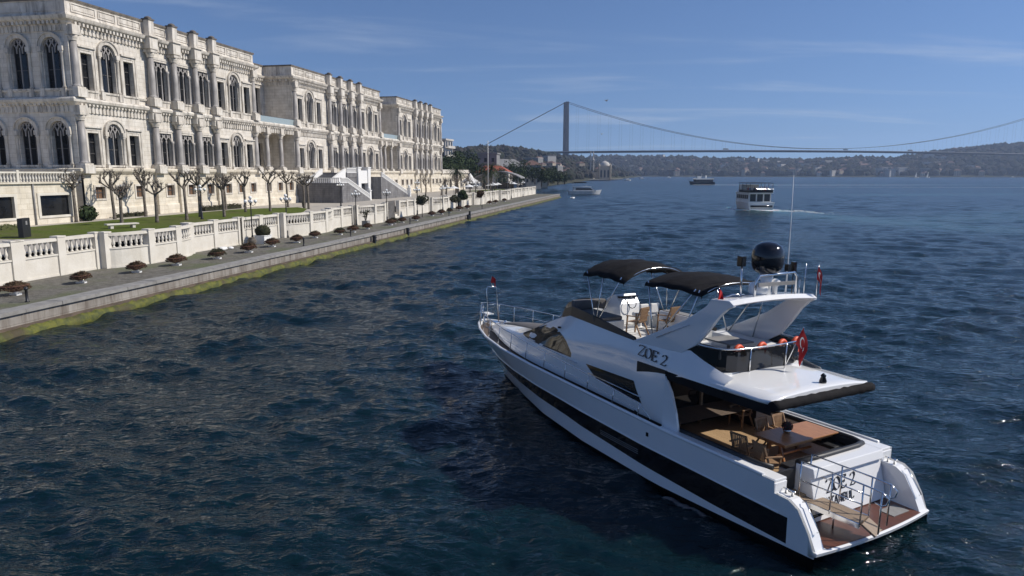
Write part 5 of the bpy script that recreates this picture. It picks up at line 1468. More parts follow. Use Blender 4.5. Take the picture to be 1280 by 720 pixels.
b = MB(); b.tube([(3.75, -1.66, 5.6), (3.75, -1.66, 6.5)], .016, 5); b.tube([(3.65, -1.3, 5.6), (3.65, -1.3, 6.05)], .014, 5); b.build('flag_staff', M['steel'], yacht)
b = MB(); b.tube([(4.05, 1.45, 5.6), (3.9, 1.2, 5.72), (3.85, .8, 5.72), (4.0, .5, 5.62)], .025, 6); b.build('arch_handrail', M['steel'], yacht)

# canvas canopies on frames
def bimini(x0, x1, zc_, drop, seed, feet):
    rng = random.Random(seed); b = MB(); secs = []; under = []
    n, q = 14, 18
    for i in range(n + 1):
        u = i / n; x = x0 + (x1 - x0) * u; row = []
        for j in range(q + 1):
            y = 1.46 * (1 - 2 * j / q)
            sag = .035 * math.sin(u * PI * 3) ** 2
            z = zc_ - drop * abs(y / 1.46) ** 2.3 - .10 * (2 * u - 1) ** 2 - sag + rng.uniform(-.012, .012)
            row.append((x, y, z))
        secs.append(row)
    top = [[(r_[0][0], r_[0][1] + .01, r_[0][2] - .10)] + r_ + [(r_[-1][0], r_[-1][1] - .01, r_[-1][2] - .10)] for r_ in secs]
    first = [(p[0] + (.03 if x0 > x1 else -.03), p[1], p[2] - .10) for p in top[0]]; last = [(p[0] - (.03 if x0 > x1 else -.03), p[1], p[2] - .10) for p in top[-1]]
    b.loft([first] + top + [last], smooth=True)
    b.loft([[(p[0], p[1] * .99, p[2] - .03) for p in r_] for r_ in secs], smooth=True)
    o = b.build('bimini_canopy', M['canvas'], yacht)
    for fx_, legs in feet:
        for sg in (1, -1):
            for lx in legs:
                p = MB(); zt = zc_ - drop - .02
                p.tube([(fx_, sg * 1.62, 3.95), (lx, sg * 1.43, zt)], .021, 6); p.build('canopy_pole', M['steel'], o)
    for lx in (x0, (x0 + x1) / 2, x1):
        p = MB(); p.tube([(lx, 1.43 * (1 - 2 * j / 12), zc_ - drop * abs(1 - 2 * j / 12) ** 2.3 - .06 - (.0 if lx == (x0 + x1) / 2 else .09)) for j in range(13)], .02, 6); p.build('canopy_hoop', M['steel'], o)
bimini(8.05, 10.15, 6.10, .42, 1, [(9.2, (8.2, 10.0, 9.1))])
bimini(4.75, 7.05, 6.03, .29, 2, [(6.4, (5.0, 6.95)), (5.4, (4.85,))])

# flybridge fit-out
b = MB(); b.box(9.3, 11.2, .25, 1.25, 3.35, 3.72); b.build('bench_base', M['gelmatte'], yacht, bevel=.03)
b = MB(); b.box(9.35, 11.1, .3, 1.2, 3.722, 3.86); b.box(10.9, 11.15, -.2, 1.2, 3.87, 4.2); b.build('bench_cushion', M['greycush'], yacht, bevel=.04)
b = MB(); b.prism([(10.1, 3.35), (11.1, 3.35), (11.0, 4.2), (10.5, 4.42), (10.25, 4.1)], lambda u, v, h: (u, h, v), -1.25, -.30); b.build('helm_console', M['gel'], yacht, bevel=.02)
b = MB(); b.box(10.3, 10.75, -1.2, -.35, 4.30, 4.36); b.build('dashboard', M['blackgloss'], yacht)
b = MB(); ringp = [(10.1 + .06 * math.sin(a), -.75 + .2 * math.cos(a), 4.15 + .2 * math.sin(a)) for a in [k * PI / 8 for k in range(17)]]; b.tube(ringp, .016, 6); b.build('steering_wheel', M['blackgloss'], yacht)
for y in (-1.15, -.65):
    b = MB(); b.box(9.35, 9.75, y - .19, y + .19, 3.75, 3.88); b.box(9.3, 9.40, y - .19, y + .19, 3.88, 4.22); b.lathe([(.2, 0), (.06, .05), (.06, .4)], (9.5, y, 3.35), 10); b.build('helm_seat', M['whitepaint'], yacht, bevel=.03)
b = MB(); b.box(7.0, 8.9, -1.42, -.95, 3.35, 4.05); b.build('wet_bar', M['gel'], yacht, bevel=.03)
b = MB(); b.box(7.1, 8.8, -1.38, -1.0, 4.053, 4.07); b.build('bar_top', M['bluegrey'], yacht)
b = MB(); b.box(3.75, 6.2, .95, 1.6, 3.45, 3.85); b.box(3.75, 6.2, 1.45, 1.66, 3.851, 4.15); b.box(3.75, 4.2, -1.5, .9, 3.45, 3.84); b.build('aft_sofa', M['vinyl'], yacht, bevel=.05)
b = MB(); b.box(4.5, 5.5, -.6, .4, 3.98, 4.02); b.tube([(5, -.1, 3.4), (5, -.1, 3.98)], .05, 8); b.build('fly_table', M['bluegrey'], yacht)
b = MB(); b.box(4.4, 6.5, -1.62, -1.0, 3.45, 3.9); b.build('locker', M['gelmatte'], yacht, bevel=.03)

for o_ in KIDS[yacht.name]:
    if o_.name.split('.')[0] in ('bench_base', 'bench_cushion', 'helm_console', 'dashboard', 'steering_wheel', 'helm_seat', 'wet_bar', 'bar_top', 'aft_sofa', 'fly_table', 'locker'):
        o_.location.z += .27 if o_.name.split('.')[0] not in ('aft_sofa', 'fly_table', 'locker') else .12

# cockpit
SOLE = 1.05
b = MB(); b.box(1.25, 6.6, -2.1, 2.1, SOLE - .06, SOLE); b.build('cockpit_sole', M['teak'], yacht)
for sg in (1, -1):
    b = MB(); b.box(1.2, 3.4, min(sg * 1.98, sg * 2.06), max(sg * 1.98, sg * 2.06), SOLE, 1.70); b.box(3.401, 5.3, min(sg * 1.98, sg * 2.06), max(sg * 1.98, sg * 2.06), SOLE, 1.70, 1 if sg < 0 else 0); b.build('bulwark_lining', [M['vinyl'], M['gel']], yacht)
    b = MB(); b.box(1.16, 5.3, min(sg * 1.97, sg * 2.40), max(sg * 1.97, sg * 2.40), 1.66, 1.735); b.build('bulwark_cap', M['gel'], yacht, bevel=.02)
    b = MB(); pts = [(5.2, sg * 1.97, 1.76), (3.5, sg * 1.97, 1.76), (2.0, sg * 1.97, 1.76), (1.65, sg * 1.85, 1.76)]
    b.tube(pts, .075, 8); b.build('coaming_pad', M['vinyl'], yacht)
b = MB(); b.tube([(1.66, -1.86, 1.76), (1.58, -1.5, 1.76), (1.56, 0, 1.76), (1.58, 1.0, 1.76)], .085, 8); b.build('coaming_pad', M['vinyl'], yacht)
b = MB(); b.box(1.62, 2.15, -1.95, .95, SOLE, 1.42); b.box(2.15, 3.3, -1.95, -1.45, SOLE, 1.42); b.build('bench_base', M['gelmatte'], yacht)
b = MB(); b.box(1.64, 2.17, -1.9, .93, 1.423, 1.53); b.box(2.17, 3.3, -1.9, -1.43, 1.423, 1.53); b.box(1.62, 1.72, -1.9, .93, 1.531, 1.74); b.box(1.8, 3.3, -1.97, -1.86, 1.531, 1.74); b.build('bench_cushion', M['vinyl'], yacht, bevel=.03)
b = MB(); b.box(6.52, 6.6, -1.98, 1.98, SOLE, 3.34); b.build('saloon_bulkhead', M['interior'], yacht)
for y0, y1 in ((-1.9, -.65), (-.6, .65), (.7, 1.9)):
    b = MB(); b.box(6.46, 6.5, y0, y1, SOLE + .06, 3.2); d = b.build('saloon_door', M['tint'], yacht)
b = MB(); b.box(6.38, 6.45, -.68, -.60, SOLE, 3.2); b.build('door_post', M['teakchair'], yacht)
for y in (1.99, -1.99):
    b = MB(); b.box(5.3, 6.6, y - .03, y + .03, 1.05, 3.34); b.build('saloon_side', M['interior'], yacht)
b = MB(); b.box(5.35, 6.1, 1.3, 1.9, SOLE, 1.75); b.build('stair_locker', M['vinyl'], yacht, bevel=.03)

# transom, wings, platform
b = MB()
b.prism([(1.62, 1.74), (1.12, 1.74), (1.06, 1.52), (1.16, 1.48), (.90, .46), (1.62, .46)], lambda u, v, h: (u, h, v), -1.96, 1.02)
tr = b.build('transom', M['gel'], yacht, bevel=.02)
b = MB(); b.prism([(1.05, .46), (1.55, .46), (1.55, .76), (1.05, .76)], lambda u, v, h: (u, h, v), 1.03, 1.9); b.prism([(1.3, .762), (1.7, .762), (1.7, 1.04), (1.3, 1.04)], lambda u, v, h: (u, h, v), 1.03, 1.9); b.build('boarding_step', M['teakplank'], yacht)
b = MB(); b.box(1.58, 1.66, 1.06, 1.92, 1.06, 1.62); b.build('door_panel', M['vinyl'], yacht)
for sg in (1, -1):
    b = MB()
    prof = [(.02, .43), (.2, .79), (.5, 1.245), (.75, 1.385), (1.135, 1.40), (1.2, 1.40), (1.2, .43)]
    b.prism(prof, lambda u, v, h: (u, sg * h, v), 1.99, 2.30); w = b.build('stern_wing', M['gel'], yacht)
    b = MB(); b.box(1.14, 1.4, min(sg * 1.97, sg * 2.42), max(sg * 1.97, sg * 2.42), 1.38, 1.66); b.build('bulwark_end', M['gel'], yacht, bevel=.02)
    b = MB(); b.tube([(.14, sg * 2.12, .80), (.09, sg * 2.12, .84), (.50, sg * 2.12, 1.39), (.58, sg * 2.12, 1.36)], .016, 6); b.build('grab_rail', M['steel'], w)
    b = MB()
    for dx in (-.09, .09): b.lathe([(.035, 0), (.03, .09), (.05, .11), (.02, .13)], (.95 + dx, sg * 2.12, 1.40), 8)
    b.tube([(.78, sg * 2.12, 1.51), (1.12, sg * 2.12, 1.51)], .022, 6); b.build('cleat', M['steel'], yacht)
b = MB(); secs = []
for k in range(13):
    y = 2.34 - 4.68 * k / 12; xa = -.06 - .13 * (1 - (y / 2.24) ** 2)
    secs.append([(xa + .45, y * .97, .12), (xa + .02, y, .33), (xa, y, .41), (xa + .05, y, .43), (1.2, y, .43), (1.2, y * .97, .12)])
b.loft(secs, closed=True, caps=True, mats=lambda i, j: 1 if j == 0 else 0); b.build('swim_platform', [M['gel'], M['boot']], yacht)  # black underside face paints in the shade below the platform lip
b = MB(); secs = []
for k in range(13):
    y = 1.94 - 3.88 * k / 12; xa = .0 - .13 * (1 - (y / 2.24) ** 2)
    secs.append([(xa, y, .434), (xa, y, .445), (.95, y, .445), (.95, y, .434)])
b.loft(secs, closed=True, caps=True); b.build('platform_deck', M['teakred'], yacht)
b = MB(); b.box(.15, .55, -1.75, -1.05, .447, .462); b.build('platform_hatch', M['bluegrey'], yacht)

ga, gb = Vector((1.32, 1.03, .98)), Vector((-.08, .66, .84))     # centre line
gd = (gb - ga); gs = Vector((gd.y, -gd.x, 0)).normalized()       # towards port
b = MB(); b.bar(ga, gb, .58, .07); gang = b.build('gangway', M['teakplank'], yacht)
b = MB()
for s_ in (-1, 1): b.bar(ga + gs * s_ * .31 - Vector((0, 0, .03)), gb + gs * s_ * .31 - Vector((0, 0, .03)), .05, .12)
b.build('side_beam', M['steel'], gang)
b = MB(); b.bar(gb + gd.normalized() * .02, gb + gd.normalized() * .34 - Vector((0, 0, .16)), .5, .05); b.build('end_step', M['teakplank'], gang)
for s_ in (-1, 1):
    o_ = gs * s_ * .32
    top = Vector((0, 0, 1.0)); mid = Vector((0, 0, .52))
    e1 = gb + gd.normalized() * .42
    b = MB()
    b.tube([ga + o_ + top, gb + o_ + top, e1 + o_ + Vector((0, 0, .98)), e1 + o_ + gd.normalized() * .14 + Vector((0, 0, .88)), e1 + o_ + gd.normalized() * .10 + Vector((0, 0, .72)), e1 + o_ + Vector((0, 0, .66)), e1 + o_ - gd.normalized() * .16 + Vector((0, 0, .68))], .02, 7)
    b.tube([ga + o_ + mid, gb + o_ + mid], .017, 6)
    b.build('hand_rail', M['steel'], gang)
    for f in (0.0, .52, 1.0, 1.28):
        p = ga + gd * f + o_
        b = MB(); b.tube([p - Vector((0, 0, .03)), p + top], .02, 6); b.build('rail_post', M['steel'], gang)
p = ga + gd * .55 + gs * .1
b = MB(); b.tube([p, Vector((p.x, p.y, .44))], .02, 6); b.build('support_leg', M['steel'], gang)
b = MB(); b.tube([(1.0, 1.3, .55), (.62, 1.0, .86)], [.045, .025], 7); b.build('hydraulic_ram', M['blackgloss'], gang)

# guard rails and bow pulpit
for sg in (1, -1):
    xs = [6.1, 7.3, 8.6, 9.9, 11.2, 12.5, 13.8, 15.0, 16.2, 17.3, 18.3, 19.05]
    def rp(x, h_): return Vector((x, sg * max(.12, interp(x, GY) - .10 - .05 * h_), gz(x) + h_))
    def hh(x): return interp(x, [(6, .42), (9, .62), (14, .78), (19.7, .86)])
    b = MB()
    b.tube([rp(5.6, .12)] + [rp(x, hh(x)) for x in np.linspace(6.1, 19.3, 40)] + [Vector((19.62, sg * .18, gz(19.5) + .86))], .019, 6)
    gr = b.build('guard_rail', M['steel'], yacht)
    b = MB(); b.tube([rp(x, hh(x) * .52) for x in np.linspace(6.1, 19.1, 36)], .010, 5); b.build('mid_wire', M['steel'], gr)
    for x in xs:
        b = MB(); b.tube([rp(x, .02) + Vector((.06, 0, 0)), rp(x, hh(x))], .016, 6); b.lathe([(.04, 0), (.03, .05)], rp(x, .0) + Vector((.06, 0, 0)), 6); b.build('stanchion', M['steel'], gr)
b = MB(); b.tube([(19.62, .18, gz(19.5) + .86), (19.76, .1, gz(19.5) + .84), (19.76, -.1, gz(19.5) + .84), (19.62, -.18, gz(19.5) + .86)], .019, 6); b.tube([(19.76, 0, gz(19.6) + .84), (19.62, 0, gz(19.6) + .02)], .018, 6); b.build('pulpit', M['steel'], yacht)
b = MB(); b.box(19.0, 19.55, -.18, .18, 2.5, 2.54); b.build('pulpit_seat', M['gelmatte'], yacht)
b = MB(); b.tube([(18.75, .26, 2.05), (19.0, .24, 3.72), (19.0, .20, 3.82), (19.0, -.24, 3.82), (19.0, -.28, 3.72), (18.75, -.32, 2.05)], .022, 6); b.tube([(18.9, .25, 3.0), (18.9, -.29, 3.0)], .014, 5); b.build('bow_frame', M['steel'], yacht)
b = MB(); b.box(18.3, 18.7, -.16, .16, 2.03, 2.28); b.lathe([(.10, 0), (.12, .2), (.07, .22), (.07, .3)], (18.15, -.30, 2.05), 10); b.build('windlass', M['steel'], yacht, bevel=.03)
b = MB(); b.tube([(19.2, 0, 2.10), (19.85, 0, 2.06)], .06, 8); b.bar((19.8, 0, 2.05), (19.55, 0, 1.55), .06, .3); b.build('anchor', M['steel'], yacht)
for sg in (1, -1):                      # low hand rail on the cabin side
    b = MB(); pts = [(x, sg * (side_y(x, 2.62 - (12 - x) * .02) + .05), 2.62 - (12 - x) * .02) for x in np.linspace(13.2, 9.6, 14)]; b.tube(pts, .012, 5); b.build('cabin_rail', M['steel'], yacht)
    b = MB(); b.tube([(8.9, sg * (side_y(8.9, 2.3) + .09), 2.42), (6.2, sg * (side_y(6.2, 2.3) + .09), 2.34)], .016, 6); b.build('window_rail', M['steel'], yacht)
    b = MB(); b.tube([(6.0, sg * (legy(4.2) + .03), 4.18), (4.75, sg * (legy(4.8) + .03), 4.80)], .012, 5); b.build('arch_rail', M['steel'], yacht)
b = MB(); b.box(12.1, 12.35, -.25, -.05, 3.72, 3.78); b.box(11.15, 11.25, 1.6, 1.68, 3.46, 3.52); b.build('wiper_base', M['blackgloss'], yacht)

# lettering
GL = {
 'Z': (.72, [[(.03, .80), (.03, .97), (.66, .97), (.05, .03), (.68, .03), (.68, .22)]]),
 'O': (.80, [[(.40 + .33 * math.cos(a), .5 + .47 * math.sin(a)) for a in [k * PI / 10 for k in range(21)]]]),
 'E': (.66, [[(.12, .03), (.12, .97)], [(.02, .97), (.58, .97), (.58, .80)], [(.12, .52), (.42, .52)], [(.42, .62), (.42, .42)], [(.02, .03), (.60, .03), (.60, .22)]]),
 '2': (.64, [[(.08, .74), (.14, .92), (.34, .98), (.52, .86), (.52, .66), (.30, .34), (.05, .04), (.56, .04), (.58, .2)]]),
 'I': (.34, [[(.16, .03), (.16, .97)], [(.03, .97), (.29, .97)], [(.03, .03), (.29, .03)]]),
 'S': (.58, [[(.50, .78), (.46, .94), (.26, .98), (.09, .86), (.10, .66), (.44, .40), (.48, .20), (.34, .03), (.14, .04), (.05, .22)]]),
 'T': (.66, [[(.32, .03), (.32, .97)], [(.03, .82), (.03, .97), (.61, .97), (.61, .82)]]),
 'A': (.74, [[(.08, .03), (.36, .97)], [(.36, .97), (.64, .03)], [(.20, .34), (.54, .34)]]),
 'N': (.78, [[(.12, .03), (.12, .97)], [(.12, .97), (.62, .03)], [(.62, .03), (.62, .97)]]),
 'B': (.66, [[(.12, .03), (.12, .97)], [(.05, .97), (.40, .96), (.52, .80), (.42, .56), (.12, .53)], [(.42, .54), (.58, .36), (.54, .12), (.40, .03), (.05, .03)]]),
 'U': (.76, [[(.12, .97), (.12, .24), (.24, .04), (.48, .04), (.60, .24), (.60, .97)]]),
 'L': (.60, [[(.12, .97), (.12, .03)], [(.03, .03), (.54, .03), (.54, .22)]]), ' ': (.40, [])}
def lettering(txt, fn, name, parent, mat):
    """fn(u, v) -> point; strokes swept with a slanted broad nib."""
    u0 = 0.0; g = None
    for ch in txt:
        w, strokes = GL[ch]; b = MB()
        for st_ in strokes:
            for (ax, ay), (bx, by) in zip(st_[:-1], st_[1:]):
                nv = (.086, .040)
                q = [(u0 + ax - nv[0], ay - nv[1]), (u0 + ax + nv[0], ay + nv[1]), (u0 + bx + nv[0], by + nv[1]), (u0 + bx - nv[0], by - nv[1])]
                b.add([fn(u, v) for u, v in q], [(0, 1, 2, 3)])
        u0 += w
        if strokes: b.build(name, mat, parent)
H_ = .31
lettering('ZOE 2', lambda u, v: (6.66 - (u * .385), side_y(6.66 - u * .385, 3.50 + v * H_) + .045, 3.53 + v * H_ - .03 * u), 'name_letter', yacht, M['letter'])
lettering('ZOE 2', lambda u, v: (5.60 + (u * .34), -(side_y(5.6 + u * .34, 3.50 + v * H_) + .045), 3.50 + v * H_), 'name_letter', yacht, M['letter'])
def trn(y, z): return (.90 + (z - .46) / (1.48 - .46) * .26 - .012, y, z)
lettering('ZOE 2', lambda u, v: trn(.50 - u * .38 - v * .05, 1.05 + v * .32), 'name_letter', tr, M['letter'])
lettering('ISTANBUL', lambda u, v: trn(.62 - u * .235 - v * .03, .74 + v * .21), 'port_letter', tr, M['letter'])

# ------------------------------------------------------------------ things standing on the yacht
def chair(name, lab, x, y, z, rz, group):
    t = empty(name, (0, 0, 0), 0, lab, 'chair', group)
    b = MB()
    for k in range(7): b.box(-.22, .22, -.225 + k * .066, -.17 + k * .066, .43, .45)
    b.build('seat', M['teakchair'], t)
    b = MB()
    def bk(u, v, w, h): b.obox((-.235 - .16 * (v - .45), u, v), (.010, 0, .0), (0, w / 2, 0), (-.16 * h / 2, 0, h / 2))
    for k in range(8): bk(-.20 + k * .057, .70, .034, .44)
    bk(0, .94, .50, .06); bk(0, .50, .50, .05)
    b.build('backrest', M['teakchair'], t)
    for sg in (-1, 1):
        b = MB(); b.bar((-.28, sg * .27, .66), (.24, sg * .27, .64), .055, .03); b.build('arm', M['teakchair'], t)
        b = MB(); b.bar((.22, sg * .26, 0), (.20, sg * .26, .64), .04, .045); b.build('leg', M['teakchair'], t)
        b = MB(); b.bar((-.36, sg * .245, 0), (-.12, sg * .245, .44), .035, .045); b.bar((-.12, sg * .245, .42), (-.32, sg * .245, .96), .035, .045); b.build('leg', M['teakchair'], t)
    on_yacht(t, x, y, z, rz); return t
G = 'slatted teak armchairs on the yacht'
chair('teak_chair', 'shaded slatted teak chair at the near end of the deck table, left of the armchair', 3.30, .95, SOLE, -PI / 2 + .1, G)
chair('teak_chair', 'slatted teak armchair with curved arms nearest the stern gangway, at the table', 2.45, 1.05, SOLE, -PI / 2 - .25, G)
chair('teak_chair', 'shaded teak chair pushed in on the forward side of the table', 3.62, -.45, SOLE, PI, G)
chair('teak_chair', 'teak chair with a sunlit back on the forward side of the table', 3.62, -1.2, SOLE, PI, G)
chair('teak_chair', 'pale seated chair standing alone under the roof by the saloon door', 5.55, -1.55, SOLE, PI / 2, G)
chair('teak_chair', 'sunlit teak chair on the flybridge, left one under the canopies', 8.65, .28, 3.62, .25, G)
chair('teak_chair', 'sunlit teak chair on the flybridge, right one under the canopies', 8.35, -.85, 3.62, .15, G)
t = empty('deck_table', (0, 0, 0), 0, 'long brown teak table half in shade on the aft deck', 'table')
b = MB(); b.box(-.53, .53, -1.18, 1.18, .74, .785); b.build('tabletop', M['teakfur'], t, bevel=.012)
b = MB(); b.box(-.44, .44, -1.05, 1.05, .65, .738); b.build('apron', M['teakfur'], t)
for sx in (-1, 1):
    for sy in (-1, 1):
        b = MB(); b.bar((sx * .40, sy * .85, 0), (sx * .12, sy * .85, .65), .06, .05); b.build('leg', M['teakfur'], t)
b = MB(); b.bar((0, -.8, .25), (0, .8, .25), .05, .05); b.build('stretcher', M['teakfur'], t)
on_yacht(t, 2.92, -.72, SOLE)
t = empty('flower_pot', (0, 0, 0), 0, 'dark red flower arrangement in a bowl on the deck table', 'flowers')
b = MB(); b.lathe([(.06, 0), (.10, .02), (.12, .10), (.105, .11)], (0, 0, 0), 12); b.build('bowl', M['steel'], t)
b = MB(); b.ball((0, 0, .19), .12, 10, 7); leaf_ball(b, (0, 0, .19), .15, .15, .13, 160, .06, random.Random(2), 0); leaf_ball(b, (0, 0, .20), .16, .16, .14, 60, .06, random.Random(3), 1); b.build('blossoms', [M['vinyl'], mk('dark_red_petals', (.16, .015, .02), None, .7)], t)
on_yacht(t, 3.02, -.45, SOLE + .79)

def flag(name, lab, x, y, z, staff, w, h, droop, rz, seed, cresc=False):
    rng = random.Random(seed)
    t = empty(name, (0, 0, 0), 0, lab, 'flag')
    b = MB(); b.tube([(0, 0, 0), staff], .015, 6); b.build('staff', M['steel'], t)
    sv_ = Vector(staff); u = sv_.normalized()
    b = MB(); secs = []; n, m_ = 12, 10
    for i in range(n + 1):
        f = i / n; row = []
        for j in range(m_ + 1):
            g_ = j / m_
            p = sv_ * 1.0 - u * h * g_ + Vector((-w * f * math.cos(droop), .06 * math.sin(f * 7 + g_ * 2), -w * f * math.sin(droop) + .04 * math.sin(f * 5)))
            row.append(p)
        secs.append(row)
    b.loft(secs, smooth=True); cl = b.build('cloth', M['red'], t)
    if cresc:
        b = MB()
        def at(f, g_, off):
            return sv_ - u * h * g_ + Vector((-w * f * math.cos(droop), .06 * math.sin(f * 7 + g_ * 2) + off, -w * f * math.sin(droop) + .04 * math.sin(f * 5)))
        for off in (.012, -.012):
            o_ = [(0.40 + .17 * math.cos(a), .5 + .26 * math.sin(a)) for a in [.6 + k * (2 * PI - 1.2) / 16 for k in range(17)]]
            i_ = [(0.44 + .135 * math.cos(a), .5 + .205 * math.sin(a)) for a in [.6 + k * (2 * PI - 1.2) / 16 for k in range(17)]]
            for k in range(16): b.add([at(*o_[k], off), at(*o_[k + 1], off), at(*i_[k + 1], off), at(*i_[k], off)], [(0, 1, 2, 3)])
            s5 = [(.66 + (.085 if k % 2 == 0 else .034) * math.cos(k * PI / 5 + PI), .5 + (.13 if k % 2 == 0 else .052) * math.sin(k * PI / 5 + PI)) for k in range(10)]
            b.add([at(*p, off) for p in s5], [tuple(range(10))])
        b.build('emblem', M['whitepaint'], cl)
    on_yacht(t, x, y, z, rz); return t
flag('ensign_flag', 'red ensign with white crescent hanging from a slanted staff behind the flybridge', 3.30, -.45, 3.62, (-.42, -.1, 1.25), .62, .50, 1.30, 0.2, 1, True)
flag('bow_flag', 'small red flag flying above the bow frame of the yacht', 19.0, -.02, 3.82, (0, 0, .48), .30, .30, .5, .4, 2)
flag('arch_flag', 'small red pennant on the port end of the radar arch', 3.95, 1.66, 5.30, (0, 0, .62), .26, .42, 1.0, .6, 3)
flag('arch_flag', 'small red flag with white emblem at the starboard end of the radar arch', 3.42, -1.78, 5.55, (0, 0, .95), .45, .42, 1.25, .2, 4, True)
for i, (x, y, lab) in enumerate([(3.66, 1.05, 'orange life ring leftmost inside the rear flybridge screen'), (3.62, .15, 'orange life ring second from left inside the rear flybridge screen'), (3.64, -.75, 'orange life ring just left of the ensign on the rear flybridge rail'), (3.70, -1.45, 'orange life ring at the starboard corner of the rear flybridge screen')]):
    b = MB(); secs = []
    for k in range(16):
        a = 2 * PI * k / 16; secs.append([((.20 + .06 * math.cos(c)) * math.cos(a), .06 * math.sin(c), (.20 + .06 * math.cos(c)) * math.sin(a)) for c in [q * PI / 4 for q in range(8)]])
    b.loft(secs + [secs[0]], closed=True, smooth=True)
    o = b.build('life_ring', M['orange']); tag(o, lab, 'life ring', 'orange life rings on the flybridge')
    on_yacht(o, x, y, 4.13, PI / 2 + .15)
# ------------------------------------------------------------------ far shores
def far(px, Y, z=0.0):
    """point seen at photo column px at ground distance Y."""
    return Vector(((px - 640) / 868.6 * Y, Y, z))
def rz_for(py, Y): return 9.0 + (217 - py) / 868.6 * Y

M['wood'] = mk('far_wood_leaves', (0.026, 0.029, 0.020), (0.055, 0.046, 0.040), 0.95, scale=0.03, detail=8, spec=0.1, third=(0.025, 0.036, 0.02), tscale=0.05)
M['hill'] = mk('hill_ground', (0.07, 0.065, 0.042), (0.04, 0.046, 0.025), 0.95, scale=0.02, detail=8, spec=0.1)
M['plaster1'] = mk('pale_plaster', (0.58, 0.55, 0.50), (0.46, 0.43, 0.39), 0.8, scale=0.3)
M['plaster2'] = mk('cream_plaster', (0.50, 0.42, 0.31), (0.40, 0.33, 0.25), 0.8, scale=0.3)
M['plaster3'] = mk('grey_plaster', (0.26, 0.255, 0.25), (0.20, 0.195, 0.19), 0.8, scale=0.3)
M['rooftilebright'] = mk('bright_red_tiles', (0.36, 0.10, 0.055), (0.27, 0.075, 0.045), 0.85, scale=0.4)
M['rooftile'] = mk('red_roof_tiles', (0.17, 0.095, 0.075), (0.12, 0.07, 0.06), 0.85, scale=0.4)
M['farglass'] = mk('dark_panes', (0.03, 0.032, 0.036), None, 0.2)
M['steelgrey'] = mk('bridge_steel', (0.06, 0.064, 0.078), (0.045, 0.05, 0.062), 0.6, scale=0.02)
M['boatwhite'] = mk('boat_white', (0.72, 0.72, 0.70), (0.62, 0.62, 0.60), 0.4, scale=0.4)
M['navy'] = mk('dark_blue_hull', (0.03, 0.04, 0.06), None, 0.4)

def hill(name, pts, inland, ridge, depth, rows, seed, wood_n, rad, prof=None):
    """terrain strip: shoreline points, inland direction, ridge height per point."""
    rng = np.random.RandomState(seed)
    n = len(pts); secs = []
    H_ = np.zeros((n, rows)); P = np.zeros((n, rows, 2))
    for i in range(n):
        for j in range(rows):
            t = j / (rows - 1.0); d_ = depth * t
            f = t / .5 if t < .5 else 1 - .35 * (t - .5)
            f = min(1, f); f = f * f * (3 - 2 * f) if t < .5 else f
            f = .10 * min(1, t * 8) + .90 * f
            P[i, j] = (pts[i][0] + inland[i][0] * d_, pts[i][1] + inland[i][1] * d_)
            H_[i, j] = 2.0 + ridge[i] * f
    nz_ = np.sin(P[..., 0] * .011 + P[..., 1] * .007) * np.sin(P[..., 1] * .013 + 1.0) + .5 * np.sin(P[..., 0] * .031 + 2.0)
    H_ *= 1 + .10 * nz_ * np.linspace(0, 1, rows)[None, :]
    H_[:, 0] = -1.0
    b = MB(); secs = [[(P[i, j, 0], P[i, j, 1], H_[i, j]) for j in range(rows)] for i in range(n)]
    b.loft(secs, smooth=True); o = b.build(name, M['hill']); tag(o, kind='structure')
    # the wood that covers it, as one mass
    ico = [(0, 0, 1), (.894, 0, .447), (.276, .851, .447), (-.724, .526, .447), (-.724, -.526, .447), (.276, -.851, .447), (.724, .526, -.447), (-.276, .851, -.447), (-.894, 0, -.447), (-.276, -.851, -.447), (.724, -.526, -.447)]
    fc = [(0, 1, 2), (0, 2, 3), (0, 3, 4), (0, 4, 5), (0, 5, 1), (1, 6, 2), (2, 6, 7), (2, 7, 3), (3, 7, 8), (3, 8, 4), (4, 8, 9), (4, 9, 5), (5, 9, 10), (5, 10, 1), (1, 10, 6)]
    w = MB()
    for k in range(wood_n):
        u = rng.uniform(0, n - 1.001); v = rng.uniform(.03, .75) * (rows - 1); i, j = int(u), int(v); a, c = u - i, v - j
        def L(A): return A[i, j] * (1 - a) * (1 - c) + A[i + 1, j] * a * (1 - c) + A[i, j + 1] * (1 - a) * c + A[i + 1, j + 1] * a * c
        p = L(P); z = L(H_); r_ = rad * rng.uniform(.45, 1.15)
        w.add([(p[0] + r_ * x * rng.uniform(.7, 1.3), p[1] + r_ * y * rng.uniform(.7, 1.3), z + r_ * .55 + r_ * zz * rng.uniform(.7, 1.2)) for x, y, zz in ico], fc)
    wo = w.build(name.replace('hill', 'wood'), M['wood']); tag(wo, kind='stuff')
    def ground(u, v):
        i, j = min(int(u), n - 2), min(int(v * (rows - 1)), rows - 2); a, c = u - i, v * (rows - 1) - j
        def L(A): return A[i, j] * (1 - a) * (1 - c) + A[i + 1, j] * a * (1 - c) + A[i, j + 1] * (1 - a) * c + A[i + 1, j + 1] * a * c
        return (*L(P), float(L(H_)))
    return ground
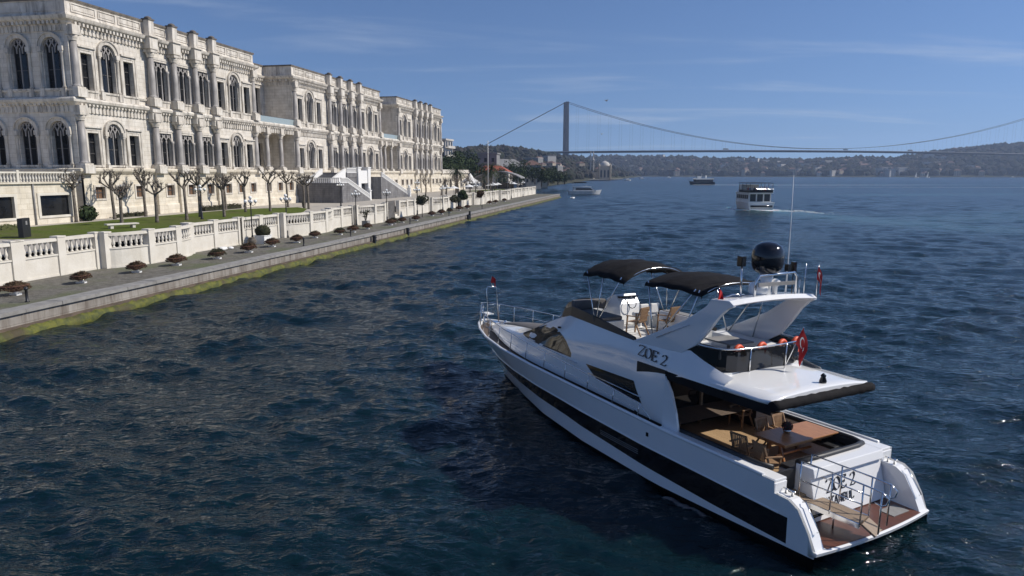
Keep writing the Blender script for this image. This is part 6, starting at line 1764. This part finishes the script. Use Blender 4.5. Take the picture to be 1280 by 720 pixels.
# Asian shore, right across the picture
cols_px = [735, 768, 800, 850, 900, 960, 1010, 1060, 1110, 1150, 1200, 1240, 1280, 1340, 1420, 1500]
shY = [2250, 2220, 2180, 2120, 2060, 2000, 1960, 1930, 1910, 1900, 1890, 1880, 1870, 1860, 1850, 1850]
rpy = [196, 196, 196, 195.5, 198, 199, 199, 195.5, 197.5, 192, 185, 181, 178.5, 176, 172, 172]
apts = [far(p, y) for p, y in zip(cols_px, shY)]
fine_px = np.linspace(735, 1500, 70)
apts = [far(p, np.interp(p, cols_px, shY)) for p in fine_px]
ridge = [rz_for(np.interp(p, cols_px, rpy), np.interp(p, cols_px, shY) + 450) - 20 for p in fine_px]
inl = [((p - 640) / 868.6 * .9, 1.0) for p in fine_px]
gA = hill('asian_hill', apts, inl, ridge, 900, 22, 3, 6500, 13)
# European shore behind the palace
ecol = [(566, 330), (600, 420), (640, 470), (690, 500), (712, 640), (730, 820), (745, 1000), (772, 1120), (790, 1600), (800, 2100)]
ed = []
for k in range(48):
    f = k / 47 * (len(ecol) - 1); i = min(int(f), len(ecol) - 2); a = f - i
    ed.append((ecol[i][0] * (1 - a) + ecol[i + 1][0] * a, ecol[i][1] * (1 - a) + ecol[i + 1][1] * a))
epts = [far(p, y) for p, y in ed]
eridge = [np.interp(p, [566, 600, 625, 650, 680, 720, 760, 800], [22, 27, 26, 20, 22, 30, 44, 50]) for p, _ in ed]
gE = hill('european_hill', epts, [(-.86, .5)] * 48, eridge, 420, 16, 5, 2600, 6.5)

gpts = [Q(-250 + 430 * k / 20, -150) for k in range(21)]
hill('palace_hill', gpts, [(-QN.x, -QN.y)] * 21, [26 + 4 * math.sin(k * .9) for k in range(21)], 420, 12, 8, 1400, 6.0)

def box_house(w, d, h, roof, wallm, roofm):
    b = MB(); b.box(-w / 2, w / 2, -d / 2, d / 2, -4, h, 0)
    if roof == 'gable':
        b.add([(-w / 2 - .4, -d / 2 - .4, h), (w / 2 + .4, -d / 2 - .4, h), (w / 2 + .4, d / 2 + .4, h), (-w / 2 - .4, d / 2 + .4, h), (-w / 2 + w * .25, 0, h + w * .22), (w / 2 - w * .25, 0, h + w * .22)],
              [(0, 1, 5, 4), (2, 3, 4, 5), (1, 2, 5), (3, 0, 4), (0, 3, 2, 1)], 1)
    else: b.box(-w / 2 - .3, w / 2 + .3, -d / 2 - .3, d / 2 + .3, h + .01, h + .8, 1)
    for fl in range(max(1, int(h / 3.4))):
        for k in range(max(2, int(w / 4))):
            x = -w / 2 + w * (k + .5) / max(2, int(w / 4)); z = 1.2 + fl * 3.4
            b.box(x - .7, x + .7, -d / 2 - .06, -d / 2 - .004, z, z + 1.7, 2)
    return b
protos_h = []
for nm, w, d, h, rf, wm, rm in (('house', 11, 10, 8, 'gable', 'plaster1', 'rooftile'), ('house', 14, 10, 11, 'gable', 'plaster2', 'rooftile'), ('apartment_block', 18, 14, 16, 'flat', 'plaster1', 'plaster3'), ('house', 9, 9, 6, 'gable', 'plaster3', 'rooftile'), ('apartment_block', 26, 14, 13, 'flat', 'plaster3', 'plaster1')):
    protos_h.append((nm, box_house(w, d, h, rf, M[wm], M[rm]), wm, rm))
LABH = ['small pale house with a red hipped roof on the wooded far shore', 'cream house with a red hipped roof on the wooded far shore', 'pale flat roofed apartment block on the wooded far shore', 'small grey house with a red roof on the wooded far shore', 'long grey flat roofed block on the wooded far shore']
meshes = [None] * 5
rng = random.Random(11)
def place_far(k, p, rz, group, lab):
    nm, mb, wm, rm = protos_h[k]
    if meshes[k] is None:
        o = mb.build(nm, [M[wm], M[rm], M['farglass']]); meshes[k] = o
    else:
        o = meshes[k].copy(); col.objects.link(o)
    o.location = p; o.rotation_euler = (0, 0, rz); tag(o, lab, 'house' if nm == 'house' else 'apartments', group); return o
for k in range(285):
    cl = rng.random()
    u = rng.choice([rng.uniform(2, 66), rng.gauss(20, 9), rng.gauss(34, 5)]); u = min(max(u, 1), 67)
    v = rng.choice([rng.uniform(.02, .12), rng.uniform(.02, .5), rng.uniform(.1, .35)])
    p = gA(u, v); kk = rng.choices(range(5), (5, 4, 3, 3, 1.2))[0]
    o = place_far(kk, p, rng.uniform(-.6, .6), 'houses on the wooded far shore', LABH[kk])
    s_ = rng.uniform(.8, 1.3); o.scale = (s_, s_, s_ * rng.uniform(.9, 1.3))
for k in range(18):
    u = rng.uniform(19, 38); v = rng.uniform(.02, .22); p = gE(u, v); kk = rng.choices(range(5), (5, 4, 1.5, 3, .6))[0]
    lab = ['pale red roofed house', 'cream red roofed house', 'pale flat roofed apartment block', 'grey red roofed house', 'long grey flat roofed block'][kk] + ' in the waterside town left of the bridge tower'
    o = place_far(kk, p, rng.uniform(-1.2, .2), 'houses in the waterside town by the bridge', lab); s_ = rng.uniform(.7, 1.0); o.scale = (s_, s_, s_)

# nearer buildings on the European side
def building(name, px, Y, z0, w, d, h, rz, lab, wallm, roofm, roof='flat', rows=3, cols_=4, ww=1.3, wh=1.7):
    t = empty(name, far(px, Y, z0), rz, lab, 'building')
    b = MB(); b.box(-w / 2, w / 2, -d / 2, d / 2, -3, h); b.build('wall', M[wallm], t)
    b = MB()
    if roof == 'flat': b.box(-w / 2 - .4, w / 2 + .4, -d / 2 - .4, d / 2 + .4, h + .01, h + .7)
    else: b.add([(-w / 2 - .5, -d / 2 - .5, h), (w / 2 + .5, -d / 2 - .5, h), (w / 2 + .5, d / 2 + .5, h), (-w / 2 - .5, d / 2 + .5, h), (-w / 2 + d * .4, 0, h + d * .28), (w / 2 - d * .4, 0, h + d * .28)], [(0, 1, 5, 4), (2, 3, 4, 5), (1, 2, 5), (3, 0, 4), (0, 3, 2, 1)])
    b.build('roof', M[roofm], t)
    wproto = None
    for r_ in range(rows):
        for c in range(cols_):
            x = -w / 2 + w * (c + .5) / cols_; z = h * (r_ + .3) / rows
            if wproto is None:
                f = MB(); f.box(-ww / 2, ww / 2, -.05, .1, 0, wh); f.box(-ww / 2 - .15, ww / 2 + .15, -.12, -.051, -.2, -.01)
                wproto = f.build('window', M['farglass'], t, (x, -d / 2, z))
            else:
                q = wproto.copy(); col.objects.link(q); q.parent = t; q.location = (x, -d / 2, z)
    return t
apt = building('apartment_building', 555, 300, 4, 6.5, 9, 18.5, -.25, 'white balconied apartment block just beyond the palace end', 'plaster1', 'plaster1', rows=5, cols_=2, ww=1.9, wh=2.4)
for r_ in range(5):
    for c in range(3):
        f = MB(); y = -3 + c * 3; z = 18.5 * (r_ + .3) / 5; f.box(3.2, 3.32, y - .9, y + .9, z, z + 2.2); w_ = f.build('window', M['farglass'], apt)
    f = MB(); z = 18.5 * (r_ + .3) / 5 - .35; f.box(3.26, 4.5, -4.4, 4.4, z - .2, z - .02); f.box(4.35, 4.5, -4.4, 4.4, z - .019, z + .8); f.build('balcony', M['plaster1'], apt)
building('grey_building', 597, 360, 3, 22, 14, 15.5, -.1, 'grey scaffolded building behind the bare trees', 'plaster3', 'plaster3', rows=3, cols_=6)
building('red_roof_house', 617, 345, 3, 17, 12, 6.5, -.15, 'white house with a bright red tiled roof behind the flagpole', 'plaster1', 'rooftilebright', 'hip', rows=1, cols_=5)
building('grey_hall', 633, 420, 3, 22, 16, 10, .1, 'grey shed roofed hall behind the big palm', 'plaster3', 'plaster3', 'hip', rows=1, cols_=5)
building('shore_house', 664, 430, 3, 10, 10, 11, .1, 'tall pale house with a red roof right of the big palm', 'plaster1', 'rooftile', 'hip', rows=3, cols_=3)
building('shore_house', 672, 470, 3, 12, 10, 8, .0, 'cream house behind the curved roof pavilion', 'plaster2', 'rooftile', 'hip', rows=2, cols_=3)

# evergreens just beyond the palace
def leafy(name, p, h, r_, lab, mat, seed, group, n=900, cyp=False):
    t = empty(name, p, 0, lab, 'tree', group); rg = random.Random(seed)
    b = MB(); b.tube([(0, 0, -.5), (.1, 0, h * .4), (0, 0, h * .75)], [.35, .28, .15], 6); b.build('trunk', M['bark'], t)
    b = MB()
    for k in range(9):
        z = h * rg.uniform(.35, .9); q = r_ * rg.uniform(.4, .6) * (1.0 if not cyp else (1.15 - z / h)); a = rg.uniform(0, 6.28); o_ = r_ * rg.uniform(0, .6) * (0 if cyp else 1)
        leaf_ball(b, (o_ * math.cos(a), o_ * math.sin(a), z), q, q, q * (.85 if not cyp else 2), n // 9, r_ * .16, rg)
    b.build('crown', mat, t)
for i, (px, Y, h, r_) in enumerate([(556, 262, 11, 4.5), (566, 268, 12.5, 5), (574, 285, 13.5, 5.5), (584, 300, 13, 5.5), (561, 285, 13, 5), (590, 275, 9, 4), (604, 300, 10, 4.5), (650, 330, 8, 4), (676, 350, 8, 4.5), (684, 380, 8, 5), (696, 400, 7, 5), (704, 420, 6, 4), (640, 380, 12, 5), (655, 400, 13, 5.5), (668, 420, 12, 5.5), (628, 330, 8, 4), (690, 450, 10, 5), (646, 300, 6, 3.5), (575, 330, 17, 6), (588, 340, 17, 6)]):
    leafy('evergreen_tree', far(px, Y, 3.2), h, r_, 'dark evergreen tree among the trees beyond the end of the palace', M['leaf'], 200 + i, 'dark trees beyond the palace')

# mosque on its quay
mq = empty('mosque', far(752, 1040, 1.5), -.12, 'pale stone waterside mosque with a grey dome and two slim minarets', 'mosque')
b = MB(); b.box(-7, 9, -8, 8, -2, 17); b.box(-7.4, 9.4, -8.4, 8.4, 17.01, 18)
for x in (-7, 9):
    for y in (-8, 8): b.lathe([(1.4, -2), (1.3, 18), (1.5, 19), (.2, 22)], (x, y, 0), 8)
b.build('prayer_hall', M['plaster2'], mq)
b = MB(); b.lathe([(7.4, 18.01), (7.3, 19.5), (6.6, 21.6), (5.0, 23.6), (2.6, 24.8), (.3, 25.4), (.1, 27)], (1, 0, 0), 20); b.build('dome', M['plaster1'], mq)
for x in (-4, 1, 6):
    b = MB(); b.prism([(x - 1.3, 2), (x + 1.3, 2), (x + 1.3, 11), (x + .9, 12.3), (x, 13), (x - .9, 12.3), (x - 1.3, 11)], fx, -8.12, -8.01); b.build('window', M['farglass'], mq)
b = MB(); b.box(-24, -7.01, -6, 8, -2, 9); b.box(-24.4, -7.01, -6.3, 8.3, 9.01, 9.8); b.build('sultan_lodge', M['plaster2'], mq)
for x in (-19.6, -15.6):
    b = MB(); b.lathe([(1.1, -2), (1.0, 16), (.9, 26), (1.5, 26.6), (1.5, 27.6), (.75, 27.8), (.7, 34), (.9, 34.2), (.1, 40)], (x, 4, 0), 8); b.build('minaret', M['plaster1'], mq)
sheet('mosque_quay', [far(690, 760, 1.2), far(735, 930, 1.2), far(775, 1030, 1.2), far(775, 1100, 1.2), far(700, 1100, 1.2)], M['cap'])

# ------------------------------------------------------------------ suspension bridge
br = empty('suspension_bridge', (120, 1600, 0), math.atan2(255, 1249.5), 'long grey suspension bridge crossing the strait with one tower in view', 'bridge')
SP = 1275.0; TZ = 165.0
def dz(x): return 58.0 + 6.0 * (1 - ((x - SP / 2) / (SP / 2)) ** 2) if 0 <= x <= SP else 58.0 - .012 * (-x if x < 0 else x - SP)
b = MB(); secs = []
for k in range(61):
    x = -420 + k * (SP + 840) / 60; z = dz(x)
    secs.append([(x, -11, z), (x, 11, z), (x, 12, z - .8), (x, 10, z - 4.6), (x, -10, z - 4.6), (x, -12, z - .8)])
b.loft(secs, closed=True, caps=True); b.build('deck', M['steelgrey'], br)
for x in (0, SP):
    tw = None
    for y in (-8, 8):
        b = MB(); secs = []
        for z, w in ((-2, 4.6), (20, 4.3), (TZ, 3.4)): secs.append([(x - w, y - w * .5, z), (x + w, y - w * .5, z), (x + w, y + w * .5, z), (x - w, y + w * .5, z)])
        b.loft(secs, closed=True, caps=True); b.box(x - 6, x + 6, y - 4, y + 4, -3, 5); b.build('tower_leg', M['steelgrey'], br)
    for z in (48, 105, TZ - 7):
        b = MB(); b.box(x - 2.6, x + 2.6, -5.6, 5.6, z - 3, z + 3); b.build('cross_beam', M['steelgrey'], br)
hp = None
for y in (-8, 8):
    b = MB(); pts = [(-225, y, 50), (-190, y, 66), (0, y, TZ)]
    sag = lambda x: dz(SP / 2) + 4 + (TZ - dz(SP / 2) - 4) * ((x - SP / 2) / (SP / 2)) ** 2
    pts += [(SP * k / 48, y, sag(SP * k / 48)) for k in range(1, 48)] + [(SP, y, TZ), (SP + 400, y, 48)]
    b.tube(pts, .55, 6); b.build('main_cable', M['steelgrey'], br)
    for k in range(1, 50):
        x = SP * k / 50
        if sag(x) - dz(x) < 5: continue
        if hp is None:
            h = MB(); h.tube([(0, 0, 0), (0, 0, 1)], .10, 4); hp = h.build('hanger', M['steelgrey'], br); o = hp
        else:
            o = hp.copy(); col.objects.link(o); o.parent = br
        o.location = (x, y, dz(x)); o.scale = (1, 1, sag(x) - dz(x))
for x in (-75, -150, -230, -310):
    b = MB(); b.box(x - 1.5, x + 1.5, -7, 7, -1, dz(x) - 3.5); b.build('approach_pier', M['steelgrey'], br)
for i, (x, y, w, hgt, lab) in enumerate([(385, -6, 13, 4.0, 'long grey lorry on the bridge deck, left one'), (700, -6, 12, 3.6, 'pale bus on the bridge deck near its middle'), (880, -6, 13, 4, 'dark lorry on the bridge deck, right one')]):
    t = empty('lorry', (0, 0, 0), 0, lab, 'lorry', 'vehicles on the bridge')
    mw = Matrix.Translation((120, 1600, 0)) @ Matrix.Rotation(math.atan2(255, 1249.5), 4, 'Z') @ Matrix.Translation((x, y, dz(x)))
    t.location = mw.to_translation(); t.rotation_euler = mw.to_3x3().to_euler()
    b = MB(); b.box(-w / 2, w / 2 - 2.5, -1.25, 1.25, .9, hgt); b.build('trailer', M['plaster3' if i != 1 else 'plaster1'], t)
    b = MB(); b.box(w / 2 - 2.3, w / 2, -1.2, 1.2, .6, hgt * .8); b.build('cab', M['plaster1'], t)

# ------------------------------------------------------------------ other boats
def hull_mb(L_, B_, h, bow=.35, n=16, z0=-.5):
    b = MB(); secs = []
    for k in range(n + 1):
        x = -L_ / 2 + L_ * k / n; t = max(0, (k / n - (1 - bow)) / bow); w = B_ / 2 * (1 - t ** 2.2) + .02; sh_ = h * (1 + .35 * t ** 2)
        ov = .08 * L_ * t ** 2
        secs.append([(x + ov, w, sh_), (x + ov * .3, w * .86, .15), (x, w * .7, z0), (x, -w * .7, z0), (x + ov * .3, -w * .86, .15), (x + ov, -w, sh_)])
    b.loft(secs, closed=True, caps=True, mats=lambda i, j: 0); return b
tb = empty('tour_boat', (FE.x, FE.y, 0), PI / 2 + R(2), 'white two deck passenger boat under way with an open crowded upper deck', 'boat')
tb.scale = (.8, 1.2, 1.0)
hull_mb(16, 5.6, 1.9).build('hull', M['boatwhite'], tb)
b = MB(); b.box(-8.0, -7.9, -2.3, 2.3, .35, .5); b.tube([(-8.05, y, .9) for y in (-2.3, 2.3)], .25, 8); b.build('stern_band', M['blackgloss'], tb)
b = MB(); b.box(-6.5, 5, -2.35, 2.35, 1.9, 4.1); b.build('saloon', M['boatwhite'], tb)
for sg in (1, -1):
    for k in range(6):
        b = MB(); b.box(-5.8 + k * 1.7, -4.5 + k * 1.7, min(sg * 2.36, sg * 2.40), max(sg * 2.36, sg * 2.40), 2.7, 3.7); b.build('window', M['farglass'], tb)
for y in (-1.5, 0, 1.5):
    b = MB(); b.box(-6.56, -6.51, y - .6, y + .6, 2.1, 3.9); b.build('stern_door', M['farglass'], tb)
b = MB(); b.box(-7.6, 5.2, -2.5, 2.5, 4.11, 4.28); b.build('upper_deck', M['boatwhite'], tb)
b = MB(); b.box(-7.4, 2.5, -2.45, 2.45, 6.6, 6.72); b.build('canopy', M['canvas'], tb)
b = MB(); b.prism([(2.4, 4.28), (5.0, 4.28), (4.4, 6.2), (2.4, 6.2)], fx, -1.9, 1.9); b.build('wheelhouse', M['boatwhite'], tb)
b = MB(); b.prism([(4.75, 5.0), (4.9, 5.0), (4.35, 6.2), (4.2, 6.2)], fx, -1.6, 1.6); b.build('wheelhouse_window', M['farglass'], tb)
for x in (-7.3, -4, -.8, 2.2):
    for y in (-2.4, 2.4):
        b = MB(); b.tube([(x, y, 4.28), (x, y, 6.6)], .05, 5); b.build('canopy_post', M['blackgloss'], tb)
b = MB()
for z in (4.75, 5.2): b.tube([(2.2, 2.45, z), (-7.5, 2.45, z), (-7.5, -2.45, z), (2.2, -2.45, z)], .03, 5)
b.build('upper_rail', M['steel'], tb)
for sg in (1, -1):
    b = MB(); b.box(-7.5, 2.3, min(sg * 2.40, sg * 2.44), max(sg * 2.40, sg * 2.44), 4.29, 4.95); b.build('upper_bulwark', M['glass_dark'], tb)
b = MB(); b.box(-7.52, -7.48, -2.39, 2.39, 4.29, 4.9); b.build('upper_bulwark', M['glass_dark'], tb)
def seated_person(parent_loc, seed, shirt):
    rg = random.Random(seed); b = MB()
    secs = []
    for z, rx, ry, xo in ((0, .20, .17, .0), (.12, .21, .18, 0), (.35, .17, .13, 0), (.55, .22, .13, -.02), (.66, .17, .10, -.02), (.72, .07, .07, -.01), (.78, .065, .07, 0), (.84, .09, .10, .02), (.93, .10, .115, .02), (1.02, .075, .09, .01), (1.05, .02, .03, .01)):
        secs.append([(xo + ry * math.cos(2 * PI * k / 10), rx * math.sin(2 * PI * k / 10), z) for k in range(10)])
    b.loft(secs, closed=True, caps=True, smooth=True, mats=lambda i, j: 1 if i >= 5 else 0)
    for sg in (-1, 1):
        b.tube([(0, sg * .1, .08), (.42, sg * .11, .10), (.46, sg * .11, -.38), (.58, sg * .11, -.40)], [.095, .08, .055, .04], 7, 2)
        b.tube([(-.02, sg * .23, .58), (.06, sg * .27, .30), (.28, sg * .17, .20)], [.06, .048, .035], 6, 0)
    return b
skin = mk('skin', (.42, .26, .18), None, .6); trouser = mk('dark_trousers', (.03, .035, .05), None, .8)
shirts = [mk('blue_shirt', (.06, .10, .25), None, .8), mk('pale_shirt', (.55, .52, .48), None, .8), mk('dark_jacket', (.03, .03, .035), None, .8), mk('red_shirt', (.35, .05, .04), None, .8)]
bm_ = Matrix.Translation((FE.x, FE.y, 0)) @ Matrix.Rotation(PI / 2 + R(2), 4, 'Z') @ Matrix.Diagonal((.8, 1.2, 1, 1))
pr = None
for i in range(12):
    x, y = -6.4 + (i // 3) * 1.7, -1.5 + (i % 3) * 1.4
    b = seated_person(None, i, None)
    o = b.build('person', [shirts[i % 4], skin, trouser]); mw = bm_ @ Matrix.Translation((x, y, 4.72)); o.location = mw.to_translation(); o.rotation_euler = (0, 0, PI / 2 + R(2))
    tag(o, ['seated passenger in a blue top on the upper deck of the tour boat', 'seated passenger in a pale top on the upper deck of the tour boat', 'seated passenger in a dark jacket on the upper deck of the tour boat', 'seated passenger in a red top on the upper deck of the tour boat'][i % 4], 'person', 'passengers on the tour boat')
b = MB()
for r_ in range(4): b.box(-6.6 + r_ * 1.7, -6.2 + r_ * 1.7, -2.1, 2.1, 4.28, 4.72)
b.build('bench_row', M['bluegrey'], tb)

fy_ = empty('ferry', far(872, 590, 0), PI + .15, 'low dark hulled ferry with a white upper deck trailing a long wake', 'boat')
hull_mb(20, 6, 2.2).build('hull', M['navy'], fy_)
b = MB(); b.box(-8.5, 6.5, -2.7, 2.7, 2.2, 4.2); b.build('main_cabin', M['farglass'], fy_)
b = MB(); b.box(-9, 7, -2.9, 2.9, 4.21, 4.6); b.box(-9, 7, -2.9, -2.8, 4.61, 5.2); b.box(-9, 7, 2.8, 2.9, 4.61, 5.2); b.build('upper_deck', M['boatwhite'], fy_)
b = MB(); b.box(1.5, 5, -1.6, 1.6, 4.61, 6.9); b.build('wheelhouse', M['boatwhite'], fy_)
b = MB(); b.tube([(1, 0, 4.6), (.6, 0, 9)], .1, 6); b.lathe([(.6, 4.6), (.5, 7.4)], (-3, 0, 0), 10); b.build('funnel', M['boatwhite'], fy_)

my = empty('moored_yacht', far(728, 312, 0), .06, 'white cabin cruiser with black canopies moored off the end of the quay', 'boat')
hull_mb(13.5, 4.2, 1.5).build('hull', M['boatwhite'], my)
b = MB(); b.prism([(-5, 1.5), (5.2, 1.5), (3.2, 3.0), (-4.6, 3.2)], fx, -1.7, 1.7); b.build('cabin', M['boatwhite'], my)
b = MB(); b.prism([(-4, 1.9), (3.6, 1.9), (2.6, 2.7), (-3.8, 2.8)], fx, -1.73, -1.705); b.build('window', M['farglass'], my)
b = MB(); b.box(-5.2, 3, -1.85, 1.85, 3.21, 3.4); b.build('roof', M['boatwhite'], my)
b = MB(); b.box(-5, 1.2, -1.5, 1.5, 4.9, 5.1); b.box(-4.4, .6, -1.2, 1.2, 5.101, 5.35); b.build('canopy', M['canvas'], my)
for x in (-4.8, 1):
    for y in (-1.4, 1.4):
        b = MB(); b.tube([(x, y, 3.4), (x, y, 4.9)], .04, 5); b.build('canopy_pole', M['steel'], my)
t = empty('floating_dock', Q(262, -29.5, 0), QRZ, 'small white floating pontoon beside the end of the quay', 'pontoon')
b = MB(); b.box(-3, 3, -.6, .6, -.2, .35); b.build('deck', M['whitepaint'], t, bevel=.1)
b = MB(); b.lathe([(.12, .351), (.12, .7), (.2, .75), (.05, .8)], (-2, 0, 0), 8); b.build('bollard', M['iron'], t)
def sail_boat(px, Y, lab, s_=1.0):
    t = empty('sail_boat', far(px, Y, 0), .3, lab, 'boat', 'small white boats off the far shore'); hull_mb(9 * s_, 3 * s_, 1.2 * s_).build('hull', M['boatwhite'], t)
    b = MB(); b.tube([(0, 0, 1), (0, 0, 12 * s_)], .12, 5); b.build('mast', M['steel'], t)
    b = MB(); b.prism([(-.2, 2), (-4 * s_, 2), (-.3, 11.5 * s_)], fx, -.05, .05); b.build('sail', M['boatwhite'], t)
for i, (px, Y, lab, s_) in enumerate([(1133, 1500, 'small white sailing boat off the far shore, left of a pair', 1.1), (1147, 1520, 'small white sailing boat off the far shore, right of a pair', 1.1), (781, 900, 'small white motor boat just right of the mosque', .9), (798, 1150, 'tiny white boat off the far shore right of the mosque', .9), (831, 1500, 'tiny white boat off the far shore left of the ferry', 1.0), (1250, 1450, 'low white boat off the far shore at the right edge', 1.3)]):
    if i in (2, 3, 4, 5):
        t = empty('motor_boat', far(px, Y, 0), PI * (i % 2) + .2, lab, 'boat', 'small white boats off the far shore'); hull_mb(9 * s_, 3 * s_, 1.3 * s_).build('hull', M['boatwhite'], t)
        b = MB(); b.prism([(-2.5, 1.2), (2, 1.2), (1.2, 3.2), (-2.2, 3.2)], fx, -1.1, 1.1); b.build('cabin', M['boatwhite'], t)
    else: sail_boat(px, Y, lab, s_)

# gulls
for i, (px, py, Y, lab) in enumerate([(753, 131, 120, 'small dark gull in the sky above the bridge cable right of the tower'), (748.5, 170, 120, 'small pale gull flying just above the bridge deck right of the tower')]):
    z = rz_for(py, Y)
    t = empty('gull', far(px, Y, z), .6 + i, lab, 'bird', 'gulls in the sky')
    b = MB(); b.tube([(-.28, 0, 0), (-.1, 0, .03), (.12, 0, .02), (.24, 0, .03), (.32, 0, .01)], [.015, .075, .08, .045, .01], 8); b.build('body', M['plaster3' if i == 0 else 'plaster1'], t)
    for sg in (-1, 1):
        b = MB(); b.loft([[(.10, sg * .05, .05), (-.08, sg * .05, .05)], [(.12, sg * .32, .22), (-.06, sg * .32, .20)], [(.04, sg * .66, .14), (-.04, sg * .66, .13)]], smooth=True); b.build('wing', M['plaster3' if i == 0 else 'plaster1'], t)

# ------------------------------------------------------------------ haze over the strait
def make_haze():
    m = bpy.data.materials.new('haze_air'); m.use_nodes = True
    N, L = m.node_tree.nodes, m.node_tree.links
    N.clear()
    out = N.new('ShaderNodeOutputMaterial'); v = N.new('ShaderNodeVolumePrincipled')
    v.inputs['Color'].default_value = (0.56, 0.72, 1.0, 1); v.inputs['Density'].default_value = HAZE; v.inputs['Anisotropy'].default_value = 0.25
    L.new(v.outputs[0], out.inputs['Volume'])
    b = MB(); b.box(-4600, 4600, -4600, 4600, -5, 230); o = b.build('haze', m); tag(o, kind='stuff')
HAZE = 0.00014
make_haze()
